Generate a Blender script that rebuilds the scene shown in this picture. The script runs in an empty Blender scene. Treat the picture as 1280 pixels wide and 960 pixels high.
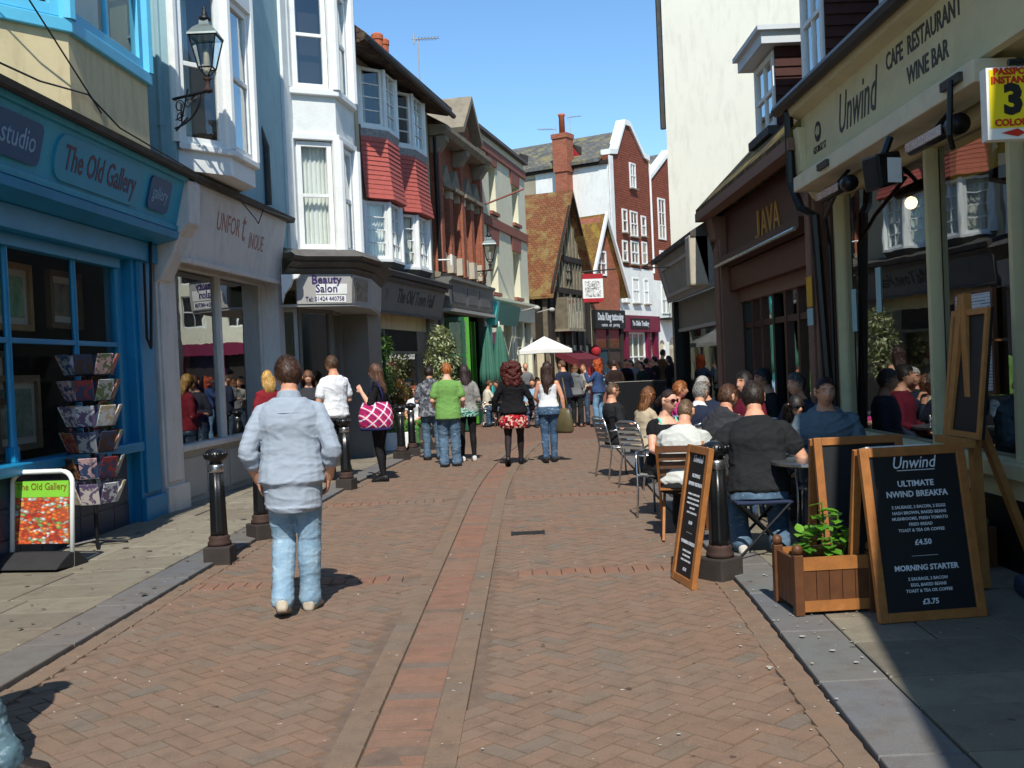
import bpy, bmesh, math, random
from mathutils import Vector, Matrix, noise
V = Vector
rad = math.radians
random.seed(7)
scene = bpy.context.scene
COL = scene.collection

# ---------------------------------------------------------------- camera
CAM_H = 1.6
FPX = 1300.0                      # focal length in photo pixels (1280 wide)
PITCH = math.atan(22 / FPX)
ROLL = rad(2.5)
_R, _U0 = V((1, 0, 0)), V((0, 0, 1))
FWD = V((0, math.cos(PITCH), -math.sin(PITCH)))
_UP = V((0, math.sin(PITCH), math.cos(PITCH)))
RIGHT = _R * math.cos(ROLL) - _UP * math.sin(ROLL)
UP = _R * math.sin(ROLL) + _UP * math.cos(ROLL)
cam_d = bpy.data.cameras.new('camera')
cam_d.sensor_width = 36.0
cam_d.lens = 36.0 * FPX / 1280.0
cam_d.clip_start = 0.05
cam_d.clip_end = 3000
cam = bpy.data.objects.new('camera', cam_d)
COL.objects.link(cam)
CAM = V((0, 0, CAM_H))
cam.matrix_world = Matrix(((RIGHT.x, UP.x, -FWD.x, 0), (RIGHT.y, UP.y, -FWD.y, 0),
                           (RIGHT.z, UP.z, -FWD.z, CAM_H), (0, 0, 0, 1)))
scene.camera = cam

# ---------------------------------------------------------------- sky, sun, exposure
SUN_EL, SUN_AZ = 50.0, -2.5       # light travels towards +Y, a touch to -X
world = bpy.data.worlds.new('World')
scene.world = world
world.use_nodes = True
wn = world.node_tree.nodes
wn.clear()
sky = wn.new('ShaderNodeTexSky')
sky.sky_type = 'NISHITA'
sky.sun_disc = False
sky.sun_elevation = rad(SUN_EL)
sky.sun_rotation = rad(180 + SUN_AZ)
sky.altitude = 0
sky.air_density = 1.0
sky.dust_density = 0.0
sky.ozone_density = 1.6
bg = wn.new('ShaderNodeBackground')
bg.inputs[1].default_value = 0.14
wo = wn.new('ShaderNodeOutputWorld')
hs = wn.new('ShaderNodeHueSaturation')     # white balance of the whole sky
hs.inputs['Saturation'].default_value = 1.12
tn = wn.new('ShaderNodeMix')
tn.data_type, tn.blend_type = 'RGBA', 'MULTIPLY'
tn.inputs[0].default_value = 1.0
tn.inputs[7].default_value = (.88, 1.02, 1.08, 1)
world.node_tree.links.new(sky.outputs[0], hs.inputs['Color'])
world.node_tree.links.new(hs.outputs[0], tn.inputs[6])
world.node_tree.links.new(tn.outputs[2], bg.inputs[0])
world.node_tree.links.new(bg.outputs[0], wo.inputs[0])
sun_d = bpy.data.lights.new('sun', 'SUN')
sun_d.energy = 4.1
sun_d.angle = rad(0.5)
sun_d.color = (1.0, 0.95, 0.86)
sun = bpy.data.objects.new('sun', sun_d)
COL.objects.link(sun)
_ld = V((math.sin(rad(SUN_AZ)) * math.cos(rad(SUN_EL)), math.cos(rad(SUN_AZ)) * math.cos(rad(SUN_EL)), -math.sin(rad(SUN_EL))))
sun.rotation_euler = _ld.to_track_quat('-Z', 'Y').to_euler()
sun.location = (0, -10, 30)
vs = scene.view_settings
vs.view_transform = 'Standard'
vs.look = 'None'
vs.exposure = 0.36
vs.gamma = 1.0
vs.use_curve_mapping = False
scene.cycles.max_bounces = 8
scene.cycles.transparent_max_bounces = 12

# ---------------------------------------------------------------- pixel helpers
def ray(px, py):
    return RIGHT * (px - 640) + UP * (480 - py) + FWD * FPX
def gnd(px, py, z=0.0):
    d = ray(px, py)
    t = (z - CAM_H) / d.z
    return CAM + d * t
def at_y(px, py, y):
    d = ray(px, py)
    return CAM + d * (y / d.y)

class Frame:
    """s along, n outwards, z up (axes may tilt)"""
    def __init__(s, o, a, b, c=(0, 0, 1)):
        s.o, s.a, s.b, s.c = V(o), V(a), V(b), V(c)
    def __call__(s, x, n, z):
        return s.o + s.a * x + s.b * n + s.c * z
    def px(s, px, py, n=0.0):
        d = ray(px, py)
        nn = s.a.cross(s.c)
        o = s.o + s.b * n
        t = (o - CAM).dot(nn) / d.dot(nn)
        p = CAM + d * t - o
        return p.dot(s.a), p.dot(s.c)
    def at(s, x, n=0, z=0, yaw=0, tilt=0):
        """new frame at a point of this one, yawed about z (deg), tilted about s (deg, + leans top outwards)"""
        a, b, c = s.a, s.b, s.c
        if yaw:
            q = rad(yaw)
            a, b = a * math.cos(q) + b * math.sin(q), b * math.cos(q) - a * math.sin(q)
        if tilt:
            q = rad(tilt)
            b, c = b * math.cos(q) - c * math.sin(q), c * math.cos(q) + b * math.sin(q)
        return Frame(s(x, n, z), a, b, c)
def wall_frame(p, q):
    d = V((q[0] - p[0], q[1] - p[1], 0))
    L = d.length
    d.normalize()
    f = Frame((p[0], p[1], 0), d, (d.y, -d.x, 0))
    f.L = L
    return f
WORLD = Frame((0, 0, 0), (1, 0, 0), (0, 1, 0))

# ---------------------------------------------------------------- materials
def lin(c):
    if isinstance(c, str):
        c = c.lstrip('#')
        c = [int(c[i:i + 2], 16) / 255 for i in (0, 2, 4)]
        c = [x / 12.92 if x <= .04045 else ((x + .055) / 1.055) ** 2.4 for x in c]
    return tuple(c[:3])
class NT:
    def __init__(s, name):
        s.m = bpy.data.materials.new(name)
        s.m.use_nodes = True
        s.t = s.m.node_tree
        s.n = s.t.nodes
        s.n.clear()
        s.out = s.n.new('ShaderNodeOutputMaterial')
    def new(s, typ, **kw):
        x = s.n.new('ShaderNode' + typ)
        for k, v in kw.items():
            if isinstance(k, str) and hasattr(x, k) and k not in x.inputs:
                setattr(x, k, v)
            else:
                x.inputs[k].default_value = v
        return x
    def link(s, a, b):
        s.t.links.new(a, b)
    def math(s, op, a, b=None, c=None):
        x = s.n.new('ShaderNodeMath')
        x.operation = op
        for i, q in enumerate((a, b, c)):
            if q is None: continue
            if hasattr(q, 'links'): s.link(q, x.inputs[i])
            else: x.inputs[i].default_value = q
        return x.outputs[0]
    def mix(s, f, a, b, mode='MIX'):
        x = s.n.new('ShaderNodeMix')
        x.data_type = 'RGBA'
        x.blend_type = mode
        x.clamp_result = False
        for i, q in ((0, f), (6, a), (7, b)):
            if hasattr(q, 'links'): s.link(q, x.inputs[i])
            elif i == 0: x.inputs[0].default_value = q
            else: x.inputs[i].default_value = (*q, 1) if len(q) == 3 else q
        return x.outputs[2]
    def ramp(s, f, stops):
        x = s.n.new('ShaderNodeValToRGB')
        e = x.color_ramp.elements
        while len(e) < len(stops): e.new(0.5)
        for i, (p, c) in enumerate(stops):
            e[i].position = p
            c = (c, c, c) if isinstance(c, (int, float)) else c
            e[i].color = (*c, 1)
        s.link(f, x.inputs[0])
        return x.outputs[0]
    def noise(s, vec, scale, detail=3, rough=.55, dist=0):
        x = s.n.new('ShaderNodeTexNoise')
        x.inputs['Scale'].default_value = scale
        x.inputs['Detail'].default_value = detail
        x.inputs['Roughness'].default_value = rough
        x.inputs['Distortion'].default_value = dist
        if vec is not None: s.link(vec, x.inputs['Vector'])
        return x.outputs[0]
    def pos(s):
        return s.n.new('ShaderNodeNewGeometry').outputs['Position']
    def obj(s):
        return s.n.new('ShaderNodeTexCoord').outputs['Object']
    def uv(s):
        return s.n.new('ShaderNodeTexCoord').outputs['UV']
    def bump(s, h, strength=.3, dist=.01, prev=None):
        x = s.n.new('ShaderNodeBump')
        x.inputs['Strength'].default_value = strength
        x.inputs['Distance'].default_value = dist
        s.link(h, x.inputs['Height'])
        if prev is not None: s.link(prev, x.inputs['Normal'])
        return x.outputs[0]
    def bsdf(s, col, rough=.7, metal=0, normal=None, spec=.4, **kw):
        x = s.n.new('ShaderNodeBsdfPrincipled')
        for k, q in (('Base Color', col), ('Roughness', rough), ('Metallic', metal), ('Specular IOR Level', spec)):
            if hasattr(q, 'links'): s.link(q, x.inputs[k])
            elif k == 'Base Color': x.inputs[k].default_value = (*q, 1)
            else: x.inputs[k].default_value = q
        for k, q in kw.items(): x.inputs[k.replace('_', ' ')].default_value = q
        if normal is not None: s.link(normal, x.inputs['Normal'])
        return x
    def done(s, sh):
        s.link(sh.outputs[0] if hasattr(sh, 'outputs') else sh, s.out.inputs[0])
        return s.m

_mats = {}
def mat(name, col, rough=.7, var=.12, scale=3.0, bump=.12, bscale=90, metal=0, spec=.4, stain=.0, objspace=False, streak=0):
    """plain procedural surface: base colour with soft mottling, optional grime and fine relief"""
    if name in _mats: return _mats[name]
    c = lin(col)
    t = NT(name)
    p = t.obj() if objspace else t.pos()
    n1 = t.noise(p, scale, 4)
    n2 = t.noise(p, scale * 9, 3)
    f = t.math('ADD', t.math('MULTIPLY', n1, .65), t.math('MULTIPLY', n2, .35))
    lo = tuple(x * (1 - var * 1.6) for x in c)
    hi = tuple(min(1, x * (1 + var * 1.6)) for x in c)
    k = t.ramp(f, [(.25, lo), (.75, hi)])
    if stain:
        mp = t.new('Mapping')
        mp.inputs['Scale'].default_value = (1, 1, .25 if streak else 1)
        t.link(p, mp.inputs[0])
        g = t.noise(mp.outputs[0], 2.2 if not streak else 7, 6, .65, .4)
        g = t.ramp(g, [(.50, 0.0), (.72, 1.0)])
        k = t.mix(t.math('MULTIPLY', g, stain), k, tuple(x * .42 + .012 * (1 - i * .3) for i, x in enumerate(c)))
    nb = t.bump(t.noise(p, bscale, 3), bump, .004) if bump else None
    r = t.math('ADD', t.math('MULTIPLY', n2, .18), rough - .09)
    _mats[name] = t.done(t.bsdf(k, r, metal, nb, spec))
    return _mats[name]

def glass_mat(name, tint=(.80, .84, .84), refl=1.0, base=.03):
    if name in _mats: return _mats[name]
    t = NT(name)
    tr = t.new('BsdfTransparent')
    tr.inputs[0].default_value = (*tint, 1)
    gl = t.new('BsdfGlossy')
    gl.inputs['Roughness'].default_value = .01
    gl.inputs[0].default_value = (.92, .95, .95, 1)
    nb = t.bump(t.noise(t.pos(), 1.6, 2), .06, .02)
    t.link(nb, gl.inputs['Normal'])
    lw = t.new('LayerWeight')                  # same from both sides, so daylight gets in
    lw.inputs[0].default_value = .5
    f = t.math('ADD', t.math('MULTIPLY', t.math('POWER', lw.outputs['Facing'], 3.2), 1.25 * refl), base + .045 * refl)
    f = t.math('MINIMUM', f, .97)
    m = t.new('MixShader')
    t.link(f, m.inputs[0])
    t.link(tr.outputs[0], m.inputs[1])
    t.link(gl.outputs[0], m.inputs[2])
    _mats[name] = t.done(m)
    return _mats[name]

def brick_mat(name, c1, c2, mortar, bw=.22, bh=.075, gap=.010, rough=.85, bump=.5, offs=.5, lichen=None, var=.5):
    if name in _mats: return _mats[name]
    t = NT(name)
    uv = t.uv()
    b = t.n.new('ShaderNodeTexBrick')
    b.offset = offs
    b.inputs['Scale'].default_value = 1.0
    b.inputs['Brick Width'].default_value = bw
    b.inputs['Row Height'].default_value = bh
    b.inputs['Mortar Size'].default_value = gap
    b.inputs['Mortar Smooth'].default_value = .2
    b.inputs['Color1'].default_value = (*lin(c1), 1)
    b.inputs['Color2'].default_value = (*lin(c2), 1)
    b.inputs['Mortar'].default_value = (*lin(mortar), 1)
    t.link(uv, b.inputs['Vector'])
    n = t.noise(t.pos(), 5, 5)
    k = t.mix(t.math('MULTIPLY', t.ramp(n, [(.35, 0.0), (.7, 1.0)]), var), b.outputs[0], tuple(x * .45 for x in lin(c1)))
    if lichen:
        g = t.ramp(t.noise(t.pos(), 2.3, 7, .7), [(.48, 0.0), (.62, 1.0)])
        k = t.mix(t.math('MULTIPLY', g, .75), k, lin(lichen))
    h = t.math('SUBTRACT', t.math('MULTIPLY', n, .25), b.outputs['Fac'])
    nb = t.bump(h, bump, .012)
    _mats[name] = t.done(t.bsdf(k, rough, 0, nb, .25))
    return _mats[name]

# ---------------------------------------------------------------- mesh builder
class MB:
    def __init__(s):
        s.v, s.f, s.mi = [], [], []
    def add(s, vs, fs, mi=0):
        o = len(s.v)
        s.v += [V(p) for p in vs]
        s.f += [tuple(i + o for i in f) for f in fs]
        s.mi += [mi] * len(fs)
        return s
    def quad(s, a, b, c, d, mi=0):
        return s.add([a, b, c, d], [(0, 1, 2, 3)], mi)
    def box(s, fr, s0, s1, n0, n1, z0, z1, mi=0):
        p = [fr(x, n, z) for x in (s0, s1) for n in (n0, n1) for z in (z0, z1)]
        return s.add(p, [(0, 1, 3, 2), (4, 6, 7, 5), (0, 4, 5, 1), (2, 3, 7, 6), (0, 2, 6, 4), (1, 5, 7, 3)], mi)
    def prism(s, fr, poly, a0, a1, axis='n', mi=0):
        """poly of 2-tuples: axis n -> (s,z); axis s -> (n,z); axis z -> (s,n)"""
        if axis == 'n': g = lambda p, t: fr(p[0], t, p[1])
        elif axis == 's': g = lambda p, t: fr(t, p[0], p[1])
        else: g = lambda p, t: fr(p[0], p[1], t)
        k = len(poly)
        vs = [g(p, a0) for p in poly] + [g(p, a1) for p in poly]
        fs = [tuple(range(k)), tuple(range(2 * k - 1, k - 1, -1))]
        fs += [(i, (i + 1) % k, k + (i + 1) % k, k + i) for i in range(k)]
        return s.add(vs, fs, mi)
    def loft(s, rings, cap=True, mi=0):
        k = len(rings[0])
        vs = [p for r in rings for p in r]
        fs = []
        for j in range(len(rings) - 1):
            for i in range(k):
                fs.append((j * k + i, j * k + (i + 1) % k, (j + 1) * k + (i + 1) % k, (j + 1) * k + i))
        if cap:
            fs.append(tuple(range(k - 1, -1, -1)))
            fs.append(tuple(range((len(rings) - 1) * k, len(rings) * k)))
        return s.add(vs, fs, mi)
    def tube(s, pts, r, k=8, mi=0, cap=True):
        pts = [V(p) for p in pts]
        rs = r if isinstance(r, (list, tuple)) else [r] * len(pts)
        rings = []
        ref = None
        for i, p in enumerate(pts):
            d = (pts[min(i + 1, len(pts) - 1)] - pts[max(i - 1, 0)]).normalized()
            if ref is None:
                ref = V((0, 0, 1)) if abs(d.z) < .9 else V((1, 0, 0))
            x = d.cross(ref).normalized()
            y = d.cross(x)
            ref = -y if False else ref
            rings.append([p + (x * math.cos(2 * math.pi * q / k) + y * math.sin(2 * math.pi * q / k)) * rs[i] for q in range(k)])
        return s.loft(rings, cap, mi)
    def lathe(s, c, prof, k=16, mi=0):
        c = V(c)
        rings = [[c + V((r * math.cos(2 * math.pi * q / k), r * math.sin(2 * math.pi * q / k), z)) for q in range(k)] for r, z in prof]
        return s.loft(rings, True, mi)
    def ball(s, c, rx, ry=None, rz=None, k=10, m=7, mi=0):
        ry = ry or rx
        rz = rz or rx
        c = V(c)
        rings = []
        for j in range(m):
            th = math.pi * (j + .5) / m
            rings.append([c + V((rx * math.sin(th) * math.cos(2 * math.pi * q / k), ry * math.sin(th) * math.sin(2 * math.pi * q / k), -rz * math.cos(th))) for q in range(k)])
        return s.loft(rings, True, mi)
    def build(s, name, m, parent=None, smooth=False, bevel=0, auto=None):
        if not s.v: return None
        n = len(s.v)
        lo = V((min(p.x for p in s.v), min(p.y for p in s.v), min(p.z for p in s.v)))
        hi = V((max(p.x for p in s.v), max(p.y for p in s.v), max(p.z for p in s.v)))
        c = V(((lo.x + hi.x) / 2, (lo.y + hi.y) / 2, lo.z))
        me = bpy.data.meshes.new(name)
        me.from_pydata([p - c for p in s.v], [], s.f)
        bm = bmesh.new()
        bm.from_mesh(me)
        bmesh.ops.recalc_face_normals(bm, faces=bm.faces)
        bm.normal_update()
        uvl = bm.loops.layers.uv.new('uv')
        for f in bm.faces:
            nn = f.normal
            if abs(nn.z) > .98:
                tx, ty = V((1, 0, 0)), V((0, 1, 0))
            else:
                tx = V((-nn.y, nn.x, 0)).normalized()
                ty = nn.cross(tx)
            for l in f.loops:
                p = l.vert.co + c
                l[uvl].uv = (p.dot(tx), p.dot(ty))
            f.smooth = smooth
        bm.to_mesh(me)
        bm.free()
        ms = m if isinstance(m, (list, tuple)) else [m]
        for q in ms: me.materials.append(q)
        if any(s.mi):
            me.polygons.foreach_set('material_index', s.mi)
        o = bpy.data.objects.new(name, me)
        COL.objects.link(o)
        put(o, c, parent)
        if bevel:
            b = o.modifiers.new('bevel', 'BEVEL')
            b.width = bevel
            b.segments = 2
            b.limit_method = 'ANGLE'
            b.angle_limit = rad(40)
        return o
def build_split(mb, name, m, parent=None, **kw):
    """every separate piece of mb becomes an object of its own"""
    par = list(range(len(mb.v)))
    def find(a):
        while par[a] != a:
            par[a] = par[par[a]]
            a = par[a]
        return a
    for f in mb.f:
        for i in f[1:]: par[find(i)] = find(f[0])
    grp = {}
    for f in mb.f: grp.setdefault(find(f[0]), []).append(f)
    out = []
    for fs in grp.values():
        ids = sorted({i for f in fs for i in f})
        mp = {i: k for k, i in enumerate(ids)}
        out.append(MB().add([mb.v[i] for i in ids], [tuple(mp[i] for i in f) for f in fs]).build(name, m, parent, **kw))
    return out
MB.split = build_split
_wp = {}
def put(o, c, parent):
    """o stands at world point c; parents carry no rotation here"""
    _wp[o.name] = V(c)
    if parent is not None:
        o.parent = parent
        o.location = V(c) - _wp[parent.name]
    else:
        o.location = c
def tag(o, label, cat, group=None, kind=None):
    if label: o['label'] = label
    if cat: o['category'] = cat
    if group: o['group'] = group
    if kind: o['kind'] = kind
    return o
def thing(name, loc, label, cat, group=None):
    o = bpy.data.objects.new(name, None)
    o.empty_display_size = .2
    COL.objects.link(o)
    put(o, V(loc), None)
    return tag(o, label, cat, group)
def copy_tree(o, parent=None):
    c = o.copy()
    COL.objects.link(c)
    c.parent = parent
    for ch in list(o.children): copy_tree(ch, c)
    return c
def dup(o, loc, rz=0, label=None):
    c = copy_tree(o)
    c.location = loc
    c.rotation_euler = (0, 0, rz)
    if label: c['label'] = label
    return c
def BX(name, m, parent, fr, *r, bevel=0):
    return MB().box(fr, *r).build(name, m, parent, bevel=bevel)

def text(parent, name, body, fr, x, z, n, size, m, align='CENTER', shear=0, wide=1.0, bold=0.0, ext=.003):
    c = bpy.data.curves.new('t', 'FONT')
    c.body = body
    c.size = size
    c.align_x = align
    c.align_y = 'CENTER'
    c.shear = shear
    c.offset = bold
    c.extrude = ext
    c.resolution_u = 2
    c.space_line = 1.0
    o = bpy.data.objects.new('t', c)
    me = bpy.data.meshes.new_from_object(o)
    b = MB()
    b.add([fr(x + p.co.x * wide, n + p.co.z, z + p.co.y) for p in me.vertices], [tuple(q.vertices) for q in me.polygons])
    bpy.data.objects.remove(o)
    bpy.data.curves.remove(c)
    bpy.data.meshes.remove(me)
    return b.build(name, m, parent)

def wall_open(fr, s0, s1, z0, z1, ops, n=0.0, depth=.14):
    """front wall sheet with reveals round each opening (s0,s1,z0,z1)"""
    b = MB()
    xs = sorted({s0, s1, *[max(s0, min(s1, q)) for o in ops for q in o[:2]]})
    zs = sorted({z0, z1, *[max(z0, min(z1, q)) for o in ops for q in o[2:4]]})
    for i in range(len(xs) - 1):
        for j in range(len(zs) - 1):
            mx, mz = (xs[i] + xs[i + 1]) / 2, (zs[j] + zs[j + 1]) / 2
            if any(o[0] < mx < o[1] and o[2] < mz < o[3] for o in ops): continue
            b.quad(fr(xs[i], n, zs[j]), fr(xs[i + 1], n, zs[j]), fr(xs[i + 1], n, zs[j + 1]), fr(xs[i], n, zs[j + 1]))
    for o in ops:
        a, c, d, e = o[:4]
        k = n - depth
        b.quad(fr(a, n, d), fr(a, k, d), fr(a, k, e), fr(a, n, e))
        b.quad(fr(c, n, d), fr(c, k, d), fr(c, k, e), fr(c, n, e))
        b.quad(fr(a, n, d), fr(c, n, d), fr(c, k, d), fr(a, k, d))
        b.quad(fr(a, n, e), fr(c, n, e), fr(c, k, e), fr(a, k, e))
    return b

def window(par, fr, s0, s1, z0, z1, n, fm, gm, cols=1, rows=2, fw=.06, bw=.03, sash=True, curtain=None, sill=None, name='window', curtain_gap=0):
    """timber window: frame with glazing bars, pane behind, optional curtain and sill; n is the frame's face"""
    b = MB()
    d = .07
    b.box(fr, s0, s0 + fw, n - d, n, z0, z1)
    b.box(fr, s1 - fw, s1, n - d, n, z0, z1)
    b.box(fr, s0 + fw, s1 - fw, n - d, n, z0, z0 + fw)
    b.box(fr, s0 + fw, s1 - fw, n - d, n, z1 - fw, z1)
    w, h = (s1 - s0 - 2 * fw), (z1 - z0 - 2 * fw)
    for i in range(1, cols):
        x = s0 + fw + w * i / cols
        b.box(fr, x - bw / 2, x + bw / 2, n - d + .012, n - .012, z0 + fw, z1 - fw)
    for j in range(1, rows):
        z = z0 + fw + h * j / rows
        hb = bw if not (sash and rows % 2 == 0 and j == rows // 2) else .055
        nn = n - .012 if hb == bw else n - .008
        b.box(fr, s0 + fw, s1 - fw, n - d + .014, nn, z - hb / 2, z + hb / 2)
    wo_ = b.build(name, fm, par, bevel=.004)
    g = MB()
    g.quad(fr(s0 + fw * .5, n - d * .55, z0 + fw * .5), fr(s1 - fw * .5, n - d * .55, z0 + fw * .5), fr(s1 - fw * .5, n - d * .55, z1 - fw * .5), fr(s0 + fw * .5, n - d * .55, z1 - fw * .5))
    g.build('pane', gm, wo_)
    if curtain:
        c = MB()
        k = 26
        spans = [(s0 + fw * .4, s1 - fw * .4)] if not curtain_gap else [(s0 + fw * .4, s0 + (s1 - s0) * (1 - curtain_gap)), ]
        for a, e in spans:
            row = [(a + (e - a) * i / k, n - d - .09 + .022 * math.sin(i * 1.75) + .008 * math.sin(i * 4.1)) for i in range(k + 1)]
            for i in range(k):
                c.quad(fr(row[i][0], row[i][1], z0 + .01), fr(row[i + 1][0], row[i + 1][1], z0 + .01), fr(row[i + 1][0], row[i + 1][1], z1 - .01), fr(row[i][0], row[i][1], z1 - .01))
        c.build('curtain', curtain, wo_, smooth=True)
    if sill:
        BX('sill', fm if sill is True else sill, wo_, fr, s0 - .05, s1 + .05, n - d, n + .09, z0 - .06, z0 - .002, bevel=.006)
    return wo_
# ================================================================ ground
def interp(tab):
    def f(y):
        if y <= tab[0][0]: i = 0
        elif y >= tab[-1][0]: i = len(tab) - 2
        else: i = max(k for k in range(len(tab) - 1) if tab[k][0] <= y)
        (a, x), (b, z) = tab[i], tab[i + 1]
        return x + (z - x) * (y - a) / (b - a)
    return f
LPTS = [(-4.62, 5.0), (-4.2, 12.2), (-3.79, 16.4), (-2.84, 20.5), (-1.77, 25.5), (-0.76, 30.0), (0.72, 36.0)]
lf = interp([(y, x) for x, y in LPTS])
KL = interp([(-4, -3.1), (4, -2.8), (9, -2.6), (14.2, -2.34), (18.7, -1.95), (22, -1.42), (26, -.6), (30, .3), (37, 2.0)])
KR = interp([(-4, 1.0), (3, 1.30), (4, 1.345), (7, 1.51), (12, 1.62), (22, 1.95), (26, 2.3)])

def paver_mat(name, stops, island=True, rough=.85, joints=False, chips=True):
    t = NT(name)
    p = t.pos()
    r = t.n.new('ShaderNodeObjectInfo').outputs['Random']
    if island:
        g = t.n.new('ShaderNodeNewGeometry').outputs['Random Per Island']
        r = t.math('FRACT', t.math('ADD', r, g))
    x = t.n.new('ShaderNodeValToRGB')
    x.color_ramp.interpolation = 'LINEAR'
    e = x.color_ramp.elements
    while len(e) < len(stops): e.new(.5)
    for i, (q, c) in enumerate(stops):
        e[i].position = q
        e[i].color = (*lin(c), 1)
    t.link(r, x.inputs[0])
    k = x.outputs[0]
    big = t.noise(p, .55, 5, .6)
    med = t.noise(p, 7, 5, .65)
    fine = t.noise(p, 160, 3)
    k = t.mix(t.math('MULTIPLY', t.ramp(big, [(.38, 0.0), (.66, 1.0)]), .55), k, lin('7a6c5e'))
    k = t.mix(t.math('MULTIPLY', t.ramp(med, [(.46, 0.0), (.75, 1.0)]), .5), k, lin('564a40'))
    k = t.mix(t.math('MULTIPLY', t.ramp(fine, [(.5, 0.0), (.8, 1.0)]), .28), k, lin('b9a48f'))
    if chips:
        sp = t.noise(p, 21, 2, .5)
        k = t.mix(t.math('MULTIPLY', t.ramp(sp, [(.745, 0.0), (.765, 1.0)]), .6), k, lin('d8d4cc'))
        gum = t.noise(p, 13, 1, .3)
        k = t.mix(t.math('MULTIPLY', t.ramp(gum, [(.77, 0.0), (.785, 1.0)]), .6), k, lin('2b2724'))
    nb = t.bump(t.math('ADD', t.math('MULTIPLY', fine, .6), t.math('MULTIPLY', med, .8)), .35, .004)
    return t.done(t.bsdf(k, rough, 0, nb, .25))
M_BRICK = paver_mat('paving_brick', [(0.0, '7e6453'), (.3, '856957'), (.55, '7b6352'), (.8, '826a59'), (.92, '776759'), (1.0, '6f665d')])
M_REDB = paver_mat('red_paving_brick', [(0.0, '88604e'), (.4, '845e4d'), (.7, '8b6653'), (.9, '7e6050'), (1.0, '70645c')])
M_TANB = paver_mat('tan_paving_brick', [(0.0, '806856'), (.5, '7b6553'), (.85, '796757'), (1.0, '70665c')])
M_SLAB = paver_mat('stone_slab', [(0.0, '827e6e'), (.3, '8a8575'), (.6, '787466'), (.85, '817c6a'), (1.0, '706d60')], chips=True)
M_SLAB2 = paver_mat('grey_stone_slab', [(0.0, '7b7868'), (.3, '858170'), (.6, '72705f'), (1.0, '6a685c')], chips=True)
M_KERB = paver_mat('granite_kerb', [(0.0, '60656a'), (.4, '676b6f'), (.8, '5a5e62'), (1.0, '70736f')], chips=True)
M_MORTAR = mat('joint_sand', '6f5d50', .95, .25, 9, .3, 200)

def sheet(name, m, pts, z, kind='structure'):
    b = MB()
    b.add([V((x, y, z)) for x, y in pts], [tuple(range(len(pts)))])
    o = b.build(name, m)
    o['kind'] = kind
    return o
sheet('ground', mat('ground_tarmac', '55524d', .95, .15, .6, .3, 60), [(-300, -60), (300, -60), (300, 400), (-300, 400)], -.06)

def strip(name, m, fl, fr_, ys, z):
    b = MB()
    for a, c in zip(ys[:-1], ys[1:]):
        b.quad(V((fl(a), a, z)), V((fr_(a), a, z)), V((fr_(c), c, z)), V((fl(c), c, z)))
    o = b.build(name, m)
    o['kind'] = 'structure'
    return o
ys = [-6, -2, 2, 4, 6, 9, 12, 14.2, 16.4, 18.7, 20.5, 22]
road = strip('road', M_MORTAR, lambda y: KL(y) - .2, lambda y: KR(y) + .2, ys, 0.0)
# the lane farther on, where single bricks cannot be told apart
M_FARB = brick_mat('far_paving', '866554', '786354', '63544b', .21, .10, .008, .88, .3, .5, None, .35)
far = MB()
ysf = [22, 25.5, 30, 36, 44, 60, 90]
for a, c in zip(ysf[:-1], ysf[1:]):
    far.quad(V((lf(a) - .3 if a < 36 else -6, a, -.004)), V((26, a, -.004)), V((26, c, -.004)), V((lf(c) - .3 if c < 37 else -6, c, -.004)))
far.build('road', M_FARB)['kind'] = 'structure'

# --- single paving bricks
BL, BWD, GAP = .20, .10, .003
def brick_mesh(L, W, name, m, h=.012):
    l, w, c = L / 2 - GAP / 2, W / 2 - GAP / 2, .0035
    vs = [(-l, -w, -.004), (l, -w, -.004), (l, w, -.004), (-l, w, -.004), (-l + c, -w + c, h), (l - c, -w + c, h), (l - c, w - c, h), (-l + c, w - c, h)]
    fs = [(4, 5, 6, 7), (0, 1, 5, 4), (1, 2, 6, 5), (2, 3, 7, 6), (3, 0, 4, 7)]
    me = bpy.data.meshes.new(name)
    me.from_pydata(vs, [], fs)
    me.materials.append(m)
    return me, vs, fs
def chan(y):                       # centre line of the drainage channel
    return -.56 + (y - 4.2) * .018 + max(0, y - 12) ** 2 * .006
class Layer:
    """collects bricks; the largest in view become objects, the rest one mesh"""
    def __init__(s, L, W, m, name):
        s.me, s.vs, s.fs = brick_mesh(L, W, name, m)
        s.items, s.m, s.name = [], m, name
    def put(s, x, y, a, dz=0, rz=None):
        s.items.append((x, y, a, dz))
    def make(s, parent, nmax, zbase=0.0):
        def vis(it):
            x, y = it[:2]
            return y > 3.75 and abs(x) < .52 * y
        s.items.sort(key=lambda it: (0 if vis(it) else 1, it[1]))
        for it in s.items[:nmax]:
            o = bpy.data.objects.new(s.name, s.me)
            COL.objects.link(o)
            o.parent = parent
            o.location = V((it[0], it[1], it[3] + zbase)) - _wp[parent.name]
            o.rotation_euler = (random.gauss(0, .004), random.gauss(0, .004), it[2])
        rest = s.items[nmax:]
        if rest:
            b = MB()
            for x, y, a, dz in rest:
                ca, sa = math.cos(a), math.sin(a)
                tz, tw = random.gauss(0, .006), random.gauss(0, .006)
                b.add([V((x + p[0] * ca - p[1] * sa, y + p[0] * sa + p[1] * ca, zbase + p[2] + dz + p[0] * tz + p[1] * tw)) for p in s.vs], s.fs)
            o = b.build('paving_bricks', s.m, parent)
            o['kind'] = 'stuff'
herr = Layer(BL, BWD, M_BRICK, 'brick')
q = rad(45)
c45 = math.cos(q)
CROSS = (7.95, 12.6)
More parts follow.
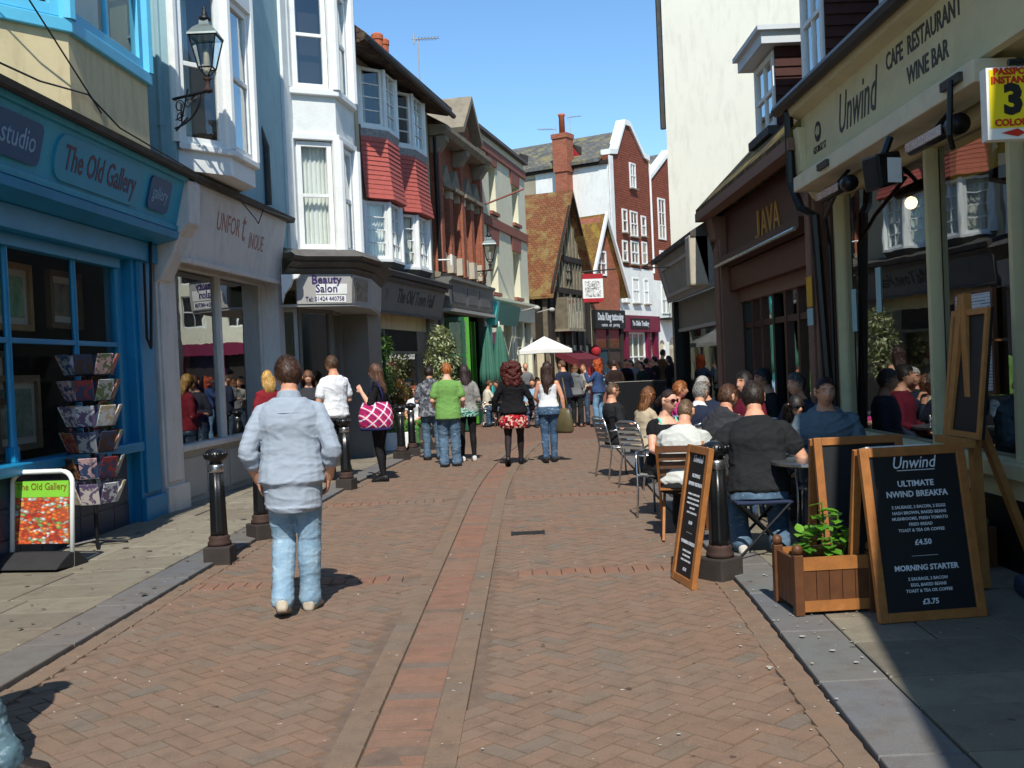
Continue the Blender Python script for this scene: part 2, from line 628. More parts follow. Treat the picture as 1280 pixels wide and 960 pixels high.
for i in range(-80, 160):
    for j in range(-70, 70):
        for kind in (0, 1):
            u, v = i + 4 * j, i
            if kind == 0: cu, cv, a = u + 1, v + .5, 0
            else: cu, cv, a = u + .5, v + 2, math.pi / 2
            cu, cv = cu * BWD, cv * BWD
            x, y = (cu - cv) * c45, (cu + cv) * c45 - 1
            if not (3.0 < y < 21.9): continue
            if not (KL(y) + .10 < x < KR(y) - .10): continue
            if abs(x - chan(y)) < .30: continue
            if any(abs(y - cy) < .13 for cy in CROSS): continue
            herr.put(x, y, a + q, random.gauss(0, .0016))
herr.make(road, 300)
red = Layer(.105, .27, M_REDB, 'channel_brick')
tan = Layer(.215, .14, M_TANB, 'edge_brick')
y = 3.2
while y < 21.8:
    a = math.atan2(chan(y + .1) - chan(y - .1), .2)
    red.put(chan(y), y, -a + math.pi / 2 * 0, -.012 + random.gauss(0, .001)) if False else red.put(chan(y), y, -a + math.pi / 2, -.010 + random.gauss(0, .001))
    y += .105
# channel bricks lie across the run: long side along X
red.me, red.vs, red.fs = brick_mesh(.105, .27, 'channel_brick', M_REDB)
y = 3.2
while y < 21.8:
    for sgn in (-1, 1):
        for k in (0,):
            x = chan(y) + sgn * (.135 + .07 + k * .14)
            a = math.atan2(chan(y + .1) - chan(y - .1), .2)
            tan.put(x, y + (.1 if k else 0), math.pi / 2 - a, .005 + random.gauss(0, .001))
    for side, f in ((1, KL), (-1, KR)):
        x = f(y) + side * .075
        tan.put(x, y, math.pi / 2, .005 + random.gauss(0, .001))
    y += .215
for cy in CROSS:
    x = KL(cy) + .15
    while x < KR(cy) - .15:
        if abs(x - chan(cy)) > .44: tan.put(x, cy, 0, .003) if False else red.items.append((x, cy, math.pi / 2 * 1, .004))
        x += .11
# cross bands use short bricks
band = Layer(.11, .2, M_REDB, 'band_brick')
band.items = [(x, y_, 0, dz) for (x, y_, a, dz) in red.items if dz == .004]
red.items = [it for it in red.items if it[3] != .004]
red.items = [(x, y_, a - math.pi / 2 + math.pi / 2, dz) for (x, y_, a, dz) in red.items]
red.make(road, 90)
tan.make(road, 150)
band.make(road, 80)

# --- kerbs and slabs
def stones(name, m, parent, quads, z, h=.05, inset=.006):
    for qd in quads:
        c = V((sum(p[0] for p in qd) / 4, sum(p[1] for p in qd) / 4, 0))
        pp = [V((p[0], p[1], 0)) for p in qd]
        pp = [p + (c - p).normalized() * inset for p in pp]
        b = MB()
        top = [p + (c - p).normalized() * .008 for p in pp]
        dz = random.gauss(0, .0025)
        t = [random.gauss(0, .0015) for _ in range(4)]
        b.loft([[p + V((0, 0, z - h)) for p in pp], [p + V((0, 0, z - .006 + dz + t[i])) for i, p in enumerate(pp)], [p + V((0, 0, z + dz + t[i])) for i, p in enumerate(top)]])
        b.build(name, m, parent)
def run(f0, f1, y0, y1, step, jit=.0):
    out = []
    y = y0
    while y < y1:
        e = y + step * (1 + random.uniform(-jit, jit))
        out.append([(f0(y), y), (f1(y), y), (f1(e), e), (f0(e), e)])
        y = e
    return out
pavL = strip('pavement', M_MORTAR, lambda y: lf(y) - .3, lambda y: KL(y) - .02, ys, .012)
pavR = strip('pavement', M_MORTAR, lambda y: KR(y) + .02, lambda y: 5.2, ys, .012)
KZ = .045
stones('kerb_stone', M_KERB, pavL, run(lambda y: KL(y) - .33, lambda y: KL(y), 3.5, 22, .95, .12), KZ, .12)
stones('kerb_stone', M_KERB, pavR, run(lambda y: KR(y), lambda y: KR(y) + .33, 1.0, 22, .95, .12), KZ, .12)
for par, m, edge, out, lim in ((pavL, M_SLAB, lambda y: KL(y) - .335, lambda y: lf(y) - .05, 22), (pavR, M_SLAB2, lambda y: KR(y) + .335, lambda y: 3.45, 15)):
    y = 4.6 if par is pavL else 1.2
    while y < lim:
        st = random.choice((.45, .52, .6))
        cuts = [0] + sorted(random.choice(((.3, .62), (.5,), (.36, .7), (.4,), (.27, .55, .8)))) + [1]
        for a, b_ in zip(cuts[:-1], cuts[1:]):
            g = lambda y_, t: edge(y_) + (out(y_) - edge(y_)) * t
            stones('slab', m, par, [[(g(y, a), y), (g(y, b_), y), (g(y + st, b_), y + st), (g(y + st, a), y + st)]], KZ + .002, .05)
        y += st
# drain cover in the lane, old covers in the pavement
dr = MB()
c = gnd(660, 668)
for i in range(7): dr.box(WORLD, c.x - .14, c.x + .14, c.y - .1 + i * .03, c.y - .1 + i * .03 + .016, .008, .016)
dr.box(WORLD, c.x - .16, c.x - .14, c.y - .12, c.y + .12, .008, .018).box(WORLD, c.x + .14, c.x + .16, c.y - .12, c.y + .12, .008, .018)
tag(dr.build('drain_grate', mat('cast_iron', '2e2d2c', .7, .2, 8, .3, 120, .3)), 'small slotted iron drain grate set in the lane bricks', 'drain')
# ================================================================ left-hand row
LW = [wall_frame(LPTS[i], LPTS[i + 1]) for i in range(len(LPTS) - 1)]
WA, WB, WC, WD, WE, WF = LW
G_UP = glass_mat('window_glass', (.90, .93, .93), 1.0, .08)
G_SHOP = glass_mat('shop_glass', (.78, .82, .80), 1.0, .05)
G_DIM = glass_mat('shaded_glass', (.8, .82, .8), .16, .0)
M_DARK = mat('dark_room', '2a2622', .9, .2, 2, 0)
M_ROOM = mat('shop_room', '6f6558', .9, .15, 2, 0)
M_CURT = mat('net_curtain', 'eef0e8', .9, .06, 4, .1, 60)
M_WHITE = mat('white_paint', 'e6e8e4', .5, .05, 3, .08, 120, stain=.25)
M_WHITEW = mat('white_render', 'e4e6e0', .85, .05, 2, .2, 60, stain=.3, streak=1)
M_ROUGH = mat('white_roughcast', 'dfe3df', .9, .06, 3, 1.0, 34, stain=.2)
M_BLUE = mat('gallery_blue_paint', '1781ae', .42, .08, 2.5, .06, 90, stain=.3)
M_BLUED = mat('dark_blue_tile', '142e4a', .4, .2, 5, .1, 60, stain=.5)
M_AQUA = mat('aqua_paint', '63c3e4', .5, .05, 3, .06, 90, stain=.15)
M_CREAM = mat('cream_render', 'd6c79c', .85, .06, 1.4, .25, 70, stain=.35, streak=1)
M_TEAL = mat('blue_grey_render', '8fb0b8', .85, .07, 1.5, .2, 70, stain=.3, streak=1)
M_LEAD = mat('lead_flashing', '4a4742', .75, .25, 6, .3, 40, stain=.5)
M_GREYP = mat('grey_paint', 'a9a8a4', .6, .06, 2, .08, 80, stain=.25, streak=1)
M_SIGNW = mat('weathered_white_sign', 'cfcdc8', .65, .06, 2.5, .08, 60, stain=.35, streak=1)
M_IRON = mat('black_iron', '17181a', .45, .2, 9, .15, 120, .2)
M_REDL = mat('faded_red_letter', 'a47a6c', .8, .35, 22, .2, 80)
M_BLKL = mat('black_letter', '16171a', .6, .2, 20, .1, 80)
M_GREYPL = mat('warm_grey_paint', '77746c', .6, .06, 2, .06, 80, stain=.25)

def solid(name, m, par, poly, z0, z1):
    return MB().prism(WORLD, poly, z0, z1, 'z').build(name, m, par)
def wp(fr, s, n):
    p = fr(s, n, 0)
    return (p.x, p.y)
def shell(par, fr, s0, s1, n1, n0, z0, z1, m, name='interior'):
    """back, sides, floor and ceiling of a shop room, open to the street"""
    b = MB()
    b.quad(fr(s0, n0, z0), fr(s1, n0, z0), fr(s1, n0, z1), fr(s0, n0, z1))
    b.quad(fr(s0, n0, z0), fr(s0, n1, z0), fr(s0, n1, z1), fr(s0, n0, z1))
    b.quad(fr(s1, n0, z0), fr(s1, n1, z0), fr(s1, n1, z1), fr(s1, n0, z1))
    b.quad(fr(s0, n0, z0), fr(s1, n0, z0), fr(s1, n1, z0), fr(s0, n1, z0))
    b.quad(fr(s0, n0, z1), fr(s1, n0, z1), fr(s1, n1, z1), fr(s0, n1, z1))
    return b.build(name, m, par)
def pane(par, fr, s0, s1, z0, z1, n, m=None, name='pane'):
    return MB().quad(fr(s0, n, z0), fr(s1, n, z0), fr(s1, n, z1), fr(s0, n, z1)).build(name, m or G_SHOP, par)
def profile(par, name, m, fr, s0, s1, pts, bevel=0):
    """moulding: (n,z) outline swept along s"""
    return MB().prism(fr, pts, s0, s1, 's').build(name, m, par, bevel=bevel)
def bay_frames(pts):
    return [wall_frame(pts[i], pts[i + 1]) for i in range(len(pts) - 1)]
def off(pts, d):
    """plan outline pushed outwards by d (open polyline)"""
    fr = bay_frames(pts)
    out = []
    for i, p in enumerate(pts):
        a = fr[max(0, i - 1)].b
        b = fr[min(len(fr) - 1, i)].b
        m = (a + b).normalized()
        k = d / max(.35, m.dot(a))
        out.append((p[0] + m.x * k, p[1] + m.y * k))
    return out
def ring(par, name, m, pts, z0, z1, d, d2=None, bevel=0):
    """band round a bay: plan outline pushed out by d (bottom) and d2 (top)"""
    d2 = d if d2 is None else d2
    lo, hi = off(pts, d), off(pts, d2)
    return MB().loft([[V((x, y, z0)) for x, y in lo], [V((x, y, z1)) for x, y in hi]]).build(name, m, par, bevel=bevel)

# ---------------------------------------------------------------- gallery
A = thing('gallery_building', WA(3.6, -2, 0), 'blue painted gallery shop with cream upper storey and aqua bay window', 'building')
fA = WA
MB().prism(WORLD, [wp(WA, -4.5, 0), wp(WA, 7.2, 0), wp(WA, 7.2, -6), wp(WA, -4.5, -6)], 3.3, 9.6, 'z').build('wall', M_CREAM, A)
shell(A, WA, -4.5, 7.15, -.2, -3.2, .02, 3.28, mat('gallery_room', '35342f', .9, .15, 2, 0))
# shopfront
b = MB()
b.box(WA, 6.66, 7.2, -.2, .04, 0, 3.3).box(WA, 6.74, 7.12, .04, .075, .35, 3.1).box(WA, 6.62, 7.22, .04, .10, 0, .3)
b.box(WA, 6.46, 6.66, -.2, -.06, 0, 3.3)
b.build('pilaster', M_BLUE, A, bevel=.008)
BX('stall_riser', M_BLUED, A, WA, 1.9, 6.46, -.2, -.04, 0, .84)
for i in range(3):
    for j in range(12):
        BX('riser_tile', M_BLUED, A, WA, 1.92 + j * .378, 1.92 + j * .378 + .366, -.04, -.03, .03 + i * .27, .03 + i * .27 + .255)
BX('sill', M_BLUE, A, WA, 1.9, 6.64, -.16, .1, .84, .94, bevel=.012)
b = MB()
for s in (4.2, 5.46):
    b.tube([WA(s, -.06, .94), WA(s, -.06, 1.15), WA(s, -.06, 2.9)], [.05, .035, .032], 10)
    b.box(WA, s - .045, s + .045, -.11, -.02, .94, 1.08)
b.box(WA, 1.9, 6.46, -.09, -.04, 2.0, 2.05).box(WA, 1.9, 6.46, -.12, 0, 2.86, 2.98).box(WA, 6.38, 6.46, -.1, -.03, .94, 2.9)
b.build('window_frame', M_BLUE, A, bevel=.006)
for s0, s1 in ((1.95, 4.2), (4.2, 5.46), (5.46, 6.42)):
    pane(A, WA, s0, s1, .94, 2.03, -.07, G_DIM)
    pane(A, WA, s0, s1, 2.03, 2.9, -.068, G_DIM)
BX('beam', M_BLUE, A, WA, -4.5, 7.22, -.2, .12, 2.98, 3.2, bevel=.01)
b = MB()
b.prism(WA, [(.1, 3.2), (.36, 3.26), (.38, 3.34), (.1, 3.36)], 2.3, 7.26, 's')
b.build('cornice_moulding', M_BLUE, A)
FA = WA.at(0, .33, 3.36, tilt=14)
M_TURQ = mat('turquoise_fascia_paint', '2d9cba', .5, .1, 2.0, .08, 70, stain=.35, streak=1)
BX('fascia', M_TURQ, A, FA, 2.3, 7.3, -.25, 0, 0, .64)
b = MB()
b.box(FA, 2.3, 7.3, 0, .03, 0, .06).box(FA, 2.3, 7.3, 0, .03, .58, .64)
b.build('fascia_trim', M_TURQ, A, bevel=.008)
M_BLUEP = mat('blue_sign_panel', '2a90b0', .45, .06, 3, .05, 90)
M_NAVY = mat('navy_plaque', '1c4f78', .45, .08, 3, .05, 90)
def plaque(par, m, fr, s0, s1, z0, z1, r=.06, n1=.02, name='sign_panel'):
    pts = []
    for cx, cz, a0 in ((s1 - r, z1 - r, 0), (s0 + r, z1 - r, 90), (s0 + r, z0 + r, 180), (s1 - r, z0 + r, 270)):
        for i in range(5):
            a = rad(a0 + i * 22.5)
            pts.append((cx + r * math.cos(a), cz + r * math.sin(a)))
    return MB().prism(fr, pts, 0, n1, 'n').build(name, m, par)
p1 = plaque(A, M_BLUEP, FA, 4.28, 6.12, .10, .52, .16)
text(p1, 'lettering', 'The Old Gallery', FA, 5.2, .31, .021, .32, mat('dull_red_letter', '5c4a58', .7, .2, 20, .1), wide=.72, bold=.004)
p2 = plaque(A, M_NAVY, FA, 3.28, 4.02, .14, .50, .07, .025)
text(p2, 'lettering', 'studio', FA, 3.65, .32, .026, .26, mat('pale_blue_letter', '86a5bd', .7, .2, 20, .1), wide=.85)
p3 = plaque(A, M_NAVY, FA, 6.32, 6.88, .14, .50, .07, .025)
text(p3, 'lettering', 'gallery', FA, 6.60, .33, .026, .20, mat('pale_blue_letter', '86a5bd'), wide=.8)
profile(A, 'lead_roof', M_LEAD, WA, 2.25, 7.34, [(0, 4.02), (.60, 3.97), (.62, 4.02), (0, 4.16)])
b = MB()
b.tube([WA(7.0, .14, 3.3), WA(6.86, .14, 2.0)], .018, 6).tube([WA(6.82, .12, 2.95), WA(6.80, .12, 2.1), WA(6.86, .14, 1.98)], .016, 6)
b.build('blind_arm', M_IRON, A)
# upper bay
BA = [(-4.47, 8.55), (-3.80, 9.28), (-3.70, 11.0), (-4.27, 11.25)]
ring(A, 'bay_apron', M_CREAM, BA, 4.05, 4.72, 0)
fb = bay_frames(BA)
ring(A, 'bay_sill', M_AQUA, BA, 4.72, 4.84, .05, bevel=.01)
ring(A, 'bay_wall', M_DARK, BA, 4.84, 6.6, -.28)
for f, cols in zip(fb, (2, 2, 1)):
    w = window(A, f, .06, f.L - .06, 4.86, 6.4, .0, M_AQUA, G_UP, cols, 2, .10, .05, curtain=M_CURT if cols == 2 else None, curtain_gap=.45)
b = MB()
for p in BA: b.tube([V((p[0], p[1], 4.84)), V((p[0], p[1], 6.5))], .075, 8)
b.split('bay_post', M_AQUA, A)
ring(A, 'bay_head', M_AQUA, BA, 6.4, 6.7, .06)
b = MB()
b.tube([WA(2.0, .64, 4.05), WA(3.6, .66, 4.1), WA(4.6, .6, 4.25), WA(5.2, .62, 4.08), WA(7.3, .6, 4.03)], .009, 5)
b.tube([V((-4.3, 7.6, 6.2)), V((-3.95, 8.6, 5.0)), V((-3.62, 9.5, 4.06))], .008, 5)
b.build('cable', M_IRON, A)
# thin iron sign bracket over the gallery
b = MB()
p0 = WB(.02, .42, 4.52)
b.tube([p0, p0 + V((.3, -.55, 0))], .012, 6)
b.tube([p0 + V((0, 0, .12)), p0 + V((.2, -.4, .06)), p0 + V((.34, -.62, .3))], .009, 6)
b.tube([p0 + V((.16, -.3, .12)) + V((.06 * math.cos(a) * .5, -.11 * math.cos(a), .11 * math.sin(a))) for a in [i * math.pi / 8 for i in range(17)]], .008, 6)
tag(b.build('sign_bracket', M_IRON), 'empty curled iron sign bracket above the blue gallery fascia', 'bracket')

# pictures in the gallery window
M_FRAMEW = mat('picture_mount', 'b9b5a8', .8, .05, 3, .05)
def picture_mat(i, cols):
    t = NT('painted_picture_%d' % i)
    p = t.obj()
    n = t.noise(p, 3.2 + i, 5, .6, .8)
    m = t.ramp(n, [(.3, lin(cols[0])), (.45, lin(cols[1])), (.6, lin(cols[2])), (.75, lin(cols[3]))])
    return t.done(t.bsdf(m, .5))
PICS = [((4.45, 5.25), (2.15, 2.8), '8a6a3c', ('2f5e4a', '4f8a6a', '88a07a', 'c0b890'), 'large gilt-framed green landscape high in the gallery window'),
        ((5.6, 6.3), (2.2, 2.8), '5b4a33', ('3a3a36', '6a6658', '8a7a5a', 'b0a080'), 'dark framed picture high at the right of the gallery window'),
        ((4.3, 4.75), (1.45, 1.95), '4a3d2c', ('3a4a5a', '5f7a7a', '8a8a6a', 'b0a080'), 'small framed picture low beside the first window mullion'),
        ((4.5, 5.3), (1.0, 1.72), '6a5b44', ('3f5a50', '5a7a6a', '7a8a80', 'a0a898'), 'tall grey framed print standing behind the card rack'),
        ((3.1, 4.0), (1.1, 2.4), '3d3429', ('402f2a', '5a463a', '6a6a5a', '8a8a7a'), 'wide dark framed painting at the left edge of the gallery window')]
for i, ((s0, s1), (z0, z1), fc, cols, lab) in enumerate(PICS):
    t = thing('framed_picture', WA((s0 + s1) / 2, -.38, z0), lab, 'picture')
    fm = mat('picture_frame_%d' % i, fc, .5, .1, 12, .1)
    b = MB()
    w = .06
    b.box(WA, s0, s1, -.42, -.36, z0, z0 + w).box(WA, s0, s1, -.42, -.36, z1 - w, z1).box(WA, s0, s0 + w, -.42, -.36, z0 + w, z1 - w).box(WA, s1 - w, s1, -.42, -.36, z0 + w, z1 - w)
    b.build('frame', fm, t)
    BX('mount', M_FRAMEW, t, WA, s0 + w, s1 - w, -.41, -.395, z0 + w, z1 - w)
    k = .13
    BX('canvas', picture_mat(i, cols), t, WA, s0 + k, s1 - k, -.394, -.388, z0 + k, z1 - k)

# ---------------------------------------------------------------- faded white shop
B = thing('white_shop_building', WB(2, -2, 0), 'grey-white shop with faded red lettering and white first-floor bay window', 'building')
p0, p1_ = wp(WB, .12, .36), wp(WB, 4.3, .36)
MB().prism(WORLD, [p0, p1_, wp(WB, 4.3, -6), wp(WB, 0.05, -6), wp(WB, 0.05, 0)], 3.6, 9.6, 'z').build('wall', M_TEAL, B)
shell(B, WB, .05, 4.2, -.15, -3, .02, 3.4, mat('dress_shop_room', '3a3531', .9, .15, 2, 0))
b = MB()
b.box(WB, .06, .62, -.15, .06, 0, 3.3).box(WB, .12, .52, .06, .085, .4, 2.9).box(WB, .04, .66, .06, .11, 0, .35)
b.build('pilaster', M_SIGNW, B, bevel=.008)
BX('pilaster', M_SIGNW, B, WB, 4.0, 4.22, -.15, .05, 0, 3.95, bevel=.008)
# console bracket
MB().prism(WB, [(.02, 2.75), (.12, 2.8), (.22, 2.98), (.3, 3.12), (.36, 3.3), (.5, 3.45), (.52, 3.95), (.02, 3.95)], .06, .40, 's').build('console', M_SIGNW, B, bevel=.015)
BX('stall_riser', M_GREYP, B, WB, .62, 4.0, -.15, -.02, 0, .72)
b = MB()
for i in range(4): b.box(WB, .7 + i * .82, .7 + i * .82 + .72, -.02, .0, .12, .62)
b.split('riser_panel', M_GREYP, B, bevel=.006)
BX('sill', M_SIGNW, B, WB, .62, 4.0, -.12, .07, .72, .79, bevel=.01)
b = MB()
b.box(WB, 2.18, 2.26, -.1, .0, .79, 3.1).box(WB, .62, .69, -.1, -.02, .79, 3.1).box(WB, 3.94, 4.0, -.1, -.02, .79, 3.1).box(WB, .62, 4.0, -.12, .02, 3.02, 3.16)
b.build('window_frame', M_SIGNW, B, bevel=.006)
pane(B, WB, .66, 2.2, .79, 3.05, -.06)
pane(B, WB, 2.24, 3.97, .79, 3.05, -.058, glass_mat('shop_glass_bright', (.5, .52, .52), 1.15, .10))
FB = WB.at(0, .30, 3.08, tilt=10)
BX('fascia', M_SIGNW, B, FB, .36, 3.93, -.12, 0, 0, .93)
b = MB()
b.box(FB, .33, 3.96, -.12, .04, -.06, 0).box(FB, .33, .40, -.12, .03, 0, .93)
b.build('fascia_trim', M_SIGNW, B, bevel=.006)
text(B, 'lettering', 'UNFOR', FB, 1.62, .55, .001, .34, M_REDL, wide=.72)
text(B, 'lettering', 't', FB, 2.18, .60, .001, .62, M_REDL, wide=.7)
text(B, 'lettering', 'INOUE', FB, 2.72, .44, .001, .32, M_REDL, wide=.62)
profile(B, 'lead_roof', M_LEAD, WB, .1, 4.12, [(0, 3.98), (.52, 3.98), (.55, 4.05), (.3, 4.12), (0, 4.2)])
b = MB()
b.tube([FB(.3, .06, .95), FB(1.6, .09, .93), FB(2.3, .1, .75), FB(2.5, .08, .7), FB(2.6, .09, .92), FB(3.9, .08, .96)], .008, 5)
b.build('cable', M_IRON, B)
BB = [(-3.84, 12.34), (-3.34, 12.88), (-3.26, 13.75), (-3.70, 14.2)]
ring(B, 'bay_apron', M_WHITE, BB, 4.1, 4.34, 0)
ring(B, 'bay_sill', M_WHITE, BB, 4.34, 4.42, .06, bevel=.012)
ring(B, 'bay_room', M_DARK, BB, 4.42, 7.2, -.26)
for f in bay_frames(BB):
    window(B, f, .05, f.L - .05, 4.42, 6.35, 0, M_WHITE, G_UP, 1, 2, .09, .04, curtain=M_CURT, curtain_gap=.7)
    window(B, f, .05, f.L - .05, 6.55, 7.2, 0, M_WHITE, G_UP, 1, 1, .09, .04)
b = MB()
for p in BB: b.tube([V((p[0], p[1], 4.42)), V((p[0], p[1], 7.2))], .07, 8)
b.split('bay_post', M_WHITE, B)
ring(B, 'bay_head', M_WHITE, BB, 6.35, 6.55, .05)
ring(B, 'bay_cornice', M_TEAL, BB, 7.2, 9.4, .03)
b = MB()
q = WB(.1, .36, 0)
b.tube([V((-3.98, 12.27, 4.1)), V((-3.98, 12.27, 9.4))], .035, 8)
for z in (4.6, 6.2, 7.8): b.tube([V((-3.98, 12.27, z)), V((-3.98, 12.27, z + .08))], .048, 8)
b.build('drainpipe', M_TEAL, B)
q = WB(3.3, .4, 0)
b = MB()
b.tube([V((q.x, q.y, 4.15)), V((q.x, q.y, 5.0)), V((q.x - .1, q.y - .02, 5.35)), V((q.x - .35, q.y - .1, 5.45))], .05, 8)
b.build('waste_pipe', M_LEAD, B)

# clothes in that window
M_CLO = [mat('turquoise_cloth', '2f8d90', .9, .2, 6, .3), mat('black_cloth', '1c1a1c', .9, .2, 6, .3), mat('wine_cloth', '5a2632', .9, .2, 6, .3), mat('violet_cloth', '3e3a6a', .9, .2, 6, .3)]
for i, (s, mi, lab) in enumerate(((.98, 0, 'turquoise dress on a form at the left of the boutique window'), (1.42, 1, 'black dress on a form in the boutique window'), (1.86, 2, 'wine red dress on a form beside the window mullion'), (2.75, 3, 'violet dress on a form behind the right-hand boutique pane'))):
    t = thing('dress', WB(s, -.5, .5), lab, 'dress', 'dresses in the boutique window')
    c = WB(s, -.5, 0)
    MB().lathe((c.x, c.y, 0), [(.26, .85), (.24, 1.1), (.15, 1.55), (.13, 1.62), (.17, 1.85), (.19, 2.0), (.10, 2.12), (.06, 2.15)], 14).build('gown', M_CLO[mi], t, smooth=True)
    MB().lathe((c.x, c.y, 0), [(.16, .1), (.16, .12), (.02, .14), (.02, .85), (.02, 2.15), (.05, 2.2), (.045, 2.28), (.01, 2.3)], 10).build('stand', M_GREYP, t, smooth=True)
BX('display_floor', M_ROOM, B, WB, .66, 3.97, -1.2, -.12, .0, .1)

# ---------------------------------------------------------------- beauty salon, white bays
C = thing('salon_building', WC(2, -2, 0), 'white roughcast building with tall bay windows over the Beauty Salon corner', 'building')
C0 = (-3.38, 16.42)
MB().prism(WORLD, [(-4.6, 16.42), C0, (-3.02, 18.9), (-2.86, 20.42), (-4.6, 22.2), (-9, 22.2), (-9, 16.42)], 3.55, 10.5, 'z').build('wall', M_ROUGH, C)
BC = [(-3.42, 16.72), (-2.68, 17.08), (-2.54, 18.0), (-3.02, 18.8)]
for z0, z1, cur in ((3.62, 5.40, M_CURT), (6.22, 8.0, None)):
    ring(C, 'bay_sill', M_WHITE, BC, z0 - .1, z0, .07, bevel=.012)
    ring(C, 'bay_head', M_WHITE, BC, z1, z1 + .1, .04, bevel=.012)
    ring(C, 'bay_room', M_DARK, BC, z0, z1, -.30)
    for f in bay_frames(BC):
        window(C, f, .14, f.L - .10, z0 + .02, z1 - .02, -.03, M_WHITE, G_UP, 1, 2, .08, .04, curtain=cur or (M_CURT if f.L > .85 else None), curtain_gap=0.0 if cur else .5)
    b = MB()
    for p in BC: b.tube([V((p[0], p[1], z0)), V((p[0], p[1], z1))], .10, 10)
    b.split('bay_post', M_WHITE, C)
ring(C, 'bay_apron', M_ROUGH, BC, 5.5, 6.12, -.01)
ring(C, 'bay_top', M_ROUGH, BC, 8.1, 10.2, -.01)
# ground floor: cornice, canted sign, glazed corner
M_CORN = mat('weathered_cornice', '5f5c58', .8, .2, 6, .3, 50, stain=.4)
BS = [(-3.44, 15.98), (-3.30, 16.28), (-2.50, 16.62), (-2.33, 17.6), (-2.42, 19.7)]
for k, (z0, z1, d0, d1) in enumerate(((3.16, 3.26, .0, .10), (3.26, 3.36, .06, .20), (3.36, 3.44, .16, .26), (3.44, 3.56, .26, .10))):
    ring(C, 'cornice', M_CORN, BS, z0, z1, d0, d1)
for f, nm in zip(bay_frames(BS)[1:4], ('a', 'b', 'c')):
    g = f.at(0, 0, 2.72, tilt=4)
    BX('sign_board', M_GREYP, C, g, 0, f.L, -.1, 0, 0, .46)
f = bay_frames(BS)[1]
g = f.at(0, .002, 2.72, tilt=4)
M_PURP = mat('purple_letter', '3a2a66', .6, .1, 20, .05)
MB().box(g, .30, .80, .0, .004, .15, .31).box(g, .30, .78, .0, .004, .02, .13).build('white_patch', M_WHITE, C)
text(C, 'lettering', 'Beauty', g, .47, .375, .005, .19, M_PURP, wide=.92, bold=.003)
text(C, 'lettering', 'Salon', g, .47, .235, .008, .18, M_PURP, wide=.92, bold=.002)
text(C, 'lettering', 'Tel: 01424 440758', g, .44, .075, .008, .10, M_PURP, wide=.82)
f2 = bay_frames(BS)[2]
g2 = f2.at(0, .002, 2.72, tilt=4)
pm = picture_mat(9, ('3a322c', '7a6a5a', '8a8a86', '55443c'))
BX('painted_panel', pm, C, g2, .12, .8, 0, .006, .06, .42)
# white scrolled bracket at the left of the sign
pts = [(0, 2.72), (.04, 2.86), (.14, 2.98), (.18, 3.08), (.26, 3.1), (.30, 3.16), (0, 3.16)]
fr_ = Frame((-3.46, 15.98, 0), (0, 1, 0), (.92, .39, 0))
MB().prism(fr_, pts, -.05, .05, 's').build('console', M_WHITE, C, bevel=.01)
shell(C, Frame((-3.79, 16.45, 0), WC.a, WC.b), .1, 3.7, 0.2, -3, .02, 2.9, mat('salon_room', '9b9464', .9, .1, 2, 0))
solid('soffit', M_GREYP, C, [(-3.75, 16.3), (-3.3, 16.3), (-2.5, 16.65), (-2.33, 17.6), (-2.45, 19.9), (-2.86, 20.4), (-3.6, 20)], 2.68, 2.72)
CG = [(-3.72, 16.5), (-3.36, 16.62), (-2.98, 17.55), (-2.98, 18.5)]
for i, f in enumerate(bay_frames(CG)):
    w = window(C, f, 0.02, f.L - .02, .42, 2.68, 0, M_GREYPL if i else M_GREYP, G_SHOP, 1, 1, .06, .03, name='shop_window')
    BX('stall_riser', M_GREYPL, C, f, 0, f.L, -.12, 0, 0.02, .42)
MB().prism(WORLD, [(-3.06, 19.0), (-2.60, 19.12), (-2.50, 20.2), (-3.2, 20.4)], .02, 2.72, 'z').build('pier', M_GREYPL, C)
MB().prism(WORLD, [(-3.86, 16.2), (-3.58, 16.2), (-3.56, 16.5), (-3.86, 16.5)], .02, 3.6, 'z').build('pier', M_SIGNW, C)
BX('doorway', M_DARK, C, WC, 2.1, 3.0, -.3, -.1, .02, 2.7)

# ---------------------------------------------------------------- red tile-hung bays
D = thing('tile_hung_building', WD(2.5, -2, 0), 'cream house with two red tile-hung bay windows over a grey shop', 'building')
MB().prism(WORLD, [wp(WD, -.02, 0), wp(WD, 5.06, 0), wp(WD, 5.06, -6), wp(WD, -.02, -6)], 3.3, 7.9, 'z').build('wall', mat('stone_render', 'c0b294', .85, .06, 1.5, .25, 60, stain=.3, streak=1), D)
M_RTILE = mat('red_hung_tile', 'b1594f', .75, .13, 12, .3, 45, stain=.15)
M_ROOFD = brick_mat('dark_roof_tile', '4a3b33', '5a4438', '241c18', .17, .11, .012, .9, .6, .5, '6a6248')
BD1 = [(-2.80, 20.68), (-2.33, 21.08), (-2.18, 21.85), (-2.46, 22.35)]
BD2 = [(-2.36, 22.55), (-1.94, 22.98), (-1.76, 23.85), (-2.02, 24.35)]
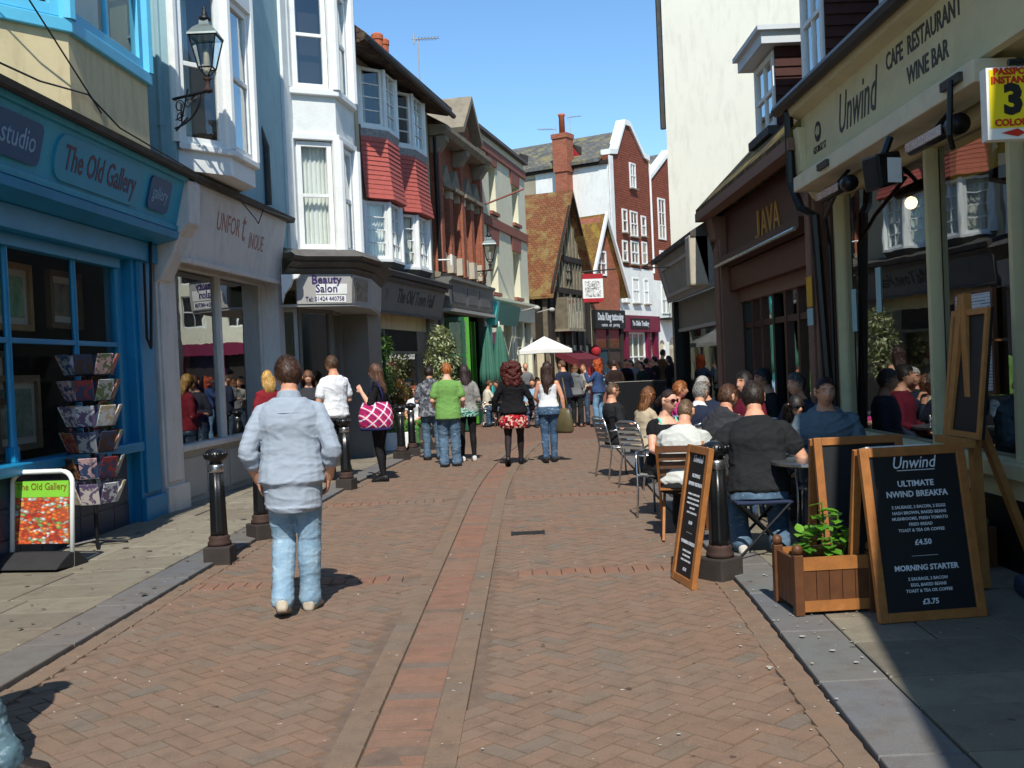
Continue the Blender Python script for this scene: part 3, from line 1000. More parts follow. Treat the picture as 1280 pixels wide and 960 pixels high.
for bi, P_ in enumerate((BD1, BD2)):
    for z0, z1 in ((3.88, 5.02), (6.52, 7.68)):
        ring(D, 'bay_sill', M_WHITE, P_, z0 - .07, z0, .05, bevel=.01)
        ring(D, 'bay_room', M_DARK, P_, z0, z1, -.24)
        for f in bay_frames(P_):
            window(D, f, .05, f.L - .05, z0, z1, 0, M_WHITE, G_UP, 1 if f.L < .62 else 2, 4, .055, .022, sash=False, curtain=M_CURT if z0 < 5 else None, curtain_gap=.0)
        b = MB()
        for p in P_: b.tube([V((p[0], p[1], z0)), V((p[0], p[1], z1))], .05, 8)
        b.split('bay_post', M_WHITE, D)
    n = 13
    for i in range(n):
        z = 5.06 + i * (1.24 / n)
        dd = (1 - i / n) ** 2 * .10
        lo, hi = off(P_, .045 + dd), off(P_, .02 + dd)
        MB().loft([[V((x, y, z)) for x, y in lo], [V((x, y, z + 1.24 / n + .012)) for x, y in hi]]).build('tile_course', M_RTILE, D)
    ring(D, 'lead_apron', mat('mottled_lead', '8b8a88', .7, .4, 18, .3, 40), P_, 6.3, 6.45, .02, .05)
    ring(D, 'bay_base', M_LEAD, P_, 3.68, 3.81, -.02, .05)
# eaves and roof
prof = [(-6, 10.6), (-3.2, 10.9), (.62, 7.92), (.62, 7.80), (.5, 7.74), (0, 7.86), (-6, 7.9)]
profile(D, 'roof', M_ROOFD, WD, -1.0, 5.1, prof)
b = MB()
b.tube([WD(-1.0, .66, 7.80), WD(5.1, .66, 7.72)], .06, 8)
b.build('gutter', M_IRON, D)
b = MB()
for s in (1.9, 2.35):
    b.lathe(WD(s + 2.6, -1.0, 9.0), [(.13, 0), (.13, .55), (.15, .57), (.15, .68), (.11, .72)], 12)
b.box(WD, 4.15, 5.2, -1.3, -.7, 8.0, 9.0)
b.build('chimney', mat('terracotta_pot', 'b0613f', .85, .12, 6, .2, 60), D)
# shop front
FD = WD.at(0, .22, 2.84, tilt=12)
M_SLATEP = mat('slate_grey_paint', '6b6d69', .6, .06, 2, .06, 80, stain=.25)
BX('fascia', M_SLATEP, D, FD, -.15, 4.75, -.12, 0, 0, .62)
b = MB()
b.box(FD, -.2, 4.8, -.1, .03, -.06, 0).box(FD, -.2, 4.8, -.1, .06, .62, .7)
b.build('fascia_trim', M_CORN, D, bevel=.006)
text(D, 'lettering', 'The Old Town Hall', FD, 2.55, .33, .002, .42, mat('dark_green_letter', '24332f', .6, .2, 20, .05), wide=.80, shear=.25, bold=.008)
text(D, 'lettering', '2', FD, .55, .33, .002, .34, mat('grey_green_letter', '5c6a66', .6, .2, 20, .05))
profile(D, 'lead_roof', M_LEAD, WD, -.2, 4.9, [(0, 3.56), (.48, 3.52), (.5, 3.62), (.2, 3.74), (0, 3.78)])
shell(D, WD, .02, 4.98, -.1, -3, .02, 2.9, mat('restaurant_room', '8a5a48', .9, .1, 2, 0))
b = MB()
b.box(WD, -.06, .26, -.12, .08, 0, 2.9).box(WD, 4.3, 4.98, -.12, .06, 0, 2.95)
b.split('pilaster', M_GREYPL, D, bevel=.008)
BX('transom_panel', M_CREAM, D, WD, .26, 4.3, -.14, -.04, 2.5, 2.9)
b = MB()
b.box(WD, 1.14, 1.22, -.12, -.02, 0, 2.5).box(WD, 3.52, 4.3, -.13, -.03, 0, 2.5).box(WD, 1.22, 3.52, -.12, -.03, 1.98, 2.04).box(WD, .26, 1.14, -.12, -.04, 2.42, 2.5)
b.build('window_frame', M_GREYPL, D)
BX('blind_box', M_DARK, D, WD, 1.22, 3.52, -.12, -.045, 2.04, 2.5)
pane(D, WD, 1.22, 3.52, .5, 1.98, -.07)
BX('stall_riser', M_GREYPL, D, WD, 1.22, 3.52, -.12, -.03, 0, .5)
pane(D, WD, .3, 1.12, .1, 2.45, -.3)
BX('curtain', mat('wine_curtain', '6a2230', .9, .2, 5, .3), D, WD, 2.3, 3.3, -.5, -.42, .3, 2.0)

# ---------------------------------------------------------------- ornate red brick
E = thing('brick_building', WE(2.3, -2, 0), 'ornate red brick building with stone pediments and a gabled attic', 'building')
M_RBRICK = brick_mat('red_brick', 'b3674a', '9c563c', '86685a', .23, .075, .012, .85, .35, .5, None, .4)
M_STONE = mat('weathered_stone', '8b8270', .9, .15, 4, .4, 40, stain=.5)
M_STONEL = mat('pale_stone', 'b9b09c', .9, .1, 4, .3, 40, stain=.25)
ops = [(.62, 1.12, 4.5, 6.1), (1.5, 2.0, 4.5, 6.1), (2.75, 3.25, 4.5, 6.1), (3.62, 4.1, 4.5, 6.1)]
wall_open(WE, 0, WE.L, 3.2, 7.55, ops, 0, .22).build('wall', M_RBRICK, E)
MB().prism(WORLD, [wp(WE, 0, -.22), wp(WE, WE.L, -.22), wp(WE, WE.L, -6), wp(WE, 0, -6)], 3.2, 7.5, 'z').build('body', M_DARK, E)
for o in ops:
    window(E, WE, *o[:2], 4.5, 6.1, -.12, M_STONE, G_UP, 1, 2, .05, .03)
    b = MB()
    b.prism(WE, [(o[0] - .22, 6.25), (o[1] + .22, 6.25), ((o[0] + o[1]) / 2, 6.75)], 0, .18, 'n')
    b.box(WE, o[0] - .26, o[1] + .26, 0, .24, 6.15, 6.25)
    b.build('pediment', M_STONE, E, bevel=.01)
    for x in (o[0] - .17, o[1] + .04):
        MB().box(WE, x, x + .13, 0, .13, 4.5, 5.95).build('pilaster', M_RBRICK, E)
        MB().box(WE, x - .02, x + .15, 0, .15, 5.95, 6.15).box(WE, x - .02, x + .15, 0, .16, 4.05, 4.5).split('pilaster_block', M_STONEL, E, bevel=.008)
b = MB()
for s in (.25, 2.25, 4.3): b.box(WE, s - .12, s + .12, 0, .2, 4.0, 7.2)
b.split('pier', M_RBRICK, E)
b = MB()
for s in (.25, 2.25, 4.3): b.prism(WE, [(0, 6.9), (.16, 6.9), (.34, 7.15), (.40, 7.2), (.40, 7.32), (0, 7.32)], s - .17, s + .17, 's')
b.split('corbel', M_STONE, E, bevel=.01)
profile(E, 'cornice', M_STONE, WE, -.02, WE.L + .05, [(0, 7.32), (.36, 7.34), (.46, 7.46), (.46, 7.56), (0, 7.6)])
profile(E, 'string_course', M_STONE, WE, 0, WE.L, [(0, 3.86), (.14, 3.88), (.16, 3.98), (0, 4.02)])
profile(E, 'roof', M_ROOFD, WE, 0, WE.L, [(.42, 7.58), (-3, 9.6), (-6, 7.6)])
# attic gable
b = MB()
b.box(WE, 2.3, 3.9, -.4, .1, 7.5, 8.05)
b.prism(WE, [(2.3, 8.05), (3.9, 8.05), (3.1, 8.8)], -.4, .1, 'n')
b.build('attic_gable', M_RBRICK, E)
b = MB()
b.prism(WE, [(2.05, 7.95), (2.12, 7.82), (3.1, 8.82), (3.1, 9.0)], -1.6, .35, 'n').prism(WE, [(4.15, 7.95), (4.08, 7.82), (3.1, 8.82), (3.1, 9.0)], -1.6, .35, 'n')
b.build('gable_coping', M_STONE, E)
window(E, WE, 2.8, 3.4, 7.55, 8.2, .12, M_STONE, G_UP, 1, 2, .06, .03)
b = MB()
b.tube([WE(4.45, .2, 7.5), WE(4.45, .12, 7.0), WE(4.45, .1, 3.9)], .05, 8).tube([WE(.1, .12, 3.9), WE(.1, .12, 7.3)], .05, 8)
b.split('drainpipe', M_IRON, E)
# shop below: dark fascia, open green doors
b = MB()
b.prism(WE, [(0, 3.1), (.25, 3.1), (.34, 3.2), (.34, 3.75), (.42, 3.8), (.42, 3.86), (0, 3.88)], .02, WE.L - .02, 's')
b.build('fascia', M_SLATEP, E)
for s0, s1 in ((.3, 1.5), (1.75, 2.75), (3.0, 4.2)): BX('fascia_panel', mat('fascia_panel_grey', '5c5e5e', .6), E, WE, s0, s1, .34, .355, 3.26, 3.68)
profile(E, 'fascia_ledge', M_GREYP, WE, 0, WE.L, [(0, 3.02), (.38, 3.02), (.38, 3.1), (0, 3.1)])
shell(E, WE, .05, WE.L - .05, -.05, -4, .02, 3.05, mat('green_cafe_room', '2e3a33', .9, .15, 2, 0))
M_GREEN = mat('bright_green_paint', '4f9a2e', .5, .08, 3, .05, 80)
M_GREEND = mat('dark_green_paint', '23513a', .5, .1, 3, .05, 80)
for s, yaw, m in ((.55, 60, M_GREEND), (.95, 75, M_GREEN), (3.35, -60, M_GREEN), (3.8, -75, M_GREEN), (4.25, -50, M_GREEND)):
    f = WE.at(s, -.05, 0, yaw=yaw)
    b = MB()
    b.box(f, 0, .08, 0, .05, .04, 2.9).box(f, .5, .58, 0, .05, .04, 2.9).box(f, .08, .5, 0, .05, .04, .9).box(f, .08, .5, 0, .05, 2.8, 2.9).box(f, .08, .5, 0, .05, 1.9, 1.97)
    d_ = b.build('door_leaf', m, E)
    pane(d_, f, .08, .5, .9, 2.8, .025)
b = MB()
b.box(WE, 0, .3, -.1, .1, 0, 3.05).box(WE, WE.L - .3, WE.L, -.1, .1, 0, 3.05)
b.split('pilaster', M_SLATEP, E)

# ---------------------------------------------------------------- cream building with brown bands
F = thing('cream_building', WF(3, -2, 0), 'cream rendered building with brown bands and tall recessed windows', 'building')
M_CRM = mat('pale_cream_render', 'd8d6bd', .85, .04, 1.2, .2, 60, stain=.22, streak=1)
M_BRN = mat('brown_band_paint', '8a5648', .8, .07, 2, .15, 60, stain=.2)
M_YEL = mat('butter_paint', 'e3d9a4', .85, .04, 2, .1, 60)
opf = [(1.35, 2.15, 6.3, 7.72), (4.25, 5.1, 6.3, 7.55), (1.1, 2.0, 3.85, 5.3), (4.05, 4.95, 3.85, 5.35)]
wall_open(WF, 0, WF.L, 3.1, 8.5, opf, 0, .38).build('wall', M_CRM, F)
MB().prism(WORLD, [wp(WF, 0, -.4), wp(WF, WF.L, -.4), wp(WF, WF.L, -7), wp(WF, 0, -7)], 0, 8.3, 'z').build('body', M_CRM, F)
MB().quad(WF(0, 0, 3.1), WF(0, -.4, 3.1), WF(0, -.4, 8.5), WF(0, 0, 8.5)).quad(WF(WF.L, 0, 0), WF(WF.L, -.4, 0), WF(WF.L, -.4, 8.5), WF(WF.L, 0, 8.5)).build('side_wall', M_CRM, F)
for o in opf:
    window(F, WF, *o, -.28, M_YEL, G_UP, 1, 2, .07, .04)
    BX('sill', M_BRN, F, WF, o[0] - .06, o[1] + .06, .0, .10, o[2] - .1, o[2])
    MB().prism(WF, [(o[0] - .1, o[3]), (o[1] + .1, o[3]), (o[1] + .22, o[3] + .5), (o[0] - .22, o[3] + .5)], 0, .05, 'n').build('lintel', M_BRN, F)
b = MB()
b.box(WF, -.02, WF.L, 0, .07, 8.0, 8.26)
b.build('band', M_BRN, F)
BX('band', M_BRN, F, WF, -.02, WF.L, 0, .07, 5.82, 6.1)
BX('parapet', M_CORN, F, WF, -.05, WF.L + .03, -.5, .16, 8.5, 8.6)
BX('parapet_end', M_STONE, F, WF, -.35, -.03, -3, .02, 7.6, 8.66)
b = MB()
b.tube([WF(.1, .2, 6.3), WF(1.6, 1.0, 6.9)], .03, 6)
b.build('flagpole', M_BRN, F)
# shopfront
shell(F, WF, .05, WF.L - .05, -.05, -3, .02, 3.1, mat('cream_shop_room', '6c6250', .9, .1, 2, 0))
b = MB()
b.prism(WF, [(0, 3.05), (.16, 3.05), (.2, 3.5), (.32, 3.58), (.32, 3.66), (0, 3.72)], .05, WF.L, 's')
b.build('fascia', M_CRM, F)
M_TEALS = mat('teal_sign_paint', '17796f', .45, .06, 3, .05)
M_AQUAS = mat('aqua_sign_paint', '4fc7c2', .5, .06, 3, .05)
g = WF.at(0, .2, 2.86, tilt=10)
BX('sign_board', M_TEALS, F, g, .3, 3.0, 0, .12, 0, .62)
BX('sign_end', M_AQUAS, F, g, .05, .3, -.2, .14, -.02, .66)
for s in (.15, .5, 3.1, 3.5, 4.7, 5.9): BX('pilaster', M_CRM if s > 1 else M_AQUAS, F, WF, s, s + .22, -.1, .08, 0, 3.06)
b = MB()
b.box(WF, 3.72, 4.7, -.1, 0, 2.5, 2.56).box(WF, 3.72, 4.7, -.1, 0, 2.2, 2.24).box(WF, 4.92, 5.9, -.1, 0, 2.3, 2.36).box(WF, 4.92, 5.9, -.1, 0, 0, .7).box(WF, 3.72, 4.7, -.1, 0, 0, .7).box(WF, 4.2, 4.24, -.1, 0, .7, 2.5).box(WF, 5.4, 5.44, -.1, 0, .7, 2.3).box(WF, .72, 3.1, -.1, 0, 0, .5).box(WF, 1.9, 1.96, -.1, 0, .5, 2.9)
b.build('window_frame', M_CRM, F)
for s0, s1 in ((.72, 3.1), (3.72, 4.7), (4.92, 5.9)): pane(F, WF, s0, s1, .5, 2.9, -.05)
for s, z in ((3.7, 3.35), (6.1, 3.4)):
    MB().tube([WF(s, .2, z), WF(s, .7, z + .1)], .02, 6).ball(WF(s, .8, z + .08), .11, .11, .08).build('floodlight', M_GREYP, F, smooth=True)
# ================================================================ far end of the lane
M_TIMB = mat('weathered_timber', '6e6656', .9, .25, 7, .4, 50, stain=.5)
M_TIMBD = mat('dark_timber', '2c2620', .85, .2, 6, .3, 50)
M_PLAST = mat('aged_plaster', 'c9bfa2', .9, .08, 3, .2, 50, stain=.3)
M_TROOF = brick_mat('orange_roof_tile', '8a5a3c', '75492f', '4a3222', .17, .10, .010, .9, .5, .5, '86794a', .35)
M_LROOF = brick_mat('lichen_roof_tile', '8c6838', '7a5c34', '52401f', .17, .10, .010, .9, .5, .5, '9c8438', .3)
M_SLATE = brick_mat('grey_slate', '6f6f6c', '5c5d5b', '3a3a38', .26, .16, .012, .85, .4, .5, '8a8154', .3)
M_TILEH = brick_mat('terracotta_hung_tile', '9a5540', '854836', '543026', .17, .105, .014, .85, .6, .5, None, .3)
def roof_prism(par, fr, s0, s1, n0, n1, ze, za, over, m, thick=.10, name='roof_slope', sm=None):
    """two pitched slabs, ridge along n"""
    sm = sm if sm is not None else (s0 + s1) / 2
    for a, b_ in ((s0 - over, sm), (s1 + over, sm)):
        e = s0 if a < sm else s1
        k = (za - ze) / (sm - e)
        za_ = ze + (a - e) * k
        MB().prism(fr, [(a, za_), (a, za_ + thick), (b_, za + thick), (b_, za)], n0, n1, 'n').build(name, m, par)

# half-timbered house
WT = wall_frame((1.37, 36.8), (3.15, 41.0))
T = thing('timbered_house', WT(2.3, -2, 0), 'old half-timbered house with steep orange tiled roof and jettied gable', 'building')
L = WT.L
MB().prism(WT, [(0, 0), (L, 0), (L, 4.4), (L / 2, 7.9), (0, 4.4)], -6, -.02, 'n').build('wall', M_PLAST, T)
roof_prism(T, WT, 0, L, -6.2, .35, 4.4, 7.95, .3, M_TROOF)
for i in range(13):
    s = .12 + i * (L - .24) / 12
    zt = 4.4 + (1 - abs(s - L / 2) / (L / 2)) * 3.4
    BX('stud', M_TIMB, T, WT, s - .06, s + .06, -.02, .05, 4.35, zt)
for z in (4.3, 5.5):
    k = max(0, (z - 4.4) / 3.5) * L / 2
    BX('rail', M_TIMBD, T, WT, k, L - k, -.02, .08, z - .1, z + .1)
for sg in (0, 1):
    a, c = (0 - .3, 4.1) if sg == 0 else (L + .3, 4.1), (L / 2, 7.85)
    d = .16
    MB().prism(WT, [a, (a[0], a[1] + d), (c[0], c[1] + d), c], .26, .34, 'n').build('barge_board', M_TIMBD, T)
window(T, WT, L / 2 - .35, L / 2 + .35, 4.7, 5.4, .06, M_TIMBD, G_UP, 2, 2, .06, .03)
# first floor: dark framing with oriel, ground floor recessed
BX('jetty_wall', M_TIMBD, T, WT, 0, L, -.02, .02, 2.3, 4.3)
for i in range(7):
    s = .15 + i * (L - .3) / 6
    BX('post', M_TIMB if i % 2 else M_TIMBD, T, WT, s - .08, s + .08, .02, .09, 0.0, 4.2)
o_ = MB().box(WT, .7, 2.3, .02, .5, 2.85, 4.0).build('oriel', M_TIMB, T)
for i in range(4): window(o_, WT, .75 + i * .38, .75 + i * .38 + .36, 2.95, 3.9, .53, M_TIMB, G_UP, 1, 3, .05, .02, name='casement') if i < 0 else None
b = MB()
for i in range(5): b.box(WT, .7 + i * .38, .7 + i * .38 + .08, .5, .54, 2.85, 4.0)
b.box(WT, .62, 2.38, .02, .58, 2.78, 2.86).build('oriel_frame', M_STONE, T)
for i in range(4): pane(T, WT, .78 + i * .38, .78 + i * .38 + .3, 2.9, 3.95, .505, G_UP, 'oriel_pane')
M_REDC = mat('red_cloth', 'a02028', .8, .15, 6, .2)
MB().prism(WT, [(.02, 2.1), (.9, 1.75), (.9, 1.45), (.86, 1.45), (.02, 1.9)], .5, 3.3, 's').build('awning', mat('wine_awning', '5e1a26', .8, .15, 5, .2), T)
for s in (3.9, 4.2): BX('door_curtain', M_REDC, T, WT, s, s + .2, .1, .14, .1, 2.0)
wf2 = wall_frame((-2.0, 38.2), (1.37, 36.8))
BX('flank_post', M_TIMB, T, wf2, wf2.L - .16, wf2.L, .0, .08, 0, 4.3)
BX('flank_post', M_TIMB, T, wf2, wf2.L - .6, wf2.L - .48, .0, .08, 0, 4.3)
BX('flank_rail', M_TIMBD, T, wf2, 0, wf2.L, 0, .06, 2.4, 2.6)
BX('flank_wall', M_TIMBD, T, wf2, 0, wf2.L - .02, -.1, -.0, 2.6, 4.3)
# red lantern
c = WT(3.7, .5, 2.05)
lt = MB().ball(c, .2, .2, .24).build('red_lantern', M_REDC, None, smooth=True)
tag(lt, 'round red lantern hanging on the front of the timbered house', 'lantern')

# narrow brick gable
WU = wall_frame((3.22, 41.3), (4.62, 43.1))
U = thing('narrow_gabled_shop', WU(1, -2, 0), 'narrow brick gabled house with white barge boards and black shop sign', 'building')
L = WU.L
MB().prism(WU, [(0, 0), (L, 0), (L, 5.0), (L / 2 - .05, 7.5), (0, 5.0)], -6, 0, 'n').build('wall', M_RBRICK, U)
roof_prism(U, WU, 0, L, -6, .3, 5.0, 7.5, .35, M_LROOF)
for sg in (0, 1):
    a = (-.35, 4.2) if sg == 0 else (L + .35, 4.2)
    MB().prism(WU, [a, (a[0], a[1] + .24), (L / 2, 7.68), (L / 2, 7.42)], .2, .32, 'n').build('barge_board', M_WHITE, U)
BX('plaster_strip', M_PLAST, U, WU, -.55, .02, -.2, .03, 0, 4.6)
window(U, WU, .55, 1.3, 5.1, 6.1, .05, M_WHITE, G_UP, 2, 2, .07, .03)
BX('fascia', M_BLKL, U, WU, .02, L, 0, .22, 2.95, 3.7)
text(U, 'lettering', 'Dada King tattooing', WU, L / 2 + .02, 3.42, .223, .42, mat('pale_letter', 'c8ccd0', .6), wide=.56, bold=.01)
text(U, 'lettering', 'custom   art   piercing', WU, L / 2, 3.1, .223, .2, mat('pale_letter', 'c8ccd0'), wide=.75)
b = MB()
b.box(WU, .02, .2, 0, .1, 0, 2.95).box(WU, L - .2, L, 0, .1, 0, 2.95).box(WU, 1.1, 1.2, 0, .08, 0, 2.95).box(WU, .2, L - .2, 0, .08, 2.1, 2.18)
b.build('shop_frame', M_TIMBD, U)
BX('shop_window', picture_mat(20, ('1c2a3a', '2f5a86', '6a7a5a', '20242a')), U, WU, .2, 1.1, 0, .03, .5, 2.1)
BX('shop_door', picture_mat(21, ('5a3a24', '7a5a34', '3a4a6a', '8a6a40')), U, WU, 1.2, L - .2, 0, .03, 0.05, 2.1)
pane(U, WU, .2, L - .2, .5, 2.9, .05)

# tall terracotta tile-hung building
WG = wall_frame((4.42, 43.4), (6.55, 46.9))
L = WG.L
G = thing('tall_tiled_building', WG(2, -3, 0), 'tall terracotta tile-hung building with white shaped gable and slate roof', 'building')
fr = WG
MB().prism(WG, [(0, 0), (L, 0), (L, 10.4), (0, 10.0)], -9, -.02, 'n').build('wall', M_PLAST, G)
gp = [(0, 5.7), (L, 5.5), (L, 10.55), (L * .86, 10.6), (L * .52, 11.75), (L * .40, 11.75), (L * .17, 10.35), (0, 10.25)]
MB().prism(WG, gp, -.3, 0, 'n').build('tiled_front', M_TILEH, G)
cp = gp[2:]
for (a, c) in zip(cp[:-1], cp[1:]):
    MB().prism(WG, [a, (a[0], a[1] + .22), (c[0], c[1] + .22), c], -.35, .09, 'n').build('coping', M_WHITE, G)
BX('quoin', M_WHITE, G, WG, -.02, .3, 0, .06, 5.7, 10.2)
M_G1 = window
for (s0, s1, z0, z1) in ((2.0, 2.6, 9.1, 10.2), (1.05, 1.55, 7.1, 8.1), (1.85, 2.6, 7.0, 8.1), (3.0, 3.5, 7.1, 8.0), (.95, 1.45, 5.85, 6.75), (1.8, 2.6, 5.8, 6.8), (2.95, 3.5, 5.85, 6.85)):
    window(G, WG, s0, s1, z0, z1, .05, M_WHITE, G_UP, 1 if s1 - s0 < .6 else 2, 2, .07, .03, sill=M_STONE)
BX('white_storey', M_WHITEW, G, WG, 0, L, -.3, .04, 3.55, 5.62)
for (s0, s1) in ((.7, 1.15), (1.75, 2.45), (2.95, 3.45)): window(G, WG, s0, s1, 4.1, 5.2, .07, M_WHITE, G_UP, 1, 2, .06, .03, sill=M_STONE)
M_MAR = mat('maroon_paint', '6e1838', .5, .08, 3, .05, 80)
BX('fascia', M_MAR, G, WG, 0, L, -.1, .26, 2.85, 3.55)
BX('sign_board', M_BLKL, G, WG, .95, 2.9, .26, .29, 2.98, 3.42)
text(G, 'lettering', 'PLANNED PARENTHOOD'[:0] + 'Ye Olde Trading', WG, 1.92, 3.2, .292, .3, mat('pale_letter', 'c8ccd0'), wide=.85, bold=.01)
for s in (0, .62, 2.85, 3.75): BX('pilaster', M_MAR, G, WG, s, s + .32, -.1, .16, 0, 2.85)
BX('stall_riser', M_MAR, G, WG, .94, 2.85, -.1, .05, 0, .7)
window(G, WG, .94, 2.85, .7, 2.85, .04, M_WHITE, G_SHOP, 3, 2, .08, .06, name='shop_window')
BX('doorway', M_DARK, G, WG, 3.17, 3.75, -.1, -.02, 0, 2.85)
# flank wall, slate roof and chimney
fl = wall_frame((WG(0, -9, 0).x, WG(0, -9, 0).y), (4.42, 43.4))
BX('flank_wall', M_WHITEW, G, fl, 5.5, fl.L - .02, 0, .05, 0, 9.85)
BX('flank_wall', mat('grey_flank_render', '9a927e', .9, .08, 1.5, .2, 40, stain=.3), G, fl, 0, 5.5, 0, .05, 0, 9.7)
BX('eaves_board', M_TIMBD, G, fl, 0, fl.L, 0, .2, 9.85, 10.0)
MB().prism(fl, [(.3, 9.95), (.3, 10.08), (-2.0, 11.6), (-2.0, 11.45)], -.6, fl.L - .3, 's').build('roof', M_SLATE, G)
MB().prism(fl, [(-4.3, 9.95), (-4.3, 10.08), (-2.0, 11.6), (-2.0, 11.45)], -.6, fl.L - .3, 's').build('roof', M_SLATE, G)
c = fl.px(705, 220, .3)[0]
b = MB()
b.box(fl, c - .28, c + .28, .05, .55, 4, 9.7).box(fl, c - .34, c + .34, 0, .6, 9.7, 11.2).box(fl, c - .38, c + .38, -.04, .64, 11.1, 11.3)
ch = b.build('chimney', M_RBRICK, G)
MB().lathe(fl(c, .3, 11.3), [(.13, 0), (.12, .75), (.15, .78), (.15, .86)], 12).build('chimney_pot', mat('terracotta_pot', 'b0613f'), ch, smooth=True)
for px in (655, 722):
    s = fl.px(px, 195, -.6)[0]
    d_ = MB().prism(fl, [(s - .45, 10.35), (s + .45, 10.35), (s, 10.95)], -1.3, -.25, 'n').build('roof_dormer', M_TIMBD, G)
    MB().prism(fl, [(s - .3, 10.4), (s + .3, 10.4), (s, 10.8)], -.25, -.22, 'n').build('dormer_pane', M_REDC if px > 700 else M_WHITE, d_)
b = MB()
b.tube([WG(L - .05, .08, 5.5), WG(L - .05, .08, 10.4)], .05, 8)
b.build('drainpipe', M_WHITE, G)

# its lower neighbour with the arched doorways
WH = wall_frame((6.55, 46.9), (9.3, 51.0))
L = WH.L
H = thing('arched_white_building', WH(2, -3, 0), 'tile-hung house over a white ground floor with arched green doorways', 'building')
MB().prism(WH, [(0.02, 0), (L, 0), (L, 9.2), (0.02, 9.2)], -8, -.02, 'n').build('wall', M_PLAST, H)
gp = [(0.02, 5.2), (L, 5.2), (L, 9.3), (L * .92, 9.3), (L * .45, 11.2), (.02, 9.7)]
MB().prism(WH, gp, -.3, 0, 'n').build('tiled_front', M_TILEH, H)
for (a, c) in zip(gp[2:-1], gp[3:]): MB().prism(WH, [a, (a[0], a[1] + .2), (c[0], c[1] + .2), c], -.35, .08, 'n').build('coping', M_WHITE, H)
roof_prism(H, WH, .02, L, -8, -.3, 9.2, 11.2, .1, M_SLATE)
window(H, WH, .75, 1.5, 7.1, 9.0, .05, M_WHITE, G_UP, 2, 3, .08, .04)
window(H, WH, .75, 1.4, 5.5, 6.6, .05, M_WHITE, G_UP, 2, 2, .08, .04)
BX('white_storey', M_WHITEW, H, WH, 0.02, L, -.3, .04, 3.2, 5.2)
window(H, WH, .7, 1.6, 3.7, 5.0, .08, M_WHITE, G_UP, 2, 2, .06, .03)
b = MB()
for i in range(10): b.tube([WH(.5 + i * .16, .5, 3.5), WH(.5 + i * .16, .5, 4.3)], .014, 5)
b.tube([WH(.45, .5, 4.3), WH(2.0, .5, 4.3)], .02, 5).box(WH, .4, 2.05, .04, .55, 3.42, 3.5)
b.build('balcony', M_IRON, H)
pts = []
for c0, r in ((.55, .3), (1.75, .45)):
    arch = [(c0 - r, 0), (c0 - r, 2.2)] + [(c0 - r * math.cos(a), 2.2 + r * math.sin(a)) for a in [math.pi * i / 10 for i in range(1, 10)]] + [(c0 + r, 2.2), (c0 + r, 0)]
    pts += arch
MB().prism(WH, [(.02, 0)] + pts + [(L, 0), (L, 3.2), (.02, 3.2)], -.1, .05, 'n').build('arcade', M_WHITEW, H)
BX('door', mat('sage_green_paint', '4c7a55', .5), H, WH, 1.3, 2.2, -.1, -.02, 0, 2.1)
BX('fanlight', M_DARK, H, WH, .25, 2.2, -.1, -.03, 2.1, 2.8)

# hanging banner sign
c = at_y(741, 360, 38.5)
f = Frame((c.x, 38.5, c.z), (1, 0.15, 0), (0.15, -1, 0))
S = thing('banner_sign', (c.x, 38.5, c.z - .5), 'white hanging sign with red bands and black figure drawing', 'sign')
BX('board', M_WHITE, S, f, -.38, .38, -.03, .03, -.52, .52)
BX('red_band', M_REDC, S, f, -.38, .38, -.035, .035, .34, .52)
BX('red_band', M_REDC, S, f, -.38, .38, -.035, .035, -.52, -.38)
t = NT('ink_drawing')
n = t.noise(t.obj(), 7, 4, .6, 1.5)
S_m = t.done(t.bsdf(t.ramp(n, [(.47, lin('dfdfdc')), (.5, lin('202020')), (.53, lin('202020')), (.56, lin('dfdfdc'))]), .6))
BX('drawing', S_m, S, f, -.3, .3, .03, .034, -.33, .26)
b = MB()
b.tube([f(-.4, 0, .6), f(.9, 0, .68)], .03, 6)
b.tube([f(-.3, 0, .52), f(-.3, 0, .61)], .012, 5).tube([f(.3, 0, .52), f(.3, 0, .64)], .012, 5)
b.build('bracket', M_IRON, S)

# terrace that closes the lane beyond the tower (seen in the shop-window reflections)
WX = wall_frame((9.35, 51.1), (24.0, 45.0))
X = thing('far_terrace', WX(6, -3, 0), 'cream terrace with maroon shopfront closing the lane beyond the white tower', 'building')
MB().prism(WX, [(0.02, 0), (WX.L, 0), (WX.L, 8.6), (0.02, 8.6)], -7, -.25, 'n').build('body', M_DARK, X)
ops = [(1.0 + i * 2.1, 2.0 + i * 2.1, z0, z0 + 1.6) for i in range(7) for z0 in (4.2, 6.4)]
wall_open(WX, .02, WX.L, 3.4, 8.8, ops, 0, .2).build('wall', M_CRM, X)
for o in ops: window(X, WX, *o, -.1, M_WHITE, G_UP, 2, 2, .07, .04)
BX('fascia', M_MAR, X, WX, .02, WX.L, -.25, .2, 2.8, 3.4)
for i in range(8): BX('pilaster', M_MAR, X, WX, .1 + i * 2.1, .45 + i * 2.1, -.25, .1, 0, 2.8)
BX('stall_riser', M_MAR, X, WX, .1, WX.L, -.25, .02, 0, .7)
profile(X, 'roof', M_SLATE, WX, 0, WX.L, [(.3, 8.75), (-3.5, 11), (-7, 8.75)])
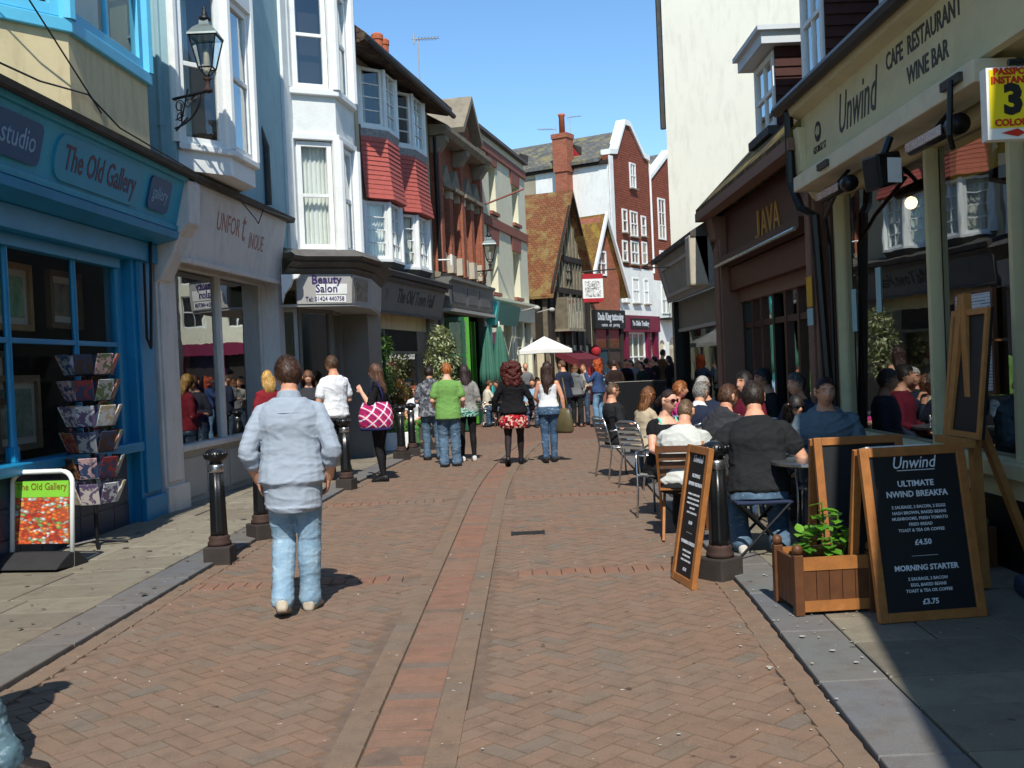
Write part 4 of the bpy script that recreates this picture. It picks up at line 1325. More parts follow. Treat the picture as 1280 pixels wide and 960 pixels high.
# ================================================================ right-hand row
WR = wall_frame((3.4, 22.0), (3.4, 4.0))
M_UCREAM = mat('cafe_cream_paint', 'cdc59c', .6, .06, 1.5, .08, 80, stain=.25)
M_BROWN = mat('chocolate_paint', '4a2c20', .5, .1, 3, .08, 80)
M_PINKB = mat('dusty_brown_paint', '7d5f50', .65, .07, 2, .1, 80, stain=.2)
M_BLACKP = mat('black_paint', '121314', .4, .15, 4, .05, 80)
M_DTILE = mat('dark_hung_tile', '43251f', .85, .2, 10, .4, 40)
M_STEEL = mat('brushed_steel', 'b8babb', .28, .06, 8, .05, 200, .95)
M_WOOD = mat('varnished_wood', '9c6535', .45, .2, 14, .15, 60)
M_WOODD = mat('dark_wood', '5d3a22', .5, .2, 14, .15, 60)

# white tower
TW = thing('white_tower_block', (6, 25, 0), 'tall plain white rendered end wall rising above the cafe roofs', 'building')
M_TOWER = mat('cream_white_render', 'd6d3c3', .9, .03, .7, .25, 30, stain=.22, streak=1)
solid('wall', M_TOWER, TW, [(3.42, 21.6), (10.5, 21.6), (10.5, 31), (5.6, 31)], 0, 15)
b = MB()
b.tube([V((3.38, 21.75, 6.4)), V((3.38, 21.75, 15))], .06, 8)
b.build('drainpipe', M_LEAD, TW)

# ----- cafe with cream fascia
U1 = thing('cafe_building', WR(14, -2, 0), 'cream-fronted cafe with large windows under the painted name board', 'building')
S0, S1 = 11.08, 17.6
MB().prism(WORLD, [wp(WR, S0, 0), wp(WR, S1, 0), wp(WR, S1, -6), wp(WR, S0, -6)], 3.3, 4.1, 'z').build('wall', M_UCREAM, U1)
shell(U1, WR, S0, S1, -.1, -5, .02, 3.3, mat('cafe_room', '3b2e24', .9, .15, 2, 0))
BX('fascia', M_UCREAM, U1, WR, S0 - .08, S1, 0, .25, 3.48, 4.12)
b = MB()
b.prism(WR, [(.25, 3.44), (.29, 3.46), (.29, 3.52), (.25, 3.54)], S0 - .1, S1, 's').prism(WR, [(.25, 4.06), (.36, 4.10), (.38, 4.17), (.25, 4.2)], S0 - .1, S1, 's')
b.build('moulding', M_UCREAM, U1)
MB().prism(WR, [(0, 3.2), (.12, 3.2), (.3, 3.5), (.34, 3.95), (0, 3.95)], S0 - .12, S0 + .1, 's').build('console', M_UCREAM, U1, bevel=.01)
BX('awning_case', mat('awning_cream', 'd8d0b4', .6, .06, 2, .05, 80, stain=.3), U1, WR, S0 + .05, 15.35, .1, .38, 3.28, 3.43, bevel=.01)
for s in (12.05, 14.9): BX('awning_bracket', M_LEAD, U1, WR, s, s + .3, .38, .41, 3.33, 3.39)
MB().tube([WR(15.1, .42, 3.36), WR(15.1, .44, 3.0), WR(15.05, .4, 2.92)], .02, 6).build('awning_crank', M_IRON, U1)
cm = MB().lathe((0, 0, 0), [(.1, 0), (.1, .004)], 20)
cm.v = [WR(11.62 + p.x, .252 + p.z, 3.80 + p.y) for p in cm.v]
bd = cm.build('number_badge', M_BLKL, U1)
text(bd, 'lettering', '40', WR, 11.62, 3.80, .258, .13, M_UCREAM, bold=.002)
text(U1, 'lettering', 'GEORGE ST', WR, 11.66, 3.63, .252, .10, M_BLKL, wide=.8)
text(U1, 'lettering', 'Unwind', WR, 12.75, 3.78, .252, .52, mat('grey_brush_letter', '3a3b38', .6), wide=.62, shear=.35)
text(U1, 'lettering', 'CAFE  RESTAURANT', WR, 14.22, 3.92, .252, .2, mat('grey_brush_letter', '3a3b38'), wide=.78, bold=.003)
text(U1, 'lettering', 'WINE BAR', WR, 14.32, 3.69, .252, .19, mat('grey_brush_letter', '3a3b38'), wide=.85, bold=.003)
b = MB()
b.tube([WR(S0 - .35, .42, 4.22), WR(S1, .42, 4.18)], .065, 8)
b.build('gutter', M_BLACKP, U1)
b = MB()
b.tube([WR(S0 - .1, .36, 4.18), WR(S0 - .1, .36, 3.4), WR(S0, .30, 3.12), WR(S0 + .16, .2, 3.02), WR(S0 + .16, .08, .05)], .05, 8)
b.build('drainpipe', M_BLACKP, U1)
b = MB()
b.tube([WR(S0 + .28, .1, .05), WR(S0 + .28, .1, 2.7), WR(S0 + .5, .2, 2.95), WR(S0 + 1.2, .25, 3.2)], .02, 6)
b.build('cable', M_BLACKP, U1)
for s0, s1 in ((11.36, 13.62), (13.76, 15.0), (15.1, 17.4)):
    p_ = pane(U1, WR, s0, s1, .82, 3.24, -.05)
for s in (11.28, 13.62, 15.0): BX('window_post', M_UCREAM, U1, WR, s, s + (.055 if s < 15 else .05), -.08, .03, .8, 3.28, bevel=.008)
BX('window_head', M_UCREAM, U1, WR, S0, S1, -.1, .02, 3.2, 3.3)
BX('sill', M_UCREAM, U1, WR, S0 + .1, S1, -.1, .12, .7, .81, bevel=.01)
BX('stall_riser', M_UCREAM, U1, WR, S0 + .1, S1, -.1, .03, .55, .7)
BX('plinth', M_BLACKP, U1, WR, S0, S1, -.12, .015, 0, .55)
BX('blind', mat('yellow_blind', 'c9ab3c', .8, .06, 3, .1), U1, WR, 13.74, 17.4, -.16, -.14, 2.88, 3.2)
BX('corner_post', M_BROWN, U1, WR, S0 - .02, S0 + .2, -.1, .06, 0, 3.3)
for s0, z0, z1 in ((14.08, 1.68, 1.98), (14.08, 1.28, 1.60)):
    m_ = BX('menu_frame', M_WOODD, U1, WR, s0 - .03, s0 + .60, -.03, .0, z0 - .03, z1 + .03)
    t = NT('menu_print')
    uvn = t.uv()
    br = t.n.new('ShaderNodeTexBrick')
    br.inputs['Scale'].default_value = 1
    br.inputs['Brick Width'].default_value = .19
    br.inputs['Row Height'].default_value = .022
    br.inputs['Mortar Size'].default_value = .006
    for k, cc in (('Color1', '6f7f92'), ('Color2', 'b8c4d0'), ('Mortar', 'ccd6de')): br.inputs[k].default_value = (*lin(cc), 1)
    t.link(uvn, br.inputs[0])
    BX('menu_sheet', t.done(t.bsdf(br.outputs[0], .6)), m_, WR, s0, s0 + .57, 0, .004, z0, z1)
for s, z in ((11.55, 2.1), (12.25, 2.25)): BX('window_sticker', mat('pale_blue_paper', '9cc0c8', .7), U1, WR, s, s + .13, -.045, -.042, z - .3, z + .12)
# heaters, lantern, lamp under the awning case
for s in (12.35, 14.6):
    h = thing('patio_heater', WR(s, .3, 3.05), 'tubular patio heater under the cafe awning, %s' % ('beside the window post' if s > 13 else 'nearer the brown JAVA shop'), 'heater', 'wall heaters')
    MB().tube([WR(s - .45, .32, 3.1), WR(s + .3, .32, 3.1)], .05, 10).build('tube', M_IRON, h, smooth=True)
    MB().box(WR, s - .4, s + .25, .38, .39, 3.06, 3.13).build('grille', M_STEEL, h)
    MB().lathe((0, 0, 0), [(.1, 0), (.1, .16)], 14)
    e = MB().tube([WR(s + .3, .32, 3.1), WR(s + .40, .32, 3.1)], .072, 12).build('end_cap', M_BLACKP, h, smooth=True)
    MB().tube([WR(s, .32, 3.15), WR(s, .2, 3.28)], .02, 6).build('bracket', M_IRON, h)
c = WR(13.85, .42, 2.84)
ln = thing('bracket_lantern', c, 'black box spotlight with pale lens under the cafe awning', 'lamp')
f = Frame(c, (.25, -.97, 0), (-.97, -.25, 0))
MB().prism(f, [(-.11, .06), (.11, 0), (.14, .27), (-.07, .30)], -.11, .11, 's').build('housing', M_BLACKP, ln, bevel=.02)
MB().box(f, .112, .117, -.07, .05, .05, .24).build('lens', M_WHITE, ln)
MB().tube([f(0, 0, .29), f(0, -.06, .42)], .03, 6).build('bracket', M_BLACKP, ln)
t = NT('warm_bulb')
em = t.new('Emission')
em.inputs[0].default_value = (1, .62, .25, 1)
em.inputs[1].default_value = 5
bl = thing('ceiling_lamp', WR(12.0, -.5, 2.9), 'small warm glowing globe lamp inside the cafe window', 'lamp')
MB().ball(WR(12.0, -.5, 3.0), .06).build('bulb', t.done(em), bl, smooth=True)
MB().tube([WR(12.0, -.5, 3.05), WR(12.0, -.5, 3.28)], .008, 5).build('cord', M_BLACKP, bl)

# ----- brown JAVA shop
J = thing('java_building', WR(8, -2, 0), 'brown JAVA shop with gold lettering under a lichened tiled roof', 'building')
J0, J1 = 5.62, 11.06
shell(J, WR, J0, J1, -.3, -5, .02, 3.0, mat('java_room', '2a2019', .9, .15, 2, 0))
BX('fascia', M_BROWN, J, WR, J0, J1, -.3, .04, 2.96, 3.8)
for s, w in ((J0 + .02, .46), (J1 - .42, .36)):
    b = MB()
    b.box(WR, s, s + w, -.3, .14, 0, 3.75).box(WR, s + .09, s + w - .09, .14, .17, .4, 3.3).box(WR, s - .01, s + w + .01, .14, .2, 0, .3)
    b.build('pilaster', M_PINKB, J, bevel=.01)
MB().prism(WR, [(.14, 3.4), (.2, 3.42), (.26, 3.75), (.14, 3.75)], J0 + .02, J0 + .48, 's').build('console', M_PINKB, J)
jp = [(.13, .40), (.20, .40), (.20, .10), (.165, .025), (.08, -.01), (0, .04), (.02, .10), (.08, .06), (.12, .08), (.13, .13)]
MB().prism(WR, [(8.06 + x, 3.11 + z) for x, z in jp], .045, .065, 'n').build('lettering', mat('gold_letter', 'b5863a', .4, .1, 20, .05), J)
text(J, 'lettering', 'AVA', WR, 8.82, 3.3, .045, .52, mat('gold_letter', 'b5863a', .4, .1, 20, .05), wide=.95, ext=.01, shear=-.05)
MB().tube([WR(J0 + .6, .24, 2.97), WR(J1 - .45, .24, 2.97)], .025, 8).build('awning_rail', M_STEEL, J)
BX('awning_roll', M_BROWN, J, WR, J0 + .55, J1 - .44, .04, .2, 2.98, 3.1)
BX('panel', mat('russet_panel', '5a3122', .5, .1, 3, .05), J, WR, J0 + .5, J1 - .42, -.2, .02, 2.6, 2.94)
BX('door_head', M_PINKB, J, WR, J0 + .5, J1 - .42, -.3, -.12, 2.42, 2.6)
b = MB()
for k, s in enumerate((6.2, 6.75, 7.3, 7.95, 8.55, 9.15, 9.75, 10.3)):
    BX('door_post', M_BROWN if k % 3 else M_BLACKP, J, WR, s, s + .1, -.25, -.15, 0, 2.42)
for s0, s1 in ((6.3, 6.75), (6.85, 7.3), (7.4, 7.95), (8.65, 9.15), (9.25, 9.75), (9.85, 10.3)): pane(J, WR, s0, s1, .5, 2.42, -.2)
BX('door_rail', M_BROWN, J, WR, 6.2, 10.5, -.25, -.16, 2.02, 2.1)
BX('stall_riser', M_BROWN, J, WR, 6.2, 10.5, -.25, -.14, 0, .5)
n1 = BX('notice', mat('yellow_notice', 'c79a1e', .6, .2, 14, .05), J, WR, J1 - .32, J1 - .12, .17, .175, 2.1, 2.42)
BX('notice_card', mat('pale_blue_paper', '9cc0c8'), n1, WR, J1 - .32, J1 - .12, .17, .176, 1.9, 2.08)
# roof with white eaves board
prof = [(.38, 3.86), (.38, 3.94), (-2.4, 6.74), (-5.2, 3.94), (-5.2, 3.86)]
profile(J, 'roof', brick_mat('mossy_roof_tile', '5a4a34', '4a3c2c', '2a231a', .17, .11, .012, .9, .6, .5, '8d7f3a', .3), WR, J0 - .1, J1 - .02, prof)
profile(U1, 'roof', _mats['mossy_roof_tile'], WR, J1, S1 + .3, [(.30, 4.2), (.30, 4.26), (-2.4, 6.74), (-5.2, 4.2), (-5.2, 4.1)])
BX('eaves_board', M_PINKB, J, WR, J0 - .08, J1, .22, .4, 3.74, 3.87)
# dormers
for di, (s0, s1, z0, z1, nf) in enumerate(((7.2, 8.3, 4.62, 5.62, -.2), (9.55, 10.45, 4.70, 6.2, -.2))):
    d_ = MB().box(WR, s0, s1, -2.2, nf - .06, z0 - .5, z1).build('dormer', M_DTILE, J)
    window(d_, WR, s0 + .04, s1 - .04, z0, z1 - .02, nf, M_WHITE, G_UP, 2, 2, .08, .035, curtain=M_CURT)
    nn = int((z1 - z0 + .5) / .125)
    for i in range(nn):
        z = z0 - .5 + i * .125
        MB().prism(WR, [(s1, z), (s1 + .035, z), (s1 + .012, z + .135), (s1, z + .135)], -2.2, nf - .02, 'n').build('tile_course', M_DTILE, J)
    b = MB()
    b.box(WR, s0 - .14, s1 + .16, -2.3, nf + .18, z1 + .02, z1 + .18).box(WR, s0 - .2, s1 + .22, -2.3, nf + .24, z1 + .18, z1 + .24)
    b.build('dormer_roof', mat('pale_grey_trim', 'c9cfd2', .6, .05, 3, .05), J)
    BX('dormer_sill', M_LEAD, J, WR, s0 - .02, s1 + .02, nf - .05, nf + .1, z0 - .12, z0 - .01)
    BX('dormer_apron', M_DTILE, J, WR, s0, s1, nf - .3, nf + .0, z0 - .55, z0 - .12)
# pale upper wall to the right of the dormers
MB().prism(WORLD, [wp(WR, 11.9, -.3), wp(WR, S1, -.3), wp(WR, S1, -6), wp(WR, 11.9, -6)], 4.1, 9.0, 'z').build('upper_wall', mat('pale_blue_render', 'b9c3c4', .8, .05, 1.5, .15, 60, stain=.15), U1)

# ----- grey fascia shop beyond
K = thing('grey_shop_building', WR(3, -2, 0), 'small shop with weathered grey fascia at the foot of the white tower', 'building')
k = WR.at(0, .22, 2.72, tilt=14)
BX('fascia', mat('weathered_grey_paint', '8e8f88', .7, .1, 3, .15, 60, stain=.45), K, k, 1.2, 5.6, -.2, 0, 0, .84)
b = MB()
b.box(k, 1.6, 5.2, 0, .03, .1, .16).box(k, 1.6, 5.2, 0, .03, .62, .68).box(k, 1.6, 1.66, 0, .03, .16, .62).box(k, 5.14, 5.2, 0, .03, .16, .62)
b.build('fascia_panel', M_GREYP, K)
profile(K, 'roof', M_LEAD, WR, 1.0, 5.62, [(.5, 3.52), (.5, 3.6), (-1.2, 4.6), (-1.2, 3.5)])
BX('console', M_STONEL, K, WR, 5.2, 5.6, .2, .52, 2.75, 3.55, bevel=.03)
shell(K, WR, .9, 5.6, -.1, -4, .02, 2.75, mat('java_room', '2a2019'))
for s in (.9, 5.35): BX('pilaster', M_BLACKP, K, WR, s, s + .24, -.1, .1, 0, 2.75)
BX('window_head', M_GREYPL, K, WR, 1.14, 5.35, -.1, .0, 2.2, 2.75)
pane(K, WR, 1.14, 5.35, .5, 2.2, -.05, G_DIM)
BX('stall_riser', M_BLACKP, K, WR, 1.14, 5.35, -.1, .02, 0, .5)
BX('glazing_rail', M_GREYP, K, WR, 1.14, 5.35, -.08, .02, 2.14, 2.2)
b = MB()
p = WR(3.4, .5, 3.25)
b.tube([p, p + V((-.5, 0, .0))], .014, 5).tube([p + V((-.1, 0, .16)), p + V((-.3, 0, .12)), p + V((-.5, 0, 0))], .012, 5)
tag(b.build('sign_bracket', M_IRON), 'thin iron bracket on the weathered grey shop fascia', 'bracket')

# ----- unseen house on the right, its plan shaped so shade falls over the pavement
N = thing('unseen_shade_house', (3.5, 0, 0), 'unseen cream house right of view, shaped to shade the cafe pavement', 'building')
solid('wall', M_UCREAM, N, [(1.30, -3.6), (2.26, 1.04), (2.64, 5.0), (7, 5.0), (7, -3.6)], .02, 5.9)
solid('eaves', M_LEAD, N, [(1.25, -3.6), (2.21, 1.04), (2.60, 5.05), (7, 5.05), (7, -3.6)], 5.9, 6.0)
# yellow photo sign on it
YS = thing('photo_sign', (2.4, 4.6, 2.5), 'yellow passport photo sign with big black 3 hanging at right', 'sign')
c0, c1 = at_y(1232, 85, 4.6), at_y(1235, 175, 4.6)
f = Frame((c0.x, 4.6, c1.z), (1, 0, 0), (0, -1, 0))
hh = c0.z - c1.z
BX('board', M_WHITE, YS, f, 0, .62, -.06, 0, 0, hh)
BX('yellow_face', mat('sign_yellow', 'e8d21c', .4, .03, 3, 0), YS, f, .012, .61, 0, .003, .05, hh - .01)
M_SRED = mat('sign_red', 'c02a1c', .4, .03, 3, 0)
text(YS, 'lettering', 'PASSPORT', f, .03, hh * .935, .004, .042, M_SRED, 'LEFT', bold=.0015)
text(YS, 'lettering', 'INSTANT', f, .018, hh * .815, .004, .042, M_SRED, 'LEFT', bold=.0015)
text(YS, 'lettering', '3', f, .115, hh * .53, .004, .175, M_BLKL, bold=.009)
text(YS, 'lettering', 'COLOUR', f, .03, hh * .225, .004, .042, M_SRED, 'LEFT', bold=.0015)
MB().prism(f, [(.06, .028), (.13, .045), (.165, .026), (.13, .01)], .001, .004, 'n').build('arrow_mark', M_SRED, YS)
MB().tube([V((c0.x + .1, 4.6, c0.z + .02)), V((2.60, 4.6, c0.z + .02))], .015, 6).build('bracket', M_IRON, YS)
# ================================================================ street furniture
M_ALU = mat('polished_aluminium', 'c4c6c8', .22, .05, 10, .03, 200, .95)
M_BOLL = mat('gloss_black_iron', '141517', .32, .25, 14, .25, 70, .0, .5, stain=.15)
M_RUST = mat('rusty_collar', '3c2a24', .8, .3, 14, .4, 70)
M_BBASE = mat('worn_iron_base', '38322f', .85, .25, 9, .4, 50, stain=.4)
PZ = .047
def at0(x, y, z=0): return V((x, y, z))

# ---- bollards
def bollard(loc, label):
    t = thing('bollard', loc, label, 'bollard', 'black and silver iron bollards')
    f = Frame(loc, (1, 0, 0), (0, 1, 0))
    MB().prism(f, [(-.115, -.115), (.115, -.115), (.115, .115), (-.115, .115)], 0, .17, 'z').build('base', M_BBASE, t, bevel=.012)
    MB().lathe(loc, [(.10, .17), (.10, .20), (.085, .215), (.092, .24), (.075, .26)], 18).build('collar', M_RUST, t, smooth=True)
    k = 16
    rings = []
    for z, r in ((.255, .074), (.30, .071), (.55, .066), (.80, .060)):
        rings.append([V(loc) + V(((r * (1 + .05 * math.cos(8 * a))) * math.cos(a), (r * (1 + .05 * math.cos(8 * a))) * math.sin(a), z)) for a in [2 * math.pi * i / 32 for i in range(32)]])
    MB().loft(rings).build('shaft', M_BOLL, t, smooth=True)
    MB().lathe(loc, [(.063, .80), (.068, .81), (.068, .85), (.062, .87)], 18).build('silver_band', M_STEEL, t, smooth=True)
    MB().lathe(loc, [(.058, .87), (.05, .885), (.056, .90), (.092, .915), (.10, .935), (.096, .96), (.08, .985), (.05, 1.0), (.01, 1.008)], 18).build('cap', M_BOLL, t, smooth=True)
    b = MB()
    for i in range(12):
        a = 2 * math.pi * i / 12
        b.ball(V(loc) + V((.088 * math.cos(a), .088 * math.sin(a), .955)), .022, k=6, m=4)
    q = b.build('cap_bead', M_BOLL, t, smooth=True)
    q['kind'] = 'stuff'
    return t
b0 = bollard(at0(-2.58, 8.95), 'bollard nearest the camera on the left kerb')
for (x, y), lab in (((-2.52, 10.2), 'bollard hidden behind the walking man in grey shirt'), ((-2.32, 14.2), 'bollard beside the man in white t-shirt'),
                    ((-2.02, 18.55), 'left one of the two bollards behind the girl with the plaid bag'), ((-1.9, 19.3), 'right one of the two bollards behind the girl with the plaid bag'),
                    ((-1.72, 20.6), 'bollard just behind the man in grey camouflage hoodie'), ((1.44, 7.45), 'bollard behind the narrow menu board on the cafe side')):
    dup(b0, (x, y, 0), random.uniform(0, 1.5), lab)

# ---- left A-sign of the gallery
t = thing('pavement_sign', at0(-4.12, 8.95, PZ), 'white tubular pavement sign with green and orange gallery poster', 'sign')
f = Frame((-4.12, 8.95, PZ), (.985, -.17, 0), (-.17, -.985, 0)).at(0, 0, 0, tilt=-5)
w = .285
pts = [f(-w, 0, .0), f(-w, 0, .72)] + [f(-w + .1 - .1 * math.cos(a), 0, .72 + .1 * math.sin(a)) for a in [math.pi / 2 * i / 5 for i in range(1, 6)]]
pts += [f(w - .1 + .1 * math.sin(a), 0, .82 - .1 + .1 * math.cos(a)) for a in [math.pi / 2 * i / 5 for i in range(0, 6)]] + [f(w, 0, 0)]
MB().tube(pts, .022, 8).build('frame', M_WHITE, t, smooth=True)
tt = NT('poster_town')
p = tt.obj()
vo = tt.n.new('ShaderNodeTexVoronoi')
vo.inputs['Scale'].default_value = 24
mp = tt.new('Mapping')
mp.inputs['Scale'].default_value = (1, 1, 1.9)
tt.link(p, mp.inputs[0])
tt.link(mp.outputs[0], vo.inputs[0])
sp = tt.n.new('ShaderNodeSeparateColor')
tt.link(vo.outputs['Color'], sp.inputs[0])
town = tt.ramp(sp.outputs[0], [(.0, lin('e8602a')), (.2, lin('d8d8d0')), (.35, lin('d04a20')), (.5, lin('f09040')), (.62, lin('8ab060')), (.7, lin('e86a30')), (.85, lin('c03020')), (1.0, lin('f0c0a0'))])
tt.n[-1].color_ramp.interpolation = 'CONSTANT'
town = tt.mix(tt.ramp(vo.outputs['Distance'], [(.25, 0.0), (.5, .6)]), town, lin('4a3a34'))
BX('poster', tt.done(tt.bsdf(town, .5)), t, f, -w + .03, w - .03, -.006, .006, .20, .70)
MB().box(f, -w + .03, w - .03, .006, .008, .60, .74).build('poster_head', mat('lime_print', '7fc23a', .5, .05, 4, 0), t)
text(t, 'lettering', 'The Old Gallery', f, 0, .69, .009, .085, mat('brown_print', '7a4a22', .6, .1, 10, 0), wide=.85)
MB().box(f, -w + .02, w - .02, -.008, .0, .72, .75).build('top_rail', M_IRON, t)
MB().prism(f, [(-.3, 0), (.3, 0), (.3, .02), (.1, .10), (-.1, .10), (-.3, .02)], -.31, .31, 's').build('rubber_base', mat('black_rubber', '2a2a2b', .8, .15, 6, .2, 60), t) if False else None
MB().prism(f, [(-.24, 0), (.26, 0), (.20, .05), (.06, .13), (-.06, .13), (-.2, .05)], -w - .02, w + .02, 's').build('rubber_base', mat('black_rubber', '2a2a2b', .8, .15, 6, .2, 60), t, bevel=.01)

# ---- postcard spinner
c = V((-4.06, 10.0, PZ))
t = thing('postcard_rack', c, 'tall revolving rack of postcards and prints before the gallery window', 'rack')
MB().lathe(c, [(.02, 0), (.02, 1.85)], 8).build('pole', M_IRON, t)
b = MB()
for a in (0, 1, 2, 3):
    b.tube([c + V((0, 0, .06)), c + V((.28 * math.cos(a * 1.57 + .4), .28 * math.sin(a * 1.57 + .4), .02))], .016, 6)
b.build('foot', M_IRON, t)
PC = ['c8ccd0', '8a3030', '303a5a', 'b8a888', '9aa0a0', '5a6a50', 'd0c8c0', '40302a', 'a06a4a', '6a5a7a', 'c0a0a0', '3a4a6a']
pm_ = []
for i, cc in enumerate(PC):
    x = NT('card_%d' % i)
    n = x.noise(x.obj(), 11, 2, .5, .8)
    c2 = lin(PC[(i * 5 + 3) % len(PC)])
    pm_.append(x.done(x.bsdf(x.ramp(n, [(.47, lin(cc)), (.50, c2), (.60, c2), (.63, lin(cc))]), .35)))
for r_ in range(6):
    z = .42 + r_ * .245
    for k in range(8):
        a = 2 * math.pi * k / 8 + .2
        fr_ = Frame(c + V((.19 * math.cos(a), .19 * math.sin(a), z)), (-math.sin(a), math.cos(a), 0), (math.cos(a), math.sin(a), 0)).at(0, 0, 0, tilt=22)
        MB().box(fr_, -.082, .082, 0, .012, 0, .215).build('card', pm_[(r_ * 5 + k * 3) % 12], t)
    b = MB()
    for k in range(8):
        a, a2 = 2 * math.pi * k / 8 + .2 - .39, 2 * math.pi * (k + 1) / 8 + .2 - .39
        b.tube([c + V((.235 * math.cos(a), .235 * math.sin(a), z)), c + V((.235 * math.cos(a2), .235 * math.sin(a2), z))], .005, 5)
    b.build('wire_tier', M_IRON, t)

# ---- framed menu boards on the cafe side
M_SLATEB = mat('chalkboard', '15181c', .55, .08, 5, .03, 60, stain=.0)
M_CHALK = mat('white_print', 'd6dbe0', .6, .04, 10, 0)
def easel_board(name, label, base, ax, w, h, lean, lines, fm, backleg=.32, mh=.0):
    """framed board leaning back by lean degrees, with a hinged rear leaf"""
    t = thing(name, base, label, 'menu board')
    a = V((ax[0], ax[1], 0)).normalized()
    f0 = Frame(base, a, (a.y, -a.x, 0))
    f = f0.at(0, 0, 0, tilt=-lean)
    fw = .055
    for nm, r in (('frame_side', (0, fw, -.02, .018, 0, h)), ('frame_side', (w - fw, w, -.02, .018, 0, h)), ('frame_top', (fw, w - fw, -.02, .017, h - fw, h)), ('frame_bottom', (fw, w - fw, -.02, .017, 0, fw))):
        BX(nm, fm, t, f, *r, bevel=.004)
    BX('board', M_SLATEB, t, f, fw, w - fw, -.015, .004, fw, h - fw)
    for (txt, x, z, s, wd, sh, bo) in lines:
        text(t, 'lettering', txt, f, w / 2 + x * w, z * h, .0045, s, M_CHALK, wide=wd, shear=sh, bold=bo, ext=.0006)
    if not backleg: return t, f
    g = f0.at(0, -backleg, 0, tilt=lean * .9)
    b = MB()
    b.box(g, 0, fw, -.02, .015, 0, h * .985).box(g, w - fw, w, -.02, .015, 0, h * .985).box(g, fw, w - fw, -.018, .013, h * .93, h * .985).box(g, fw, w - fw, -.018, .013, 0, fw)
    b.box(g, fw, w - fw, -.012, .006, fw, h * .93, 1)
    b.build('rear_leaf', [fm, M_SLATEB], t, bevel=.003)
    return t, f
L = [('Unwind', 0, .895, .125, .85, .3, .0005), ('ULTIMATE', 0, .765, .072, 1.02, 0, .002), ('NWIND BREAKFA', 0, .70, .074, .96, 0, .002),
     ('2 SAUSAGE, 2 BACON, 2 EGGS', 0, .62, .037, 1.0, 0, .0008), ('HASH BROWN, BAKED BEANS', 0, .584, .037, 1.0, 0, .0008), ('MUSHROOMS, FRESH TOMATO', 0, .548, .037, 1.0, 0, .0008),
     ('FRIED BREAD', 0, .512, .037, 1.0, 0, .0008), ('TOAST & TEA OR COFFEE', 0, .476, .037, 1.0, 0, .0008), ('£4.50', 0, .40, .066, 1.05, 0, .002), ('________', 0, .335, .06, 1, 0, 0),
     ('MORNING STARTER', .0, .245, .066, .98, 0, .002), ('2 SAUSAGE, 2 BACON', 0, .178, .037, 1.0, 0, .0008), ('EGG, BAKED BEANS', 0, .142, .037, 1.0, 0, .0008), ('TOAST & TEA OR COFFEE', 0, .106, .037, 1.0, 0, .0008)]
L2 = [(a, x, z * .93 + .07, s * (.8 if a == 'Unwind' else .66), w_, sh, bo * .6) for a, x, z, s, w_, sh, bo in L] + [('£3.75', 0, .105, .042, 1.05, 0, .0012)]
g0, g1 = gnd(1099, 780, PZ), gnd(1233, 770, PZ)
W1 = (g1 - g0).length
tb, fmb = easel_board('menu_board', 'large black menu board in wooden frame beside the planter', g0, (g1 - g0), W1, 1.0, 11, L2, M_WOOD, .42)
BX('top_flap', M_WHITE, tb, Frame(fmb(.06, -.03, 1.0), fmb.a, fmb.b), 0, W1 * .62, -.16, .0, .0, .012)
MB().box(fmb, W1 * .34, W1 * .70, .0045, .005, .858, .862).build('underline', M_CHALK, tb)
# second frame close behind it
g2, g3 = gnd(1062, 742, PZ), gnd(1180, 735, PZ)
easel_board('menu_board', 'second wooden framed board standing just behind the large menu board', V((g2.x - .05, 7.0, PZ)), (1, .04), .62, .98, 9, [], M_WOOD, .36)
n0, n1_ = gnd(841, 722, .012), gnd(872, 741, .012)
dd = (n1_ - n0)
tb2, _ = easel_board('menu_board', 'narrow menu board turned edge-on beside the cafe bollard', V((n0.x, n0.y, .012)), (dd.x, dd.y), .46, .98, 10, [(a, x, z, s * .72, w_, sh, bo) for a, x, z, s, w_, sh, bo in L2], M_WOOD, 0)

# ---- planter box
c = gnd(1036, 772, PZ)
c = V((1.86, 6.36, PZ))
t = thing('planter_box', c, 'square wooden planter with leafy green plant beside the menu board', 'planter')
f = Frame(c, (.995, .06, 0), (.06, -.995, 0))
hw, hd, hh = .225, .19, .34
for sx in (-1, 1):
    for sy in (-1, 1):
        p = MB().box(f, sx * hw - .028, sx * hw + .028, sy * hd - .028, sy * hd + .028, 0, hh + .02).build('post', M_WOODD, t, bevel=.004)
        MB().ball(f(sx * hw, sy * hd, hh + .05), .034).build('finial', M_WOODD, t, smooth=True)
for n0_, n1__ in ((hd - .012, hd + .012), (-hd - .012, -hd + .012)):
    for k in range(5): BX('plank', M_WOODD, t, f, -hw + .03 + k * .079, -hw + .03 + k * .079 + .075, n0_, n1__, .08, hh - .06)
    BX('rail', M_WOOD, t, f, -hw + .028, hw - .028, n0_ - .006, n1__ + .006, .02, .085)
    BX('rail', M_WOOD, t, f, -hw + .028, hw - .028, n0_ - .006, n1__ + .006, hh - .075, hh)
for s in (-hw, hw):
    for k in range(4): BX('plank', M_WOODD, t, f, s - .012, s + .012, -hd + .03 + k * .08, -hd + .03 + k * .08 + .076, .04, hh - .01)
BX('soil', mat('potting_soil', '2a2018', .95, .3, 12, .5, 50), t, f, -hw + .02, hw - .02, -hd + .02, hd - .02, .1, hh - .06)

